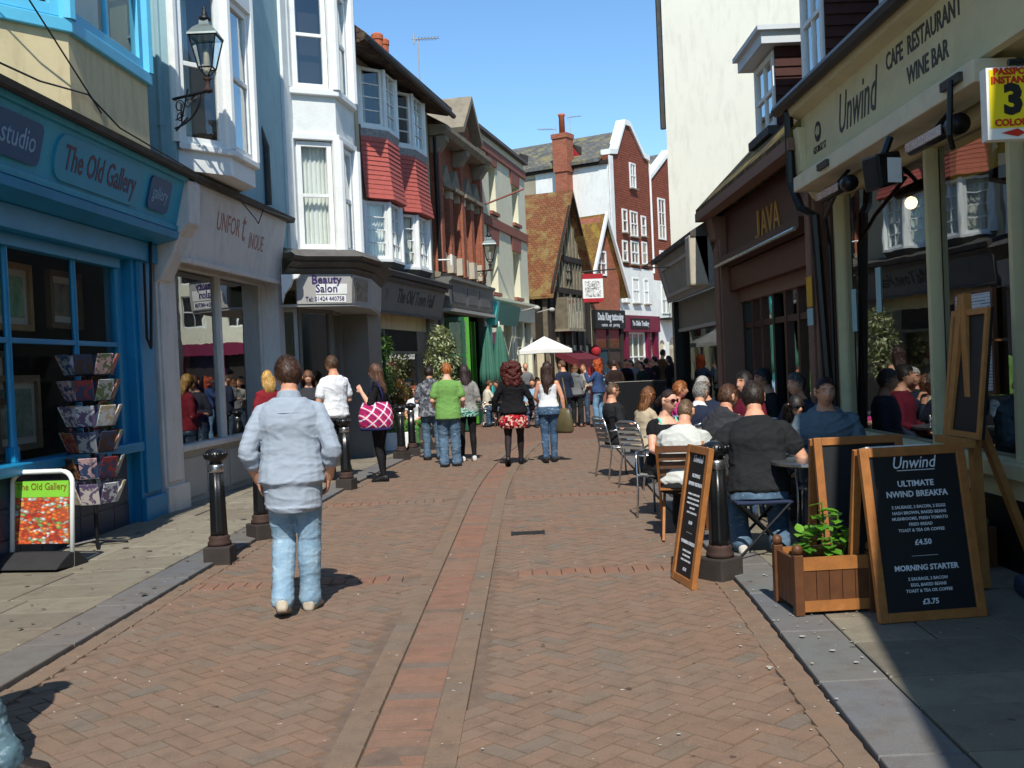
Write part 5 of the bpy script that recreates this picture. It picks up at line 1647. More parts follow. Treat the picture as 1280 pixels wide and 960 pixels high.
def leaf_mat(name, c1, c2, sat=1.0):
    if name in _mats: return _mats[name]
    t = NT(name)
    r = t.n.new('ShaderNodeNewGeometry').outputs['Random Per Island']
    k = t.ramp(r, [(0, lin(c1)), (1, lin(c2))])
    k = t.mix(t.math('MULTIPLY', t.noise(t.pos(), 30, 3), .25), k, tuple(x * .5 for x in lin(c1)))
    d = t.bsdf(k, .45, 0, None, .4)
    tr = t.new('BsdfTranslucent')
    t.link(t.mix(.4, k, lin('b8d040')), tr.inputs[0])
    m = t.new('MixShader')
    m.inputs[0].default_value = .25
    t.link(d.outputs[0], m.inputs[1])
    t.link(tr.outputs[0], m.inputs[2])
    _mats[name] = t.done(m)
    return _mats[name]
def leaf(b, p, d, up, L, W, curl=.25):
    """one bent leaf blade from p along d"""
    d = V(d).normalized()
    x = d.cross(V(up)).normalized()
    n = x.cross(d)
    vs = []
    for i, (t_, w) in enumerate(((0, .10), (.25, .8), (.55, 1.0), (.8, .62), (1.0, .05))):
        m = p + d * (L * t_) - n * (L * curl * t_ * t_)
        vs += [m - x * (W * w * .5) + n * (.08 * W), m, m + x * (W * w * .5) + n * (.08 * W)]
    fs = []
    for i in range(4):
        for j in (0, 1): fs.append((i * 3 + j, i * 3 + j + 1, i * 3 + j + 4, i * 3 + j + 3))
    b.add(vs, fs)
def rnd_dir(zmin=-1):
    while True:
        v = V((random.uniform(-1, 1), random.uniform(-1, 1), random.uniform(-1, 1)))
        if .1 < v.length < 1:
            v.normalize()
            if v.z >= zmin: return v
b, st = MB(), MB()
top = f(0, 0, hh - .06)
for (dx, dy, hz, n) in ((0, .02, .30, 16), (-.12, .04, .12, 12), (.13, .02, .13, 12), (.02, .12, .1, 10), (-.05, -.1, .16, 10), (.1, -.08, .2, 10)):
    base = f(dx * .8, dy * .8, hh - .06)
    tip = base + V((dx * .4, dy * .2, hz + .06))
    st.tube([base, (base + tip) / 2 + V((.01, 0, 0)), tip], .006, 5)
    for i in range(n):
        p = base + (tip - base) * random.uniform(.35, 1.05)
        d = rnd_dir(-.2)
        leaf(b, p, (d.x, d.y, d.z * .4 + .15), (0, 0, 1), random.uniform(.06, .10), random.uniform(.06, .09), .35)
b.build('foliage', leaf_mat('geranium_leaf', '3f7a1e', '78b03a'), t, smooth=True)
st.build('stem', leaf_mat('green_stem', '5a7a30', '6a8a3a'), t)

# ---- easel leaning at the cafe window, dark trough, rounded sign at the edge
M_PINE = mat('pine_wood', 'a9743c', .5, .18, 14, .12, 60)
t = thing('easel', V((3.05, 6.9, PZ)), 'tall wooden easel standing sideways before the cafe window', 'easel')
p = lambda x, y, z: V((x, y, z))
for nm, pts, r in (('leg', [p(2.97, 6.65, PZ), p(3.07, 7.01, 1.95)], .026), ('leg', [p(2.91, 7.20, PZ), p(3.07, 7.03, 1.95)], .024), ('rear_leg', [p(3.37, 6.70, PZ), p(3.08, 7.01, 1.25)], .022)):
    d = (pts[1] - pts[0]).normalized()
    q1 = d.cross(V((0, 1, 0))).normalized() * r
    q2 = d.cross(q1).normalized() * r * 1.6
    MB().loft([[c_ + q1 + q2, c_ - q1 + q2, c_ - q1 - q2, c_ + q1 - q2] for c_ in pts]).build(nm, M_PINE, t)
MB().box(WORLD, 2.91, 2.95, 6.65, 7.2, .95, 1.0).build('shelf', M_PINE, t)
fe = Frame((2.98, 6.63, 1.0), (0, 1, 0), (-1, 0, 0)).at(0, 0, 0, tilt=-6)
MB().box(fe, 0, .55, -.02, .0, 0, .85).build('board', M_SLATEB, t)
b = MB()
b.box(fe, 0, .04, 0, .02, 0, .85).box(fe, .51, .55, 0, .02, 0, .85).box(fe, .04, .51, 0, .02, 0, .04).box(fe, .04, .51, 0, .02, .81, .85)
b.build('board_frame', M_PINE, t)
t = thing('flower_trough', V((3.1, 7.5, PZ)), 'dark trough of shaded plants with one red flower under the easel', 'planter')
BX('trough', M_WOODD, t, WORLD, 2.82, 3.34, 7.25, 7.75, PZ, .33)
b = MB()
for i in range(150):
    p_ = V((random.uniform(2.84, 3.32), random.uniform(7.28, 7.72), random.uniform(.3, .5)))
    leaf(b, p_, rnd_dir(-.1), (0, 0, 1), .07, .05)
b.build('foliage', leaf_mat('shade_leaf', '2a4a22', '42682e'), t, smooth=True)
b = MB()
for i in range(7): b.ball(V((2.95 + .03 * math.cos(i), 7.24 + .02 * math.sin(i * 2), .43 + .012 * (i % 3))), .014, k=6, m=4)
b.build('flower', M_REDC, t)['kind'] = 'stuff'
t = thing('cone_sign', V((3.02, 6.25, PZ)), 'rounded white sign with purple rim at the right edge', 'sign')
f = Frame((3.1, 6.3, PZ), (.97, -.2, 0), (-.2, -.97, 0))
def blob_pts(sc):
    o = []
    for i in range(40):
        a = 2 * math.pi * i / 40
        r = .27 * (1 - .16 * math.cos(2 * a)) * sc
        o.append((.22 + r * .85 * math.cos(a) * (1 - .18 * math.exp(-((math.sin(a)) / .25) ** 2)), .78 + r * 1.25 * math.sin(a)))
    return o
MB().prism(f, blob_pts(1.0), -.03, .0, 'n').build('rim', mat('purple_plastic', '3c2a78', .35, .05, 4, 0), t)
MB().prism(f, blob_pts(.86), 0, .006, 'n').build('face', M_WHITE, t)
MB().box(f, .08, .36, -.05, -.0, .1, .45).build('stem', M_WHITE, t)
MB().prism(f, [(-.26, 0), (.2, 0), (.14, .12), (-.2, .12)], -.05, .5, 's').build('base', mat('blue_rubber_base', '2b3448', .7, .2, 8, .2, 50), t, bevel=.03)

# ---- aluminium bistro chair
M_SLATW = mat('grey_slat', '8d8a84', .5, .1, 10, .1, 60)
def bistro_chair(loc, rz, label, mslat=None, name='bistro_chair', group='aluminium bistro chairs'):
    t = thing(name, (0, 0, 0), label, 'chair', group)
    r = .0125
    for sx in (-1, 1):
        x = .235 * sx
        MB().tube([V((x, .22, 0)), V((x * .95, .2, .3)), V((x * .98, .2, .60)), V((x * 1.05, .16, .66)), V((x * 1.05, -.1, .665)), V((x * .95, -.2, .655))], r, 8).build('front_leg', M_ALU, t, smooth=True)
        MB().tube([V((x, -.25, 0)), V((x * .9, -.18, .42)), V((x * .88, -.22, .62)), V((x * .86, -.28, .82))], r, 8).build('rear_leg', M_ALU, t, smooth=True)
    MB().tube([V((-.2, -.28, .82)), V((-.12, -.295, .845)), V((.12, -.295, .845)), V((.2, -.28, .82))], r, 8).build('top_rail', M_ALU, t, smooth=True)
    b = MB()
    b.tube([V((-.22, .2, .43)), V((.22, .2, .43)), V((.21, -.18, .42)), V((-.21, -.18, .42)), V((-.22, .2, .43))], .011, 8)
    b.build('seat_frame', M_ALU, t, smooth=True)
    for i in range(7): MB().box(WORLD, -.205, .205, -.16 + i * .052, -.16 + i * .052 + .04, .435, .45).build('seat_slat', mslat or M_SLATW, t)
    for i in range(5):
        z = .50 + i * .066
        y = -.205 - (z - .5) * .24
        MB().box(WORLD, -.19, .19, y - .006, y + .006, z, z + .048).build('back_slat', mslat or M_SLATW, t)
    t.location = loc
    t.rotation_euler = (0, 0, rz)
    return t
def folding_chair(loc, rz, label):
    t = thing('folding_chair', (0, 0, 0), label, 'chair', 'wooden folding chairs')
    def bar(nm, a, c, w=.022, m=M_WOOD):
        a, c = V(a), V(c)
        d = (c - a).normalized()
        q1 = V((1, 0, 0)) * w * .5
        q2 = d.cross(q1).normalized() * w * 1.1
        MB().loft([[p_ + q1 + q2, p_ - q1 + q2, p_ - q1 - q2, p_ + q1 - q2] for p_ in (a, c)]).build(nm, m, t)
    for sx in (-1, 1):
        bar('front_leg', (.2 * sx, .22, 0), (.2 * sx, -.26, .86))
        bar('rear_leg', (.17 * sx, -.24, 0), (.17 * sx, .18, .45))
    for i in range(6): MB().box(WORLD, -.19, .19, -.15 + i * .06, -.15 + i * .06 + .048, .44, .457).build('seat_slat', M_WOOD, t)
    for i in range(4):
        z = .56 + i * .072
        y = .22 - z * .558
        MB().box(WORLD, -.215, .215, y - .012, y + .006, z, z + .06).build('back_slat', M_WOODD, t)
    t.location = loc
    t.rotation_euler = (0, 0, rz)
    return t
def round_table(loc, label, r=.34, h=.73, top=None, sq=False):
    t = thing('bistro_table', loc, label, 'table', 'round bistro tables')
    MB().lathe(loc, [(r - .012, h - .03), (r, h - .025), (r, h - .004), (r - .006, h)], 32).build('table_top', top or M_STEEL, t, smooth=False)
    MB().lathe(loc, [(.026, .03), (.026, h - .03)], 12).build('column', M_ALU, t, smooth=True)
    MB().lathe(loc, [(.21, 0), (.21, .012), (.16, .025), (.03, .05)], 24).build('base', M_ALU, t, smooth=True)
    return t
R90 = rad(90)
# seats of the right-hand terrace (positions shared with the people below)
SEAT = dict(bald=(1.42, 14.35), brown=(1.62, 13.0), shades=(1.52, 10.55), buzz=(1.48, 9.25), hood=(1.95, 9.75), black=(1.90, 8.15), grey=(2.62, 8.75),
            dark=(2.60, 9.75), gry1=(2.3, 12.3), gry2=(2.05, 11.6), red=(2.05, 13.2), maroon=(2.6, 11.5), far1=(3.0, 10.9), far2=(3.0, 12.3))
bistro_chair((SEAT['bald'][0], SEAT['bald'][1], .012), rad(-72), 'aluminium chair under the bald man in sunglasses')
bc = bistro_chair((SEAT['brown'][0], SEAT['brown'][1], .012), rad(-55), 'aluminium chair under the brown-haired woman in beige')
for key, rz, lab in (('shades', 150, 'aluminium chair under the woman in black with red-framed sunglasses'), ('hood', -50, 'aluminium chair under the man in dark hooded jacket'),
                     ('grey', 160, 'aluminium chair under the man in grey jacket'), ('dark', 165, 'aluminium chair under the long-haired woman in black'), ('gry1', 60, 'aluminium chair under the white-haired man'),
                     ('gry2', 20, 'aluminium chair under the curly grey-haired person'), ('red', -20, 'aluminium chair under the ginger-haired person'), ('maroon', 120, 'aluminium chair under the person in maroon top'),
                     ('far1', 100, 'aluminium chair at the cafe window under a shaded man'), ('far2', 100, 'aluminium chair by the JAVA doors under a shaded man')):
    x, y = SEAT[key]
    dup(bc, (x, y, PZ if x > 1.95 else .012), rad(rz), lab)
folding_chair((SEAT['buzz'][0], SEAT['buzz'][1], .012), rad(-12), 'brown wooden folding chair under the man in white t-shirt')
round_table((2.30, 7.98, PZ), 'small round steel table in front of the man in grey jacket', .33, .735)
round_table((1.74, 9.85, .03), 'round table between the white t-shirt man and the hooded man', .33, .73)
round_table((2.0, 13.9, PZ), 'round table in front of the bald man', .34, .73)
round_table((2.35, 11.0, PZ), 'round table among the grey-haired people', .33, .73)
# low folding stool of the man in black
t = thing('folding_stool', V((1.90, 8.12, PZ)), 'low black folding stool under the man in black t-shirt', 'stool')
for sy in (-1, 1):
    for sx in (-1, 1): MB().tube([V((1.90 - .22 * sx, 8.12 + .17 * sy, PZ)), V((1.90 + .2 * sx, 8.12 + .17 * sy, .47))], .012, 6).build('leg', M_BLACKP, t)
MB().box(WORLD, 1.68, 2.12, 7.94, 8.3, .46, .485).build('seat', mat('navy_canvas', '25304a', .9, .1, 6, .2, 80), t, bevel=.01)
# sugar pot and things on the tables
c = V((2.42, 8.0, PZ + .736))
t = thing('sachet_pot', c, 'white pot of blue and white sachets on the steel table', 'pot')
MB().lathe(c, [(.045, 0), (.06, .01), (.062, .075), (.056, .075)], 18).build('bowl', mat('white_china', 'e2e4e6', .2, .02, 5, 0), t, smooth=True)
M_SACH = [mat('sachet_blue', '8fd0e0', .6, .05, 5, 0), mat('sachet_white', 'e0e6ea', .6, .05, 5, 0)]
for i in range(14):
    a = i * .9
    f = Frame(c + V((.034 * math.cos(a) * (i % 3) / 2, .034 * math.sin(a) * (i % 3) / 2, .03)), (math.cos(a), math.sin(a), 0), (-math.sin(a), math.cos(a), 0)).at(0, 0, 0, tilt=random.uniform(-10, 10))
    MB().box(f, -.02, .02, -.002, .002, 0, random.uniform(.07, .085)).build('sachet', M_SACH[i % 2], t)
t = thing('salt_pot', V((2.52, 8.02, PZ + .736)), 'small clear salt pot beside the sachet pot', 'pot')
MB().lathe((2.50, 8.05, PZ + .736), [(.02, 0), (.02, .06), (.012, .07), (.012, .085)], 10).build('jar', M_STEEL, t, smooth=True)

# ---- black terrace screens
for i, (x0, x1, y, lab) in enumerate(((2.25, 3.62, 24.4, 'long black canvas terrace screen behind the bald man'), (3.68, 4.7, 23.8, 'black canvas terrace screen running into the shade at right'))):
    t = thing('terrace_screen', V(((x0 + x1) / 2, y, 0)), lab, 'screen', 'black terrace screens')
    BX('panel', M_BLACKP, t, WORLD, x0 + .03, x1 - .03, y - .012, y + .012, .12, 1.10)
    for x in (x0, x1): MB().lathe((x, y, 0), [(.16, 0), (.16, .015), (.02, .03), (.02, 1.14), (.03, 1.16), (.01, 1.19)], 12).build('post', M_BLACKP, t)
    MB().tube([V((x0, y, 1.12)), V((x1, y, 1.12))], .012, 6).build('top_rail', M_GREYPL, t)

# ---- left terrace farther on
dup(bc, (-.75, 28.2, 0), rad(-60), 'aluminium chair beside the closed green parasols')
dup(bc, (-.25, 28.0, 0), rad(80), 'aluminium chair left of the woman with red curly hair')
dup(bc, (.15, 30.2, 0), rad(120), 'aluminium chair under the white parasol')
dup(bc, (.55, 27.2, 0), rad(170), 'aluminium chair between the two walking women')
round_table((-.42, 28.9, 0), 'round cafe table below the closed green parasols', .36, .73)
round_table((.62, 29.6, 0), 'round cafe table under the white parasol', .36, .73)
M_GCAN = mat('green_canvas', '3d6e5e', .85, .08, 5, .25, 60)
for x, y, lab in ((-.66, 29.2, 'closed green parasol nearer the bright green doors'), (-.30, 29.5, 'closed green parasol nearer the cream shopfront')):
    t = thing('closed_parasol', V((x, y, 0)), lab, 'parasol', 'closed green parasols')
    MB().lathe((x, y, 0), [(.25, 0), (.25, .05), (.03, .08), (.025, 2.85), (.01, 2.9)], 12).build('pole', M_WHITE, t)
    rings = []
    for z, r in ((1.1, .22), (1.5, .20), (2.1, .15), (2.55, .09), (2.75, .04)):
        rings.append([V((x + r * (1 + .16 * math.cos(8 * a)) * math.cos(a), y + r * (1 + .16 * math.cos(8 * a)) * math.sin(a), z)) for a in [2 * math.pi * i / 48 for i in range(48)]])
    MB().loft(rings).build('canopy', M_GCAN, t, smooth=True)
t = thing('open_parasol', V((.98, 29.8, 0)), 'open white square parasol over the far cafe tables', 'parasol')
c = V((.98, 29.8, 0))
MB().lathe(c, [(.25, 0), (.25, .05), (.025, .08), (.022, 2.35)], 12).build('pole', M_WOODD, t)
b = MB()
k = .74
ct = c + V((0, 0, 2.42))
cs = [c + V((k * sx, k * sy, 2.02)) for sx, sy in ((-1, -1), (1, -1), (1, 1), (-1, 1))]
for i in range(4):
    a, d = cs[i], cs[(i + 1) % 4]
    m = (a + d) / 2 + V((0, 0, .03))
    b.add([ct, a, m, d], [(0, 1, 2), (0, 2, 3)])
    b.add([a, m, d, d - V((0, 0, .1)), m - V((0, 0, .11)), a - V((0, 0, .1))], [(0, 1, 4, 5), (1, 2, 3, 4)])
b.build('canopy', mat('white_canvas', 'e2e2dd', .85, .04, 4, .2, 60), t)
b = MB()
for p_ in cs: b.tube([ct - V((0, 0, .04)), p_ - V((0, 0, .03))], .012, 5)
b.build('ribs', M_WOODD, t)

# ---- plants by the left shops
M_BARK = mat('bark', '5a4a3a', .9, .2, 12, .4, 50)
def crown(b, c, r, n, L, W, gap=.35, flat=1.0):
    for i in range(n):
        d = rnd_dir()
        k = random.uniform(.45, 1.05)
        if noise.noise(V((d.x, d.y, d.z)) * 2.3 + c) < -gap: continue
        p = c + V((d.x * r, d.y * r, d.z * r * flat)) * k
        leaf(b, p, d + rnd_dir() * .9, (0, 0, 1), L * random.uniform(.7, 1.2), W * random.uniform(.7, 1.2))
def standard_tree(loc, label, balls, lm, pot=True, stem=1.2):
    t = thing('potted_tree', loc, label, 'plant', 'potted shrubs by the shopfronts')
    loc = V(loc)
    MB().lathe(loc, [(.13, 0), (.18, .30), (.20, .31), (.20, .34), (.16, .34), (.15, .28)], 18).build('pot', M_GREYPL, t, smooth=True)
    MB().tube([loc + V((0, 0, .25)), loc + V((.015, .01, stem * .6)), loc + V((0, 0, stem))], [.022, .018, .014], 7).build('trunk', M_BARK, t, smooth=True)
    b = MB()
    for z, r, n, L, W in balls: crown(b, loc + V((0, 0, z)), r, n, L, W)
    b.build('crown', lm, t, smooth=True)
    return t
ML1 = leaf_mat('bay_leaf', '2c5526', '6a9650')
ML2 = leaf_mat('variegated_leaf', '7f8a62', 'c8cba0')
ML3 = leaf_mat('rust_leaf', '6a3a24', '8f6a3a')
ML4 = leaf_mat('fresh_leaf', '3f7a22', '7cb040')
standard_tree((-2.66, 21.2, PZ), 'potted tree clipped into two leafy balls beside the girl', [(2.05, .27, 520, .10, .045), (1.42, .29, 560, .10, .045)], ML1, stem=2.0)
standard_tree((-2.38, 21.75, PZ), 'rusty red leafed potted shrub next to the two-ball tree', [(1.1, .28, 500, .08, .04), (.8, .26, 400, .08, .04)], ML3, stem=.8)
standard_tree((-1.62, 24.0, PZ), 'tall pale variegated potted shrub at the grey shopfront corner', [(1.25, .4, 600, .10, .05), (1.75, .42, 700, .10, .05), (2.25, .30, 450, .10, .05)], ML2, stem=2.0)
t = thing('flower_planter', V((-2.15, 20.6, PZ)), 'low planter of bright green leaves behind the two bollards', 'planter')
MB().box(WORLD, -2.55, -1.95, 20.4, 20.75, PZ, .40).build('trough', M_WHITE, t, bevel=.01)
b = MB()
for i in range(260):
    leaf(b, V((random.uniform(-2.55, -1.95), random.uniform(20.4, 20.75), random.uniform(.38, .75))), rnd_dir(-.1), (0, 0, 1), .09, .05)
b.build('foliage', ML4, t, smooth=True)
t = thing('lattice_chair', V((-2.0, 21.4, PZ)), 'white slatted garden chair under the seated woman in sunglasses', 'chair')
for sx in (-1, 1):
    for sy in (-1, 1): MB().tube([V((-2.0 + .2 * sx, 21.5 + .2 * sy, PZ)), V((-2.0 + .2 * sx, 21.5 + .2 * sy, .45 if sy < 0 else .88))], .018, 6).build('leg', M_WHITE, t)
for i in range(6): MB().box(WORLD, -2.2, -1.8, 21.3 + i * .068, 21.35 + i * .068, .44, .46).build('seat_slat', M_WHITE, t)
for i in range(4): MB().box(WORLD, -2.18, -1.82, 21.69, 21.71, .55 + i * .085, .60 + i * .085).build('back_slat', M_WHITE, t)

# ---- wall lanterns
def lantern(tip, wallp, label, k=1.0):
    """glass lantern standing on a scrolled wall bracket; tip = foot of the lantern"""
    t = thing('wall_lantern', tip, label, 'street lamp', 'black wall lanterns on scrolled brackets')
    tip, wallp = V(tip), V(wallp)
    dirw = V((wallp.x - tip.x, wallp.y - tip.y, 0))
    Lw = dirw.length
    dirw.normalize()
    b = MB()
    b.tube([tip + V((0, 0, -.02 * k)), V((wallp.x, wallp.y, tip.z - .02 * k))], .022 * k, 8)
    w0 = V((wallp.x, wallp.y, tip.z))
    b.tube([w0 + V((0, 0, -.55 * k)), w0 + V((0, 0, .06 * k))], .024 * k, 8)
    pts = [w0 + V((0, 0, -.45 * k)) - dirw * (Lw * .75) * 0 + -dirw * (Lw * .8 * math.sin(math.pi / 2 * i / 10)) + V((0, 0, .42 * k * (1 - math.cos(math.pi / 2 * i / 10)))) for i in range(11)]
    b.tube(pts, .014 * k, 6)
    for cx, cz, r in ((.22, -.14, .09), (.45, -.13, .07), (.22, -.3, .07), (.62, -.09, .05)):
        c = w0 - dirw * (Lw * cx) + V((0, 0, cz * k))
        b.tube([c - dirw * (r * k * (1 - i * .03) * math.cos(i * .5)) + V((0, 0, r * k * (1 - i * .03) * math.sin(i * .5))) for i in range(17)], .009 * k, 5)
    b.build('bracket', M_IRON, t)
    z = lambda h: tip.z + h * k
    MB().lathe(tip, [(.06 * k, -.04 * k), (.07 * k, 0), (.035 * k, .03 * k), (.04 * k, .13 * k), (.07 * k, .16 * k), (.05 * k, .17 * k)], 12).build('stem', M_RUST, t, smooth=True)
    def sq(r, h): return [tip + V((r * k * math.cos(a), r * k * math.sin(a), h * k)) for a in [math.pi / 4 + math.pi / 2 * i for i in range(4)]]
    lo, hi = sq(.14, .30), sq(.27, .74)
    b = MB()
    for i in range(4):
        b.tube([lo[i], hi[i]], .012 * k, 5)
        b.tube([lo[i], lo[(i + 1) % 4]], .014 * k, 5)
        b.tube([hi[i], hi[(i + 1) % 4]], .018 * k, 5)
        b.tube([lo[i], tip + V((0, 0, .16 * k))], .010 * k, 5)
    b.build('cage', M_IRON, t)
    for i in range(4):
        MB().quad(lo[i] * .99 + tip * .01, lo[(i + 1) % 4] * .99 + tip * .01, hi[(i + 1) % 4] * .99 + tip * .01, hi[i] * .99 + tip * .01).build('glass_pane', glass_mat('lantern_glass', (.78, .80, .78), .8, .10), t)
    MB().loft([sq(.30, .74), sq(.29, .77), sq(.20, .86), sq(.10, .92), sq(.09, .98)]).build('hood', mat('grey_metal_hood', '7f8a88', .35, .1, 6, .05, 60, .6), t)
    MB().lathe(tip, [(.085 * k, .98 * k), (.09 * k, 1.02 * k), (.05 * k, 1.05 * k), (.05 * k, 1.09 * k), (.02 * k, 1.12 * k), (.03 * k, 1.16 * k), (.005 * k, 1.21 * k)], 12).build('finial', M_IRON, t, smooth=True)
    MB().lathe(tip, [(.03 * k, .2 * k), (.05 * k, .24 * k), (.05 * k, .30 * k), (.04 * k, .52 * k), (.01 * k, .6 * k)], 10).build('lamp', mat('opal_lamp', 'cfc8b4', .4, .03, 4, 0), t, smooth=True)
tp = at_y(260, 112, 12.0)
lantern((tp.x, tp.y, tp.z), (-3.86, 12.3, 0), 'large glass street lantern on black scrolled bracket above the gallery', .80)
tp = at_y(613, 337, 28.8)
lantern((tp.x, tp.y, tp.z), (-.96, 29.05, 0), 'smaller glass street lantern on the far brick building', .92)

# ---- aerials and overhead odds
def aerial(base, h, label, yaw=0, k=1.0):
    t = thing('aerial', base, label, 'aerial', 'rooftop aerials')
    base = V(base)
    top = base + V((0, 0, h))
    MB().tube([base, top], .018, 6).build('mast', M_GREYP, t)
    d = V((math.cos(yaw), math.sin(yaw), .12)).normalized()
    MB().tube([top - d * .15 * k, top + d * .55 * k], .013, 6).build('boom', M_GREYP, t)
    s = d.cross(V((0, 0, 1))).normalized()
    b = MB()
    for i in range(7): b.tube([top + d * (.08 * i) * k - s * .16 * k, top + d * (.08 * i) * k + s * .16 * k], .007, 5)
    b.tube([top - d * .1 * k + V((0, 0, -.12)), top - d * .1 * k + V((0, 0, .14))], .02, 5)
    q = b.build('element', M_GREYP, t)
    q['kind'] = 'stuff'
p = at_y(526, 130, 25.0)
aerial((p.x, 25.0, p.z), 1.55, 'television aerial on a tall mast above the red-bay house', .4)
p = at_y(693, 205, 45.0)
aerial((p.x, 45.0, p.z), 1.5, 'aerial beside the brick chimney, left of its pot', 2.6, 1.4)
p = at_y(714, 190, 45.0)
aerial((p.x, 45.0, p.z), 1.5, 'aerial beside the brick chimney, right of its pot', .3, 1.0)
t = thing('security_light', at_y(570, 322, 25.2), 'small white bracket light at the end of the grey shop fascia', 'lamp')
c = at_y(548, 325, 24.9)
MB().tube([c, c + V((.3, .05, 0))], .02, 6).build('arm', M_WHITE, t)
MB().tube([c + V((.3, .05, -.13)), c + V((.3, .05, .13))], .03, 8).build('head', M_WHITE, t)

# ---- pale droppings and scraps on the paving
def spots(name, label, cat, n, pick, m, r0, r1):
    b = MB()
    rr = random.Random(n)
    for i in range(n):
        x, y, z = pick(rr)
        r = rr.uniform(r0, r1) * (1.8 if rr.random() < .12 else 1)
        k = 9
        a0 = rr.uniform(0, 6)
        pts = [V((x + r * rr.uniform(.5, 1.2) * math.cos(a0 + 2 * math.pi * j / k), y + r * rr.uniform(.5, 1.2) * math.sin(a0 + 2 * math.pi * j / k) * 1.2, z)) for j in range(k)]
        b.add(pts, [tuple(range(k))])
    o = b.build(name, m)
    tag(o, label, cat, None, 'stuff')
M_DROP = mat('bird_dropping', 'a8a69c', .9, .1, 30, .1)
def p1(rr):
    y = rr.gauss(6.0, .75)
    x = KR(y) + rr.gauss(.15, .28)
    return x, y, (KZ + .0095 if x > KR(y) else .021)
spots('droppings', 'white bird droppings spattered over the kerb by the planter', 'droppings', 70, p1, M_DROP, .004, .011)
def p2(rr):
    y = 4 + 12 * rr.random() ** 1.6
    return rr.uniform(KL(y) + .1, KR(y) - .1), y, .0215
spots('litter', 'tiny pale scraps scattered over the lane bricks', 'litter', 40, p2, M_DROP, .003, .009)
def p3(rr):
    y = 5 + 10 * rr.random()
    return rr.uniform(lf(y) + .2, KL(y) - .05), y, KZ + .010
spots('gum_marks', 'dark gum marks on the left pavement slabs', 'gum', 70, p3, mat('old_gum', '4a463e', .9, .1, 20, 0), .01, .02)
# ================================================================ people
SKINS = {}
def skin_mat(name, col):
    if name in SKINS: return SKINS[name]
    t = NT(name)
    p = t.obj()
    n = t.noise(p, 14, 4)
    c = lin(col)
    k = t.mix(t.ramp(n, [(.35, 0.0), (.7, 1.0)]), c, (c[0] * .92, c[1] * .74, c[2] * .68))
    x = t.bsdf(k, .5, 0, t.bump(t.noise(p, 260, 2), .08, .002), .35)
    x.inputs['Subsurface Weight'].default_value = .08
    x.inputs['Subsurface Radius'].default_value = (.02, .008, .004)
    SKINS[name] = t.done(x)
    return SKINS[name]
SK = skin_mat('skin', 'd3a184')
SKP = skin_mat('fair_skin', 'dcaf96')
def hair_mat(col, gl=.4):
    name = 'hair_' + col
    if name in _mats: return _mats[name]
    t = NT(name)
    mp = t.new('Mapping')
    mp.inputs['Scale'].default_value = (1, 1, .09)
    t.link(t.obj(), mp.inputs[0])
    n = t.noise(mp.outputs[0], 150, 3, .6)
    n2 = t.noise(t.obj(), 18, 3)
    c = lin(col)
    k = t.ramp(t.math('ADD', t.math('MULTIPLY', n, .7), t.math('MULTIPLY', n2, .3)), [(.32, tuple(x * .45 for x in c)), (.68, tuple(min(1, x * 1.55) for x in c))])
    _mats[name] = t.done(t.bsdf(k, gl + .12, 0, t.bump(n, .9, .008), .35))
    return _mats[name]
def cloth(name, col, rough=.9, var=.12, weave=420, bump=.15, stripe=None):
    if name in _mats: return _mats[name]
    t = NT(name)
    p = t.obj()
    c = lin(col)
    n = t.noise(p, 6, 5, .6)
    f = t.noise(p, weave, 2)
    k = t.ramp(t.math('ADD', t.math('MULTIPLY', n, .75), t.math('MULTIPLY', f, .25)), [(.3, tuple(x * (1 - 1.5 * var) for x in c)), (.7, tuple(min(1, x * (1 + 1.5 * var)) for x in c))])
    if stripe:
        w = t.n.new('ShaderNodeTexWave')
        w.bands_direction = stripe[0]
        w.inputs['Scale'].default_value = stripe[1]
        t.link(p, w.inputs[0])
        k = t.mix(t.math('MULTIPLY', t.ramp(w.outputs[1], [(.45, 0.0), (.55, 1.0)]), stripe[3]), k, lin(stripe[2]))
    nb = t.bump(t.noise(p, 26, 3, .6), .5, .006)
    nb = t.bump(f, bump, .002, nb)
    _mats[name] = t.done(t.bsdf(k, rough, 0, nb, .2))
    return _mats[name]
def denim(name, col, fade):
    if name in _mats: return _mats[name]
    t = NT(name)
    p = t.obj()
    n = t.noise(p, 7, 5, .65)
    mp = t.new('Mapping')
    mp.inputs['Scale'].default_value = (9, 9, 22)
    mp.inputs['Rotation'].default_value = (.3, .5, 0)
    t.link(p, mp.inputs[0])
    cr = t.noise(mp.outputs[0], 1.4, 3, .6, .6)
    f = t.noise(p, 500, 2)
    k = t.ramp(t.math('ADD', t.math('MULTIPLY', n, .8), t.math('MULTIPLY', f, .2)), [(.32, lin(col)), (.68, lin(fade))])
    k = t.mix(t.math('MULTIPLY', t.ramp(cr, [(.60, 0.0), (.68, 1.0)]), .35), k, lin('c8d8e2'))
    nb = t.bump(t.noise(p, 22, 4, .6), .6, .008)
    _mats[name] = t.done(t.bsdf(k, .9, 0, t.bump(f, .2, .002, nb), .15))
    return _mats[name]
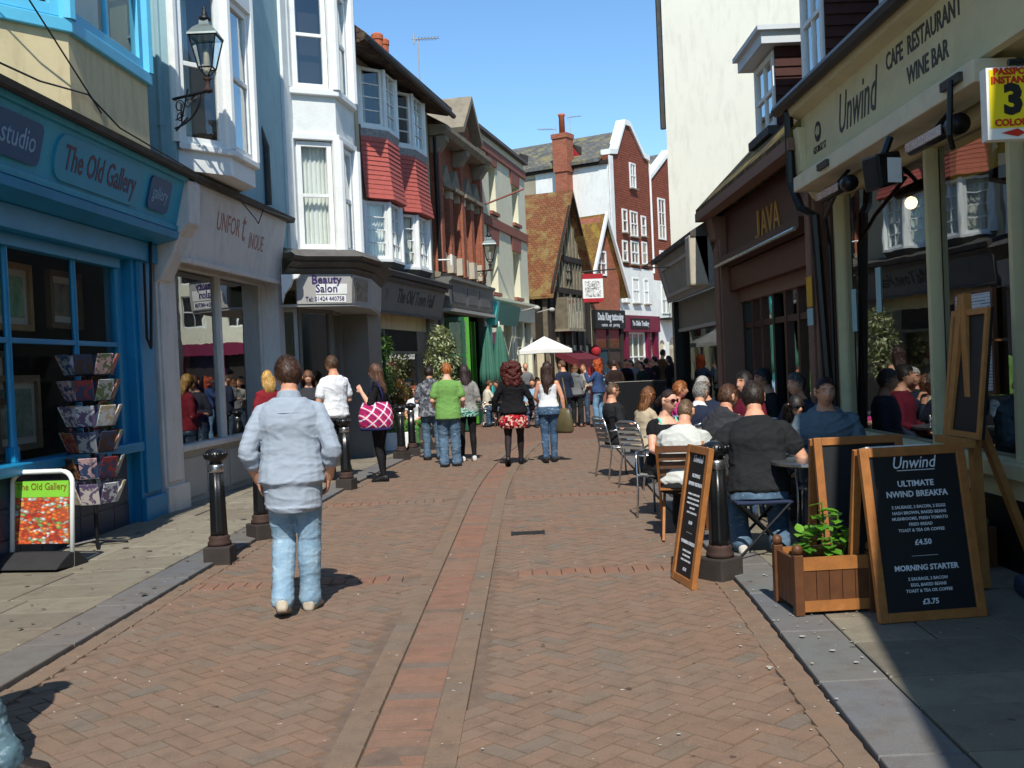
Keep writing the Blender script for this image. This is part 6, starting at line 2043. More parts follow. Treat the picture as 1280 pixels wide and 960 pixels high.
def patchwork(name, cols, scale=30, dist=.5):
    """printed cloth of blotches (camouflage, flowers)"""
    if name in _mats: return _mats[name]
    t = NT(name)
    v = t.n.new('ShaderNodeTexVoronoi')
    v.inputs['Scale'].default_value = scale
    t.link(t.obj(), v.inputs[0])
    sp = t.n.new('ShaderNodeSeparateColor')
    t.link(v.outputs['Color'], sp.inputs[0])
    st = [(i / len(cols), lin(c)) for i, c in enumerate(cols)]
    k = t.ramp(sp.outputs[0], st)
    t.n[-1].color_ramp.interpolation = 'CONSTANT'
    _mats[name] = t.done(t.bsdf(k, .9, 0, t.bump(t.noise(t.obj(), 25, 3), .5, .006), .2))
    return _mats[name]
def plaid(name):
    t = NT(name)
    p = t.obj()
    sp = t.n.new('ShaderNodeSeparateXYZ')
    t.link(p, sp.inputs[0])
    u = t.math('ADD', t.math('ADD', sp.outputs[0], sp.outputs[1]), sp.outputs[2])
    v = t.math('SUBTRACT', t.math('ADD', sp.outputs[0], sp.outputs[1]), sp.outputs[2])
    def band(x, per, w, ph): return t.math('LESS_THAN', t.math('FRACT', t.math('ADD', t.math('DIVIDE', x, per), ph)), w)
    k = t.mix(band(u, .16, .35, 0.0), lin('c02a66'), lin('8a1c4c'))
    k = t.mix(band(v, .16, .35, 0.2), k, lin('a02058'))
    k = t.mix(t.math('MULTIPLY', band(u, .16, .16, .5), .85), k, lin('e8d8dc'))
    k = t.mix(t.math('MULTIPLY', band(v, .16, .16, .55), .85), k, lin('dfe0ea'))
    k = t.mix(t.math('MULTIPLY', band(u, .16, .07, .8), .8), k, lin('2a2a66'))
    return t.done(t.bsdf(k, .8, 0, t.bump(t.noise(p, 30, 3), .4, .006), .2))

def rot2(v, a): return V((v.x * math.cos(a) - v.y * math.sin(a), v.x * math.sin(a) + v.y * math.cos(a), v.z))
class Body:
    """joint positions (metres, facing +Y, right = +X) for a 1.75 m person, then scaled"""
    TOR = {'m': [(-.11, .10, .085, 0), (-.04, .168, .118, -.012), (.04, .168, .118, 0), (.14, .155, .112, .008), (.24, .158, .112, .008), (.34, .174, .12, .004), (.41, .174, .113, 0), (.45, .148, .096, -.006), (.485, .112, .082, -.010), (.515, .078, .068, -.012), (.56, .058, .056, -.004)],
           'f': [(-.11, .10, .085, 0), (-.04, .180, .125, -.015), (.04, .168, .115, 0), (.14, .132, .098, .004), (.24, .132, .10, .006), (.33, .146, .122, .018), (.40, .144, .106, .008), (.44, .124, .088, -.002), (.475, .094, .072, -.008), (.51, .066, .058, -.012), (.56, .05, .05, -.004)]}
    def __init__(s, h=1.75, sex='m', w=1.0, pel=(0, 0, .93), lean=0, twist=0, side=0, arms=('down', 'down'), legs='stand', head=(0, 0), hand_curl=.5):
        s.k, s.sex, s.w = h / 1.75, sex, w
        s.pel = V(pel)
        L, T, S = rad(lean), rad(twist), rad(side)
        s.u = rot2(V((math.sin(S), math.sin(L), math.cos(L))), 0).normalized()
        r = V((math.cos(T), math.sin(T), 0))
        s.f = s.u.cross(r).normalized()
        s.r = s.f.cross(s.u).normalized()
        sw = .172 if sex == 'm' else .150
        s.sh = [s.T(sg * sw * (1 + (w - 1) * .6), -.005, .428) for sg in (1, -1)]
        PRE = dict(down=((.06, -.03, -.27), (.075, .05, -.52)), pocket=((.13, -.10, -.25), (.05, .08, -.43)), bent=((.07, -.04, -.27), (-.02, .19, -.25)), chin=((.02, .14, -.24), (-.10, .20, -.03)),
                   table=((.07, .10, -.25), (-.03, .32, -.27)), out=((.10, .02, -.26), (.12, .24, -.30)), fold=((.08, .02, -.27), (-.18, .17, -.22)), up=((.08, .16, -.20), (-.02, .28, .02)), bag=((.10, -.05, -.26), (.14, .05, -.46)),
                   hold=((.06, .04, -.27), (-.06, .22, -.14)), lap=((.09, .04, -.26), (-.04, .25, -.36)), chest=((.07, .05, -.26), (-.06, .16, -.06)), swing=((.06, -.12, -.25), (.07, -.10, -.50)), fwd=((.06, .03, -.27), (.06, .18, -.47)))
        s.el, s.wr = [], []
        for i, a in enumerate(arms):
            e, w_ = PRE[a] if isinstance(a, str) else a
            sg = 1 if i == 0 else -1
            for lst, o in ((s.el, e), (s.wr, w_)):
                lst.append(s.sh[i] + r * (sg * o[0]) + V((-r.y, r.x, 0)) * o[1] + V((0, 0, o[2])))
        LEG = dict(stand=(((.10, .015, .49), (.105, -.02, .085)), ((.10, .015, .49), (.105, -.02, .085))),
                   walk=(((.095, .13, .50), (.09, .14, .085)), ((.10, .0, .49), (.10, -.24, .15))),
                   walk2=(((.10, .01, .49), (.10, -.20, .13)), ((.095, .12, .50), (.09, .15, .085))),
                   relax=(((.12, .02, .49), (.14, -.02, .085)), ((.09, .06, .50), (.09, .03, .085))),
                   sit=(((.12, .42, .50), (.13, .40, .085)), ((.12, .42, .50), (.13, .38, .085))),
                   tuck=(((.16, .38, .46), (.14, .02, .10)), ((.16, .38, .46), (.13, .06, .10))),
                   cross=(((.05, .44, .52), (.02, .52, .085)), ((.02, .44, .60), (.12, .62, .28))))
        lg = LEG[legs] if isinstance(legs, str) else legs
        s.hip = [s.pel + s.r * (sg * .09) + V((0, 0, -.02)) for sg in (1, -1)]
        s.kn = [V((sg * lg[i][0][0], lg[i][0][1], lg[i][0][2])) for i, sg in enumerate((1, -1))]
        s.an = [V((sg * lg[i][1][0], lg[i][1][1], lg[i][1][2])) for i, sg in enumerate((1, -1))]
        s.legs = legs
        hy, hp = rad(head[0]), rad(head[1])
        s.nb = s.T(0, -.006, .50)
        s.hc = s.T(0, .022, .672)
        f0 = rot2(V((s.f.x, s.f.y, 0)).normalized(), hy)
        s.hf = (f0 * math.cos(hp) + V((0, 0, math.sin(hp)))).normalized()
        s.hr = s.hf.cross(V((0, 0, 1))).normalized()
        s.hu = s.hr.cross(s.hf)
        s.hc = s.hc + s.hf * .012
        s.curl = hand_curl
    def T(s, x, y, t): return s.pel + s.r * x + s.f * y + s.u * t
    def H(s, x, y, z): return s.hc + s.hr * x + s.hf * y + s.hu * z
    def torso(s, b, t0=-.2, t1=.6, d=0, flare=0, n=20):
        sec = s.TOR[s.sex]
        ts = [q for q in sec if t0 <= q[0] <= t1]
        def at(t):
            for a, c in zip(sec[:-1], sec[1:]):
                if a[0] <= t <= c[0]:
                    k = (t - a[0]) / (c[0] - a[0])
                    return tuple(a[i] + (c[i] - a[i]) * k for i in range(4))
            e = sec[0] if t < sec[0][0] else sec[-1]
            return (t, e[1], e[2], e[3])
        if t0 > sec[0][0]: ts = [at(t0)] + ts
        elif t0 > -.2:
            ts = [(t0, sec[1][1], sec[1][2], sec[1][3])] + [q for q in ts if q[0] > -.1]
        if t1 < sec[-1][0]: ts = ts + [at(t1)]
        rings = []
        for t, hw, hd, yo in ts:
            wv = 1 + (s.w - 1) * (1.0 if t < .4 else .6 if t < .5 else .2)
            fl = flare * max(0, (.2 - t) / .3)
            rings.append([s.T((hw * wv + d + fl) * math.cos(a) * (1 + .06 * abs(math.sin(2 * a))), yo + (hd * wv + d + fl) * math.sin(a) * (1 + .06 * abs(math.sin(2 * a))), t) for a in [2 * math.pi * i / n for i in range(n)]])
        b.loft(rings)
    def chain(s, b, pts, rs, n=12, sub=3):
        """round-ended tapering tube through pts"""
        P, R_ = [], []
        for i in range(len(pts) - 1):
            for j in range(sub):
                k = j / sub
                P.append(pts[i].lerp(pts[i + 1], k))
                R_.append(rs[i] + (rs[i + 1] - rs[i]) * k)
        P.append(pts[-1])
        R_.append(rs[-1])
        d0, d1 = (P[1] - P[0]).normalized(), (P[-1] - P[-2]).normalized()
        P = [P[0] - d0 * R_[0] * .8, P[0] - d0 * R_[0] * .45] + P + [P[-1] + d1 * R_[-1] * .45, P[-1] + d1 * R_[-1] * .8]
        R_ = [R_[0] * .5, R_[0] * .86] + R_ + [R_[-1] * .86, R_[-1] * .5]
        b.tube(P, R_, n)
    def arm(s, b, i, d=0, t1=1.0, ext=0):
        w = 1 + (s.w - 1) * .6
        f = (.90 if s.sex == 'f' else 1) * w
        R_ = [.043 * f + d * .7, .048 * f + d, .041 * f + d, .043 * f + d, .029 * f + d]
        a, e, w_ = s.sh[i], s.el[i], s.wr[i]
        m1, m2 = a.lerp(e, .45), e.lerp(w_, .25)
        pts = [a, m1, e, m2, w_]
        if t1 < 1:
            L1, L2 = (e - a).length, (w_ - e).length
            tot = t1 * (L1 + L2)
            if tot <= L1:
                pts = [a, a.lerp(e, tot / L1 * .5), a.lerp(e, tot / L1)]
                R_ = [R_[0] + ext * .2, R_[1] + ext * .6, R_[2] + .004 + ext]
            else:
                k = (tot - L1) / L2
                pts = [a, m1, e, e.lerp(w_, k)]
                R_ = [R_[0], R_[1], R_[2], R_[3] + (R_[4] - R_[3]) * k + ext]
        else: R_[-1] += ext
        s.chain(b, pts, R_, 10, 2)
    def leg(s, b, i, d=0, t1=1.0, hem=0, knee=0):
        w = s.w
        f = (1.02 if s.sex == 'f' else 1)
        h, k, a = s.hip[i], s.kn[i], s.an[i]
        m, c = h.lerp(k, .4), k.lerp(a, .32)
        bk = V((0, -.012, 0))
        pts = [h, m, k, c + bk, k.lerp(a, .7), a]
        R_ = [.088 * w * f + d, .078 * w * f + d, .054 + d + knee, .054 + d + knee, .040 + d + hem * .6, .034 + d + hem]
        if t1 < 1:
            if t1 <= .5: pts, R_ = [h, h.lerp(k, t1), h.lerp(k, t1 * 2)], [R_[0], R_[1], R_[1] * .95]
            else: pts, R_ = pts[:4], R_[:4]
        s.chain(b, pts, R_, 14, 2)
    def foot_axes(s, i):
        d = V((.12 if i == 0 else -.12, 1, 0)).normalized()
        lift = max(0, s.an[i].z - .09)
        if lift > .02:
            d = V((d.x, d.y, -min(1.1, lift * 8))).normalized()
        return d
    def shoe(s, b, i, d=0):
        a, f = s.an[i], s.foot_axes(i)
        x = f.cross(V((0, 0, 1))).normalized()
        u = x.cross(f)
        rings = []
        for y, w, h0, h1 in ((-.075, .020, -.06, -.01), (-.06, .034, -.078, .01), (0, .038, -.08, .03), (.06, .043, -.08, .0), (.12, .048, -.08, -.028), (.165, .042, -.078, -.045), (.185, .022, -.072, -.055)):
            c = a + f * y + u * (h0 + h1) / 2
            hh = (h1 - h0) / 2
            rings.append([c + x * ((w + d) * math.cos(q)) + u * ((hh + d) * max(-.86, min(1, math.sin(q) * 1.12))) for q in [2 * math.pi * j / 14 for j in range(14)]])
        b.loft(rings)
    def head_pt(s, th, ph, infl=0.0):
        dx, dy, dz = math.sin(th) * math.sin(ph), math.sin(th) * math.cos(ph), math.cos(th)
        f = .95 if s.sex == 'f' else 1.0
        x, y, z = .076 * f * dx, .097 * f * dy, .116 * f * dz
        if dz < 0:
            t = -dz
            x *= 1 - .30 * t ** 1.6
            y = y * (1 - .38 * t) if dy < 0 else y * (1 - .10 * t) + .008 * t
        if dy > 0 and infl == 0:
            y -= .008 * max(0, 1 - abs(dx) * 1.2) * (1 if abs(dz) < .5 else 0) * .5
            y += .024 * math.exp(-(x / .0125) ** 2) * (math.exp(-((z + .028) / .017) ** 2) + .45 * math.exp(-((z + .005) / .022) ** 2))
            y -= .010 * math.exp(-((abs(x) - .031) / .015) ** 2 - ((z - .008) / .012) ** 2)
            y += .005 * math.exp(-((z - .030) / .012) ** 2) * max(0, 1 - abs(x) / .06)
            y += .006 * math.exp(-(x / .024) ** 2 - ((z + .066) / .010) ** 2)
            y += .006 * math.exp(-(x / .022) ** 2 - ((z + .102) / .014) ** 2)
        k = 1 + infl
        return s.H(x * k, y * k, z * k)
    def head(s, b, n=26, m=22):
        rings = [[s.head_pt(math.pi * (j + .3) / (m - .4), 2 * math.pi * i / n) for i in range(n)] for j in range(m)]
        b.loft(rings)
        for sg in (1, -1):
            c = s.H(sg * .075, -.008, -.004)
            rings = []
            for t, r in ((-.032, .004), (-.022, .011), (0, .015), (.02, .018), (.033, .010), (.037, .004)):
                rings.append([c + s.hu * t + s.hr * (sg * (.005 + .005 * math.sin(q) + .006 * (t + .03) * 10 * .2)) + s.hf * (r * math.cos(q)) + s.hr * (.006 * math.sin(q)) for q in [2 * math.pi * j / 8 for j in range(8)]])
            b.loft(rings)
    def hand(s, b, i):
        w, e = s.wr[i], s.el[i]
        d = (w - e).normalized()
        sg = 1 if i == 0 else -1
        inn = (-s.r * sg)
        pn = (inn - d * inn.dot(d))
        if pn.length < .3: pn = V((0, 0, -1)) - d * (-d.z)
        if abs(d.z) < .6: pn = (V((0, 0, -1)) - d * (-d.z))
        pn.normalize()
        a = d.cross(pn) * sg
        if a.dot(s.f + V((0, 0, .6))) < 0: a = -a
        rings = []
        for t, hw, th in ((-.01, .026, .02), (.02, .033, .017), (.06, .041, .015), (.095, .040, .012)):
            rings.append([w + d * t + a * (hw * math.cos(q)) + pn * (th * math.sin(q)) for q in [2 * math.pi * j / 12 for j in range(12)]])
        b.loft(rings)
        for o, L in ((-.029, .056), (-.010, .072), (.010, .078), (.029, .070)):
            p0 = w + d * .088 + a * o
            c1 = s.curl
            d1 = (d * math.cos(c1) + pn * math.sin(c1)).normalized()
            d2 = (d * math.cos(c1 * 2.2) + pn * math.sin(c1 * 2.2)).normalized()
            p1 = p0 + d1 * L * .5
            s.chain(b, [p0, p1, p1 + d2 * L * .5], [.0095, .009, .0075], 7, 1)
        p0 = w + d * .025 + a * .03
        p1 = p0 + (d * .7 + a * .6 + pn * .3).normalized() * .04
        s.chain(b, [p0, p1, p1 + (d * .9 + a * .1 + pn * .5).normalized() * .032], [.013, .011, .009], 7, 1)

BAKE = []
def finish(mb, name, m, root, k, voxel, smooth=2, fold=0.0, fs=9.0, fold_axis=(1, 1, 1)):
    """hand the joined volumes of one garment or body to the voxel union"""
    mb.v = [p * k for p in mb.v]
    o = mb.build(name, m, None, smooth=True)
    o.parent = root
    r = o.modifiers.new('r', 'REMESH')
    r.mode = 'VOXEL'
    r.voxel_size = voxel
    r.use_smooth_shade = True
    if smooth:
        q = o.modifiers.new('s', 'SMOOTH')
        q.iterations = smooth
        q.factor = .5
    BAKE.append((o, m, fold, fs, fold_axis))
    return o
def bake_all():
    bpy.context.view_layer.update()
    dg = bpy.context.evaluated_depsgraph_get()
    res = [(x, bpy.data.meshes.new_from_object(x[0].evaluated_get(dg))) for x in BAKE]
    for (o, m, fold, fs, ax), me in res:
        o.modifiers.clear()
        old = o.data
        o.data = me
        me.name = o.name
        bpy.data.meshes.remove(old)
        if not me.materials: me.materials.append(m)
        me.polygons.foreach_set('use_smooth', [True] * len(me.polygons))
        if fold:
            off_ = V((random.uniform(0, 50), random.uniform(0, 50), random.uniform(0, 50)))
            nn = [v.normal.copy() for v in me.vertices]
            for v, n in zip(me.vertices, nn):
                q = V((v.co.x * ax[0], v.co.y * ax[1], v.co.z * ax[2])) * fs + off_
                a = noise.noise(q * .8)
                w = max(0, 1 - abs(noise.noise(q * 1.15 + V((3, 1, 7)))) * 3.6)
                w2 = max(0, 1 - abs(noise.noise(q * 2.1 + V((9, 4, 2)))) * 3.6)
                v.co += n * (fold * (a * .7 + w * .9 + w2 * .35 - .35))
    BAKE.clear()

def person(label, loc, rz, body, top=None, bottom=None, hair=None, shoes='202022', skin=None, vx=.012, extra=None, z0=None, group=None):
    x, y = loc
    root = thing('person', (x, y, 0 if z0 is None else z0), label, 'person', group)
    root.rotation_euler = (0, 0, rad(rz))
    s, k = body, body.k
    sk = skin or SK
    b = MB()
    s.torso(b)
    s.chain(b, [s.nb - s.u * .03, s.nb.lerp(s.hc, .62) - s.hf * .012], [.058 if s.sex == 'm' else .047, .056 if s.sex == 'm' else .045], 12, 2)
    s.head(b)
    for i in (0, 1):
        s.arm(b, i)
        s.leg(b, i)
        s.hand(b, i)
        s.shoe(b, i, -.008)
    finish(b, 'body', sk, root, k, min(vx, .0105), 1)
    if bottom: bottom(s, root, vx)
    if top: top(s, root, vx)
    if shoes:
        sm = cloth('shoe_' + shoes, shoes, .5, .15, 120, .1)
        for i in (0, 1):
            b = MB()
            s.shoe(b, i, .006)
            finish(b, 'shoe', sm, root, k, min(vx, .011), 1)
    if hair: hair(s, root, vx)
    if extra: extra(s, root, vx)
    return root

# ---- garments
def shirt(m, hem=-.06, sleeve=.30, d=.016, flare=.0, fold=.006, collar=False, hood=False, fs=5.0, ext=.008, name='shirt', neck=.515, ax=(1, 1, 1.6)):
    def go(s, root, vx):
        b = MB()
        s.torso(b, hem, neck, d, flare)
        if sleeve:
            for i in (0, 1): s.arm(b, i, d * .7, sleeve, ext)
        for i in (0, 1): b.ball(s.sh[i] - s.u * .006 - s.r * (.012 if i == 0 else -.012), .046 + d * .4, k=12, m=8)
        for i, sg in ((0, 1), (1, -1)): s.chain(b, [s.T(sg * .05, -.012, min(.478, neck - .03)), s.T(sg * .11, -.008, .445), s.sh[i]], [.040 + d * .5, .044 + d * .5, .044 + d * .5], 10, 2)
        if collar:
            c = s.T(0, -.012, .52)
            rings = []
            for t, r in ((-.03, .085), (0, .078), (.028, .072)):
                rings.append([c + s.u * t + s.r * (r * math.cos(a)) + s.f * (r * .95 * math.sin(a)) + s.u * (-.02 * math.sin(a)) for a in [2 * math.pi * j / 18 for j in range(18)]])
            b.loft(rings)
        if hood:
            c = s.T(0, -.085, .505)
            for t, dx, r in ((0, 0, .075), (-.03, .07, .06), (-.03, -.07, .06), (-.05, .0, .07)):
                b.ball(c + s.u * t + s.r * dx, r * 1.25, r * .75, r, k=12, m=8)
        finish(b, name, m, root, s.k, vx, 3, fold * (1 if vx < .013 else .6), fs, ax)
    return go
def trousers(m, hem=.026, knee=.010, d=.011, waist=-.02, fold=.005, fs=6.0, ax=(1, 1, 1.7)):
    def go(s, root, vx):
        b = MB()
        s.torso(b, -.11, waist, d)
        for i, sg in ((0, 1), (1, -1)):
            s.leg(b, i, d, 1.0, hem, knee)
            s.chain(b, [s.T(sg * .08, -.03, -.03), s.hip[i].lerp(s.kn[i], .3)], [.092 * s.w + d, .086 * s.w + d], 14, 2)
        finish(b, 'trousers', m, root, s.k, vx, 5, fold * (1 if vx < .013 else .5), fs, ax)
    return go
def tights(m, upper=None):
    def go(s, root, vx):
        b = MB()
        s.torso(b, -.11, .04, .005)
        for i in (0, 1): s.leg(b, i, .005)
        finish(b, 'tights', m, root, s.k, vx, 2)
        if upper: upper(s, root, vx)
    return go
def skirt(m, t0=-.30, t1=.05, flare=.06, fold=.010, puff=True):
    def go(s, root, vx):
        b = MB()
        rings = []
        for i in range(8):
            t = t1 + (t0 - t1) * i / 7
            k = i / 7
            r = .165 + flare * (math.sin(k * 2.4) if puff else k)
            rings.append([s.T(r * math.cos(a), r * .78 * math.sin(a) - .01, t) for a in [2 * math.pi * j / 28 for j in range(28)]])
        b.loft(rings)
        finish(b, 'skirt', m, root, s.k, vx, 1, fold, 13, (1, 1, .5))
    return go
# ---- hair
def hair_cap(s, b, thick=.10, front=58, side=88, back=118, n=30, m=12, fringe=0, seed=0, rough=.02):
    rings = []
    for j in range(m):
        ring_ = []
        for i in range(n):
            ph = 2 * math.pi * i / n
            c = math.cos(ph)
            if c > 0: lim = side + (front - side) * c ** .8
            else: lim = side + (back - side) * (-c) ** .7
            lim += 5 * noise.noise(V((math.cos(ph) * 3, math.sin(ph) * 3, seed))) + 3.5 * noise.noise(V((math.cos(ph) * 9, math.sin(ph) * 9, seed)))
            th = rad(lim) * (j + .02) / (m - 1)
            e = thick * (1 if j < m - 2 else .75 if j == m - 2 else .02)
            e += rough * noise.noise(V((math.sin(th) * math.sin(ph), math.sin(th) * math.cos(ph), math.cos(th))) * 7 + V((seed, 0, 0)))
            ring_.append(s.head_pt(th, ph, e))
        rings.append(ring_)
    b.loft(rings)
def strand_mat(col):
    name = 'strands_' + col
    if name in _mats: return _mats[name]
    t = NT(name)
    r = t.n.new('ShaderNodeNewGeometry').outputs['Random Per Island']
    c = lin(col)
    k = t.ramp(r, [(0, tuple(x * .4 for x in c)), (.55, c), (1, tuple(min(1, x * 2.3 + .015) for x in c))])
    _mats[name] = t.done(t.bsdf(k, .5, 0, None, .35))
    return _mats[name]
def strands(s, root, col, n, thick, front, side, back, L, wd=.005, drop=None):
    """many fine tapering locks laid over the scalp"""
    b = MB()
    rr = random.Random(n + int(thick * 1000))
    for q in range(n):
        ph = rr.uniform(0, 2 * math.pi)
        c = math.cos(ph)
        lim = side + (front - side) * c ** .8 if c > 0 else side + (back - side) * (-c) ** .7
        th0 = rad(lim) * math.sqrt(rr.random()) * .99
        ll = L * rr.uniform(.6, 1.3)
        dth = ll / .1
        dph = rr.gauss(0, .35)
        e0, e1 = thick * rr.uniform(.75, 1.0), thick * rr.uniform(.95, 1.6) + rr.uniform(0, .05)
        pts = [s.head_pt(min(th0 + dth * t, rad(lim) + dth * .45), ph + dph * t, e0 + (e1 - e0) * t * (1.2 - .6 * t)) for t in (0, .35, .7, 1.0)]
        out = (pts[1] - s.hc).normalized()
        x = (pts[3] - pts[0]).cross(out)
        if x.length < 1e-6: continue
        x = x.normalized() * wd * rr.uniform(.6, 1.2)
        vs = [pts[0] - x, pts[0] + x, pts[1] - x, pts[1] + x, pts[2] - x * .7, pts[2] + x * .7, pts[3]]
        b.add(vs, [(0, 1, 3, 2), (2, 3, 5, 4), (4, 5, 6)])
    o = loc_part(root, 'hair_strands', b, strand_mat(col), s.k)
    o['kind'] = 'stuff'
def hair_short(col, thick=.10, front=52, rough=.03, back=122, gl=.45):
    def go(s, root, vx):
        b = MB()
        hair_cap(s, b, thick, front, 86, back, rough=rough, seed=random.random() * 50)
        finish(b, 'hair', hair_mat(col, gl), root, s.k, min(vx, .008), 0, .0045 if thick > .06 else .001, 42)
        if vx < .0125: strands(s, root, col, 1500 if vx < .0095 else 800, thick, front, 88, back, .035 if thick > .06 else .010, .0032 if vx < .0095 else .0045)
    return go
def hair_long(col, length=.42, width=.10, thick=.11, wave=.006, front=48, depth=.05, gl=.38):
    def go(s, root, vx):
        b = MB()
        hair_cap(s, b, thick, front, 100, 125, seed=random.random() * 50)
        if vx < .0125: strands(s, root, col, 900, thick, front, 104, 126, .09, .004)
        rings = []
        dn = V((0, 0, -1))
        bk = V((-s.hf.x, -s.hf.y, 0)).normalized()
        tb = V((-s.f.x, -s.f.y, 0)).normalized()
        for i in range(9):
            k = i / 8
            c = s.hc + bk * (.035 + .025 * min(1, k * 2)) + dn * (length * k - .02)
            if k > .25: c += tb * (.05 * min(1, (k - .25) * 2.5))
            w = width * (1 - .42 * max(0, k - .45) / .55)
            d = .075 + (depth - .075) * min(1, k * 1.6)
            d *= (1 - .45 * max(0, k - .6) / .4)
            rings.append([c + s.hr * (w * math.cos(a)) + bk * (d * math.sin(a)) for a in [2 * math.pi * j / 24 for j in range(24)]])
        b.loft(rings)
        if vx < .0125:
            q = MB()
            for i in range(420):
                a = random.uniform(0, 2 * math.pi)
                k0, k1 = random.uniform(0, .5), random.uniform(.6, 1.08)
                ps = []
                for t in (0, .33, .66, 1):
                    kk = min(.999, k0 + (k1 - k0) * t) * 8
                    j, fr2 = int(kk), kk - int(kk)
                    ai = (a + .25 * math.sin(t * 3 + i)) % (2 * math.pi) / (2 * math.pi) * 24
                    p_ = rings[j][int(ai) % 24].lerp(rings[j + 1][int(ai) % 24], fr2)
                    cen = sum((rings[j][z] for z in (0, 6, 12, 18)), V((0, 0, 0))) / 4
                    ps.append(cen + (p_ - cen) * (1.06 + .05 * math.sin(i * 1.7 + t * 4)) + V((0, 0, -.02 * t)))
                x = (ps[3] - ps[0]).cross(ps[1] - s.hc)
                if x.length < 1e-6: continue
                x = x.normalized() * random.uniform(.0025, .005)
                q.add([ps[0] - x, ps[0] + x, ps[1] - x, ps[1] + x, ps[2] - x, ps[2] + x, ps[3]], [(0, 1, 3, 2), (2, 3, 5, 4), (4, 5, 6)])
            o = loc_part(root, 'hair_locks', q, strand_mat(col), s.k)
            o['kind'] = 'stuff'
        finish(b, 'hair', hair_mat(col, gl), root, s.k, min(vx, .010), 1, wave, 26, (1, 1, .22))
    return go
def hair_curly(col, r=.17):
    def go(s, root, vx):
        b = MB()
        hair_cap(s, b, .16, 46, 104, 130, rough=.06)
        bk = V((-s.hf.x, -s.hf.y, 0)).normalized()
        rr = random.Random(3)
        for i in range(95):
            a = rr.uniform(0, 2 * math.pi)
            z = rr.uniform(-.26, .12)
            w = r * (1 - max(0, z - .02) * 3.2)
            c = s.hc + bk * .03 + s.hr * (w * math.cos(a)) * .92 + bk * (abs(math.sin(a)) * w * .72 - .0) + V((0, 0, z))
            b.ball(c, rr.uniform(.028, .045), k=8, m=6)
        for z, w in ((.02, .11), (-.08, .12), (-.17, .12)): b.ball(s.hc + bk * .055 + V((0, 0, z)), w, .09, .085, k=12, m=8)
        finish(b, 'hair', hair_mat(col, .42), root, s.k, min(vx, .012), 0, .010, 30)
    return go
def hair_pony(col):
    def go(s, root, vx):
        b = MB()
        hair_cap(s, b, .07, 50, 90, 122, rough=.01)
        bk = V((-s.hf.x, -s.hf.y, 0)).normalized()
        c = s.H(0, -.10, .02)
        s.chain(b, [c, c + bk * .05 + V((0, 0, -.05)), c + bk * .05 + V((0, 0, -.2))], [.03, .035, .02], 10, 3)
        finish(b, 'hair', hair_mat(col), root, s.k, min(vx, .009), 0, .003, 30, (1, 1, .3))
    return go
# ---- face parts and worn things
M_EYEW = mat('eye_white', '9a8d84', .3, .02, 5, 0)
M_EYED = mat('iris', '2c2018', .25, .05, 5, 0)
M_LIP = mat('lips', 'a86c5e', .5, .1, 10, .05)
M_SHADE = mat('black_lens', '0c0b0c', .12, .02, 5, 0, 100, 0, .6)
def loc_part(root, name, mb, m, k):
    mb.v = [p * k for p in mb.v]
    o = mb.build(name, m, None, smooth=True)
    o.parent = root
    return o
def face(s, root, vx, brow='3a2a20'):
    for sg in (1, -1):
        e = loc_part(root, 'eye', MB().ball(s.H(sg * .031, .0715, .007), .0115, .0115, .0050, k=10, m=8), M_EYEW, s.k)
        i_ = MB().ball(s.H(sg * .031, .0795, .007), .0050, k=8, m=6)
        i_.v = [p * s.k for p in i_.v]
        o = i_.build('iris', M_EYED, None, smooth=True)
        o.parent = root
        b = MB().tube([s.H(sg * .016, .0895, .025), s.H(sg * .033, .0855, .029), s.H(sg * .050, .0735, .024)], [.003, .0038, .002], 6)
        loc_part(root, 'eyebrow', b, hair_mat(brow), s.k)
    mouth(s, root, vx)
def mouth(s, root, vx):
    b = MB().tube([s.H(-.022, .086, -.066), s.H(-.008, .0945, -.064), s.H(.008, .0945, -.064), s.H(.022, .086, -.066)], [.003, .006, .006, .003], 6)
    loc_part(root, 'lips', b, M_LIP, s.k)
def shades(col=None, big=1.0):
    def go(s, root, vx):
        b = MB()
        for sg in (1, -1):
            rings = []
            for t, r in ((.0, .6), (.006, 1.0), (.010, .85)):
                rings.append([s.H(sg * (.033 + .026 * big * r * math.cos(a)), .0865 + t - .022 * abs(.026 * math.cos(a) * sg + .033) * 10 * .2 - (.014 if math.cos(a) * 1 > .5 else 0), .008 + .018 * big * r * math.sin(a)) for a in [2 * math.pi * j / 16 for j in range(16)]])
            b.loft(rings)
            b.tube([s.H(sg * .058, .076, .012), s.H(sg * .078, .045, .014), s.H(sg * .083, -.01, .010)], .004, 6)
        b.tube([s.H(-.014, .096, .013), s.H(.014, .096, .013)], .004, 6)
        loc_part(root, 'sunglasses', b, col or M_SHADE, s.k)
    return go
def both(*fs):
    def go(s, root, vx):
        for f in fs: f(s, root, vx)
    return go
# ---------------------------------------------------------------- the people of the picture
J_LIGHT = denim('light_denim', '6b8ca6', '9db6c6')
J_MID = denim('mid_denim', '394f65', '637b90')
J_DARK = denim('dark_denim', '25354a', '45586e')
C_BLK = cloth('black_cotton', '17171a', .9, .2)
C_BLK2 = cloth('faded_black_cotton', '232426', .9, .2)
C_WHT = cloth('white_cotton', 'dfe2e6', .9, .05)
C_GREY = cloth('grey_cotton', '6a6c6e', .9, .12)
C_NAVY = cloth('navy_cloth', '232a3c', .9, .15)
C_CHAR = cloth('charcoal_cloth', '35363a', .9, .15)

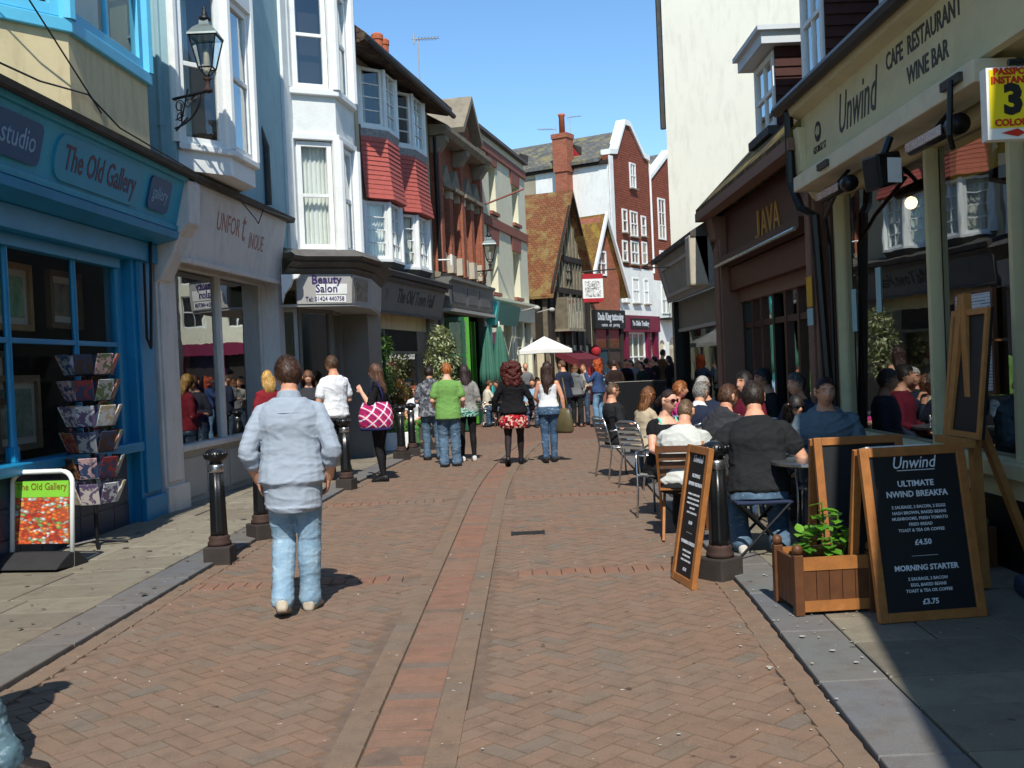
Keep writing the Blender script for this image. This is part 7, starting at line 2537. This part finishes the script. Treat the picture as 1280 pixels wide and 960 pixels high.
# walking man in front
SHIRT = cloth('chambray_shirt', '9aa5b2', .85, .06, 500, .2)
def man_extra(s, root, vx):
    k = s.k
    for i in (0, 1):                                   # rolled cuffs
        e, w = s.el[i], s.wr[i]
        d = (w - e).normalized()
        c = e.lerp(w, .30)
        b = MB()
        s.chain(b, [c - d * .035, c + d * .03], [.056, .055], 14, 2)
        finish(b, 'rolled_cuff', SHIRT, root, k, vx, 1, .004, 14)
    b = MB()                                           # collar band
    c = s.T(0, -.012, .520)
    rings = []
    for t, r in ((-.035, .088), (.0, .082), (.03, .073), (.034, .068)):
        rings.append([c + s.u * (t - .012 * math.sin(a)) + s.r * (r * math.cos(a)) + s.f * (r * .95 * math.sin(a)) for a in [2 * math.pi * j / 24 for j in range(24)]])
    b.loft(rings)
    finish(b, 'collar', SHIRT, root, k, vx, 1, .002, 14)
    b = MB()                                           # yoke seam across the back
    b.tube([s.T(.185 * math.cos(a), -.006 - .140 * math.sin(a), .415) for a in [math.pi * (.12 + .76 * j / 16) for j in range(17)]], .0035, 5)
    loc_part(root, 'yoke_seam', b, SHIRT, k)
def man_bottom(s, root, vx):
    trousers(J_LIGHT, .030, .012, .012, fold=.004, fs=7.0, ax=(1, 1, 2.2), waist=-.06)(s, root, vx)
def man_top(s, root, vx):
    b = MB()
    s.torso(b, -.105, .515, .026, .016)
    b.loft([[s.T((.192 - .003 * j) * math.cos(a), -.012 + (.150 - .003 * j) * math.sin(a), -.05 - .085 * j) for a in [2 * math.pi * q / 24 for q in range(24)]] for j in range(3)])
    c = s.T(0, -.01, -.115)                             # curved shirt tail
    b.loft([[s.T((.185 - .05 * j) * math.cos(a), -.018 + (.150 - .012 * j) * math.sin(a), -.205 - .04 * j) for a in [2 * math.pi * q / 24 for q in range(24)]] for j in range(2)])
    for i, sg in ((0, 1), (1, -1)):
        s.chain(b, [s.T(sg * .05, -.012, .478), s.T(sg * .11, -.008, .447), s.sh[i]], [.050, .054, .052], 10, 2)
        s.arm(b, i, .016, .62, .010)
        b.ball(s.sh[i] - s.u * .010 - s.r * (.014 if i == 0 else -.014), .054, k=12, m=8)
    finish(b, 'shirt', SHIRT, root, s.k, vx, 3, .0052, 4.6, (1, 1, 2.6))
person('man walking away in pale grey-blue shirt and light jeans', (-1.50, 6.98), 2,
       Body(1.765, 'm', 1.08, lean=1, arms=(((.10, -.07, -.255), (.055, .03, -.46)), ((.10, -.07, -.255), (.055, .03, -.46))), legs=(((.085, .05, .49), (.07, .06, .085)), ((.085, .06, .49), (.075, -.16, .125))), head=(38, -2)),
       man_top, man_bottom, hair_short('3a2418', .115, 56, .05), 'b9ad9a', SK, .0075, man_extra)

# people at the left shop windows
person('man in white t-shirt looking into the salon window', (-2.62, 15.3), 42, Body(1.86, 'm', 1.0, arms=('fold', 'fold'), legs='relax', head=(20, -8)),
       shirt(C_WHT, -.10, .32, .022, .01, .008), trousers(C_BLK2, .03), hair_short('4a3424', .10), '26262a', SK, .010, z0=PZ)
person('fair-haired person in red top behind the walking man', (-3.42, 14.6), 30, Body(1.68, 'f', 1.05, arms=('bent', 'bent')), shirt(cloth('wine_jersey', '7a2028', .9), -.1, .9), trousers(J_DARK), hair_long('b08a4c', .22, .095), '26262a', SK, .012, z0=PZ)
person('person facing the lane beside the man in white t-shirt', (-3.05, 15.6), 190, Body(1.66, 'f', 1.0, arms=('bent', 'bent')), shirt(C_CHAR, -.1, .9), trousers(J_DARK), hair_long('5a3a28', .25), '26262a', SKP, .012, face, z0=PZ)

PLAID = plaid('pink_plaid')
girl = person('young woman with long brown hair, black top and leggings by the bollards', (-1.95, 15.15), 78,
              Body(1.76, 'f', 1.06, arms=('bag', ((.10, .05, -.24), (.02, .20, -.04))), legs=(((.07, .03, .49), (.08, .0, .085)), ((.06, .02, .49), (.07, -.05, .085))), head=(6, -4)),
              shirt(C_BLK, -.06, .44, .014, .01, .005), tights(cloth('black_leggings', '1b1a1d', .8, .2)), hair_long('5a4030', .47, .105), '1a1a1c', SKP, .010, face)
t = thing('tote_bag', V((-1.98, 15.0, .75)), 'large pink and white plaid bag carried by the long-haired young woman', 'bag')
f = Frame((-1.97, 14.92, .80), (.96, -.1, 0), (.1, .96, 0))
b = MB()
rings = []
for z, w, d in ((.0, .235, .10), (.05, .25, .12), (.16, .255, .13), (.26, .235, .115), (.33, .20, .07), (.36, .185, .03)):
    rings.append([f(w * math.cos(a) * (1 + .12 * abs(math.sin(2 * a))), d * math.sin(a), z + .012 * math.cos(2 * a)) for a in [2 * math.pi * i / 32 for i in range(32)]])
b.loft(rings)
b.build('bag_body', PLAID, t, smooth=True)
MB().loft([[f(w * math.cos(a) * (1 + .12 * abs(math.sin(2 * a))), d * math.sin(a), z) for a in [2 * math.pi * i / 32 for i in range(32)]] for z, w, d in ((-.035, .232, .10), (.0, .242, .108), (.004, .24, .106))]).build('bag_hem', cloth('indigo_trim', '2a2858', .8), t, smooth=True)
MB().tube([f(-.1, .03, .34), f(-.07, .02, .52), f(-.02, -.0, .66), f(.05, -.03, .68), f(.1, .02, .5), f(.11, .03, .34)], .012, 8).build('strap', cloth('indigo_trim', '2a2858'), t, smooth=True)

# trio by the bollards
CAMO = patchwork('grey_camouflage', ['55585e', '6f7278', '3e4148', '8a8d92', '4a4d55'], 26)
person('man in grey camouflage hooded top and jeans', (-1.45, 18.3), 12, Body(1.70, 'm', 1.08, arms=('bent', 'bent'), legs='relax', head=(-10, -10)), shirt(CAMO, -.12, .95, .026, .02, .010, hood=True), trousers(J_MID), hair_short('241a15', .09), '2a2624', SK, .0115)
person('ginger-haired man in bright green t-shirt and baggy jeans', (-1.06, 16.95), 0, Body(1.735, 'm', 1.08, arms=(((.07, -.02, -.26), (.05, .19, -.32)), ((.07, -.02, -.26), (.05, .19, -.32))), legs=(((.10, .03, .48), (.11, -.0, .085)), ((.10, .06, .49), (.09, -.06, .085))), head=(0, -12)),
       shirt(cloth('lime_green_cotton', '6f9a52', .9, .06), -.13, .36, .020, .015, .006, ext=.014), trousers(J_MID, .036, .018, .015, fold=.007), hair_short('9a5a2a', .10, 50, .04), '232225', SKP, .0105)
def green_hem(s, root, vx):
    b = MB()
    s.torso(b, -.13, .03, .030)
    finish(b, 'patterned_hem', patchwork('teal_print', ['2a6a5c', '7fb0a0', '1d4a44', 'a8c8ba'], 60), root, s.k, vx, 1, .004, 12)
person('long-haired woman in speckled grey cardigan and black leggings', (-.80, 17.8), 14, Body(1.70, 'f', 1.0, arms=('bent', 'bent'), legs='stand', head=(14, -8)), both(shirt(cloth('speckled_grey_knit', '8c8a86', .95, .3, 90), -.04, .95, .022, .01, .008), green_hem), tights(cloth('black_leggings', '1b1a1d')), hair_long('2e2220', .40, .10), 'c8c6c2', SK, .0115)

# two women walking away
FLORAL = patchwork('red_floral_print', ['a01c28', '8a1420', 'b8303a', 'd8b8a8', '5a1018', 'a8202c', 'c8a090'], 34)
person('woman with red curly hair, black cardigan and red floral skirt', (0.0, 16.75), -4, Body(1.70, 'f', 1.12, arms=(((.13, .0, -.24), (.16, .10, -.45)), ((.13, .0, -.24), (.16, .10, -.45))), legs='walk', head=(-8, 0)),
       shirt(C_BLK, -.10, .92, .022, .03, .008, name='cardigan'), tights(cloth('sheer_black_tights', '2a2426', .7, .1), skirt(FLORAL, -.30, -.02, .085, .012)), hair_curly('4a1a14', .165), '16151a', SKP, .0105)
def bare(s, root, vx):
    b = MB()
    s.torso(b, .02, .40, .010)
    for sg in (1, -1): s.chain(b, [s.T(sg * .085, .06, .40), s.T(sg * .09, .0, .485), s.T(sg * .085, -.07, .38)], [.016, .014, .018], 8, 3)
    finish(b, 'tank_top', C_WHT, root, s.k, vx, 2, .004, 10)
person('dark-haired woman in white tank top and blue jeans', (.58, 16.95), -3, Body(1.69, 'f', 1.0, arms=(((.085, -.02, -.26), (.11, .02, -.5)), ((.07, .06, -.25), (.02, .2, -.34))), legs=(((.07, .06, .49), (.06, .02, .085)), ((.08, .03, .49), (.07, -.12, .10))), head=(6, 0)),
       bare, trousers(denim('indigo_denim', '2a3f5a', '4c6680'), .014, .004, .008, .03, .004), hair_long('33201a', .46, .11, wave=.010), '241f1e', SK, .0105)
t = thing('shoulder_bag', V((.80, 16.85, .5)), 'olive leather shoulder bag hanging beside the woman in tank top', 'bag')
f = Frame((.82, 16.9, .48), (.75, -.5, 0), (.5, .75, 0))
b = MB()
b.loft([[f(w * math.cos(a), d * math.sin(a), z) for a in [2 * math.pi * i / 24 for i in range(24)]] for z, w, d in ((0, .15, .05), (.04, .19, .075), (.2, .18, .08), (.34, .14, .06), (.40, .11, .02))])
b.build('bag_body', mat('olive_leather', '5a5238', .4, .15, 8, .2, 60), t, smooth=True)
MB().tube([f(-.09, 0, .38), f(-.10, 0, .62), f(-.06, 0, .88), f(.0, .0, .90), f(.05, 0, .62), f(.09, 0, .38)], .012, 8).build('strap', mat('olive_leather', '5a5238'), t, smooth=True)

# seated woman by the pots
person('woman in white top and sunglasses seated by the potted shrubs', (-2.0, 21.45), 165, Body(1.66, 'f', 1.0, pel=(0, 0, .53), arms=('lap', 'lap'), legs='sit'), shirt(C_WHT, -.06, .3), trousers(cloth('green_skirt_cloth', '4a7a3a', .9)), hair_short('7a3a1c', .12, 50), '202022', SK, .012, shades(), z0=PZ)

# ------------- right-hand terrace
def S(key): return SEAT[key]
SIT = dict(pel=(0, 0, .53))
def seated(label, key, rz, sex='m', w=1.0, h=1.74, lean=4, arms=('lap', 'lap'), legs='sit', head=(0, 0), twist=0, vx=.011, **kw):
    x, y = S(key)
    return person(label, (x, y), rz, Body(h, sex, w, lean=lean, arms=arms, legs=legs, head=head, twist=twist, **SIT), z0=PZ if x > 1.95 else .012, vx=vx, **kw)
seated('bald man in dark sunglasses and black top on an aluminium chair', 'bald', -72, w=1.05, arms=('fold', 'fold'), lean=-6, top=shirt(C_BLK2, -.08, .98, .022, .01, .008), bottom=trousers(J_MID), hair=hair_short('5a4636', .014, 56, .0), shoes='6a5a4a', extra=shades())
seated('brown-haired woman in beige top with back to the lane', 'brown', -58, 'f', 1.0, 1.68, arms=('table', 'table'), lean=6, head=(-12, 0), top=shirt(cloth('beige_jersey', 'b3a48a', .9), -.08, .9), bottom=trousers(J_DARK), hair=hair_long('6a4426', .30, .10), extra=shades())
def vneck(s, root, vx):
    shirt(C_BLK, -.08, .18, .012, 0, .004, neck=.44)(s, root, vx)
    b = MB()
    for sg in (1, -1): s.chain(b, [s.T(sg * .10, .10, .40), s.T(sg * .10, .02, .49), s.T(sg * .085, -.06, .47)], [.015, .014, .014], 8, 3)
    finish(b, 'aqua_strap', cloth('aqua_strap', '6ad0c0', .8), root, s.k, vx, 1)
seated('woman in black top and wine-red sunglasses facing the lane', 'shades', 206, 'f', 1.22, 1.72, arms=('table', 'lap'), lean=6, head=(16, -4), top=vneck, bottom=trousers(C_BLK2), hair=hair_pony('2a1a16'), skin=SKP, extra=both(mouth, shades(mat('wine_lens', '3a0c12', .15, .02, 5, 0, 100, 0, .6), 1.12)), vx=.009)
seated('crop-haired man in white t-shirt seen from behind', 'buzz', -22, w=1.12, h=1.68, arms=('table', 'table'), lean=19, head=(-6, -6), top=shirt(cloth('pale_grey_cotton', 'c4c6c0', .9, .06), -.09, .36, .022, .01, .010), bottom=trousers(C_BLK2), hair=hair_short('6a5440', .022, 54, .0), vx=.0085)
seated('brown-haired man in dark hooded jacket with white piping', 'hood', -38, w=1.05, h=1.78, arms=('table', 'chin'), lean=10, head=(-26, 0), top=shirt(C_CHAR, -.08, .98, .032, .01, .012, hood=True), bottom=trousers(J_DARK), hair=hair_short('4a3020', .09, 50, .03), vx=.0085)
blk = seated('dark-haired man in black t-shirt on a stool, back to camera', 'black', -8, w=1.16, h=1.86, arms=(((.15, .0, -.23), (.12, .22, -.27)), ((.16, -.02, -.23), (.08, .16, -.34))), lean=12, legs='tuck', head=(2, -4), top=shirt(C_BLK2, -.10, .31, .022, .012, .008, ext=.018), bottom=trousers(J_MID, .03, .012, .016), hair=hair_short('2a1f1a', .11, 50, .10), shoes='cfcac2', vx=.0075)
seated('man in grey jacket at the steel table, facing the camera', 'grey', 168, w=1.22, h=1.80, arms=('table', 'table'), lean=6, head=(10, -2), top=shirt(cloth('slate_jacket', '5f6f78', .8, .1), -.1, .98, .034, .012, .013, collar=True, hood=True, name='jacket'), bottom=trousers(J_DARK), hair=hair_short('2a1d17', .05, 50, .0), extra=face, vx=.0075)
seated('long dark-haired woman in black and sunglasses in the shade', 'dark', 185, 'f', 1.0, 1.58, arms=('table', 'lap'), lean=10, head=(12, -8), top=shirt(C_BLK, -.08, .95), bottom=trousers(C_BLK2), hair=hair_long('17110f', .42, .11), extra=both(mouth, shades()), vx=.009)
seated('white-haired man leaning in at the middle table', 'gry1', 150, w=1.05, h=1.80, arms=('table', 'chin'), lean=12, head=(40, 0), top=shirt(C_NAVY, -.08, .95), bottom=trousers(C_BLK2), hair=hair_short('a8a49e', .10, 46, .04), extra=face)
seated('curly grey-haired person in navy with white collar', 'gry2', -30, w=1.0, h=1.72, arms=('chin', 'table'), lean=10, head=(-20, -6), top=both(shirt(C_NAVY, -.08, .95), shirt(C_WHT, .38, 0, .012, 0, 0, collar=True, name='collar')), bottom=trousers(C_BLK2), hair=hair_short('75726c', .14, 46, .08))
seated('ginger short-haired person beyond the grey-haired pair', 'red', -100, 'f', 1.0, 1.70, arms=('table', 'table'), lean=4, top=shirt(cloth('magenta_knit', 'b83a78', .9), -.08, .95), bottom=trousers(J_DARK), hair=hair_short('8a5226', .13, 48, .04))
seated('dark-haired person in maroon top near the JAVA doors', 'maroon', 120, 'm', 1.0, 1.84, arms=('lap', 'lap'), lean=0, top=shirt(cloth('maroon_jersey', '5a1426', .9), -.08, .95), bottom=trousers(C_BLK2), hair=hair_short('1b1614', .10), extra=face)
seated('shaded grey-haired man close to the cafe window', 'far1', 120, 'm', 1.05, 1.80, lean=0, top=shirt(C_NAVY, -.08, .95), bottom=trousers(C_BLK2), hair=hair_short('4a4642', .09), extra=face)
seated('shaded dark-haired man by the JAVA pilaster', 'far2', 100, 'm', 1.0, 1.86, lean=0, top=shirt(C_BLK2, -.08, .95), bottom=trousers(C_BLK2), hair=hair_short('2a2624', .09), extra=face)

# ------------- far crowd
rc = random.Random(5)
def stander(label, px, Y, rz, hh, top, hair, sex='m', w=1.0, arms=('bent', 'bent'), legs='relax', bottom=None, head=(0, 0), extra=None, shoes='202022'):
    x = at_y(px, 470, Y).x
    return person(label, (x, Y), rz, Body(hh, sex, w, arms=arms, legs=legs, head=head), shirt(*top) if isinstance(top, tuple) else top, bottom or trousers(J_DARK), hair, shoes, SK, .015, extra)
stander('man in navy jacket standing under the white parasol edge', 704, 25.2, 35, 1.72, shirt(C_NAVY, -.14, .98, .03, .02), hair_short('5a4430', .09), head=(20, 0))
stander('person in grey hooded jacket and dark trousers beside the denim-jacket woman', 719, 26.3, -20, 1.62, shirt(C_GREY, -.1, .98, .03, .02, hood=True), hair_long('5f3c22', .2, .10), 'f', bottom=trousers(C_BLK2), shoes='8a6a5a')
stander('fair person facing camera between the grey jacket and denim jacket', 729, 27.2, 170, 1.60, shirt(cloth('stone_jersey', '8f8c86', .9), -.1, .98), hair_short('8a6038', .11), 'f', extra=face)
stander('woman with bright ginger hair and denim jacket raising one arm', 747, 26.0, 62, 1.70, shirt(cloth('blue_denim_jacket', '33486e', .9, .15), -.06, .98, .026, .02), hair_curly('a8481a', .13), 'f', arms=('down', 'up'), bottom=trousers(denim('pale_blue_denim', '4f7a9e', '86aac4')))
stander('person in dark brown coat next to the ginger-haired woman', 768, 28.0, 10, 1.68, shirt(cloth('brown_coat', '2e2220', .9), -.35, .98, .03, .03), hair_short('3a2a24', .12))
CL = [(783, 30.5, 'black_coat', '141416', '2a1e1a', 1.70, 'person in black coat left of centre in the far crowd'), (797, 31.5, 'pink_scarf_top', '7a7a80', 'a07a5a', 1.66, 'fair-haired person in grey in the far crowd'), (808, 30.2, 'plum_jacket', '33202c', '241a18', 1.70, 'person in plum jacket holding something pink'),
      (820, 31.0, 'dark_brown_jacket', '2a1c18', '1e1614', 1.74, 'person in dark brown jacket in the far crowd'), (829, 32.5, 'tan_coat', '5a3e22', '2a201a', 1.96, 'tall person in tan coat above the far crowd'), (838, 30.6, 'black_jacket', '18191c', '201a18', 1.74, 'person in black jacket at the right of the far crowd'),
      (849, 33.0, 'pale_grey_top', '7c8690', '2a2220', 1.76, 'person in pale grey by the green arched door'), (776, 33.5, 'sky_blue_top', '6a9ac0', '7a4a2a', 1.64, 'person in sky-blue top deep in the far crowd'), (790, 34.0, 'teal_top', '3f8aa0', '3a2a20', 1.66, 'person in teal top deep in the far crowd'),
      (763, 32.0, 'light_blue_shirt', '7fa8c8', '6a4a30', 1.66, 'person in light blue shirt near the black shop sign'), (814, 33.8, 'dusky_pink_top', '9a5a6a', '4a3424', 1.62, 'person in dusky pink deep in the far crowd'), (803, 29.0, 'dark_green_jacket', '26302a', '2e2420', 1.60, 'shorter person in dark green just behind the terrace screen')]
for px, Y, nm, cc, hc, hh, lab in CL:
    stander(lab, px, Y, rc.choice((10, 60, 120, 180, 200, -40)), hh, shirt(cloth(nm, cc, .9), -.12, .95, .028, .02), hair_short(hc, .12, 50, .05) if rc.random() < .6 else hair_long(hc, .25, .10), rc.choice('mf'), rc.uniform(.95, 1.12), arms=rc.choice((('bent', 'down'), ('hold', 'bent'), ('down', 'down'))), extra=face)
# people of the left terrace
stander('balding man standing behind the closed green parasols', 657, 31.5, 190, 1.72, shirt(C_GREY, -.1, .95), hair_short('7a6a58', .03, 40, 0), extra=face)
def lseat(label, x, y, rz, sex, col, hc, hair=None, hh=1.68):
    person(label, (x, y), rz, Body(hh, sex, 1.0, lean=8, arms=('table', 'table'), legs='sit', head=(0, -6), **SIT), shirt(cloth('terrace_' + col, col, .9), -.08, .9), trousers(J_DARK), hair or hair_short(hc, .12), '202022', SK, .015)
lseat('seated person in cream top beside the closed green parasols', -.72, 28.2, -60, 'f', 'c8c2b0', '5a3a24')
lseat('seated person in black leaning over the far cafe table', -.28, 28.0, 80, 'm', '18181a', '241a16')
lseat('seated person in navy and pink behind the curly-haired woman', .15, 30.2, 120, 'm', '2a3048', 'b89a80')
lseat('seated person in pale blue between the two walking women', .55, 27.2, 170, 'f', '8aa8c0', '3a2418')
lseat('seated woman with brown hair left of the parasol pole', .70, 30.6, 200, 'f', '4a2a2c', '3a2218', hair_long('3a2218', .25))

# passer-by entering at the lower left corner: only the leading leg is in view
person('passer-by in blue jeans stepping in at the lower left corner', (-2.48, 4.10), -78, Body(1.75, 'm', 1.05, arms=('pocket', 'swing'), legs=(((.10, .02, .49), (.10, -.22, .14)), ((.07, .22, .48), (.06, .34, .085)))), shirt(C_CHAR, -.08, .98, .026), trousers(denim('grey_blue_denim', '45606e', '6d8893'), .04, .02, .018, fold=.010), hair_short('2a1d17', .1), '2a2320', SK, .0085)
bake_all()
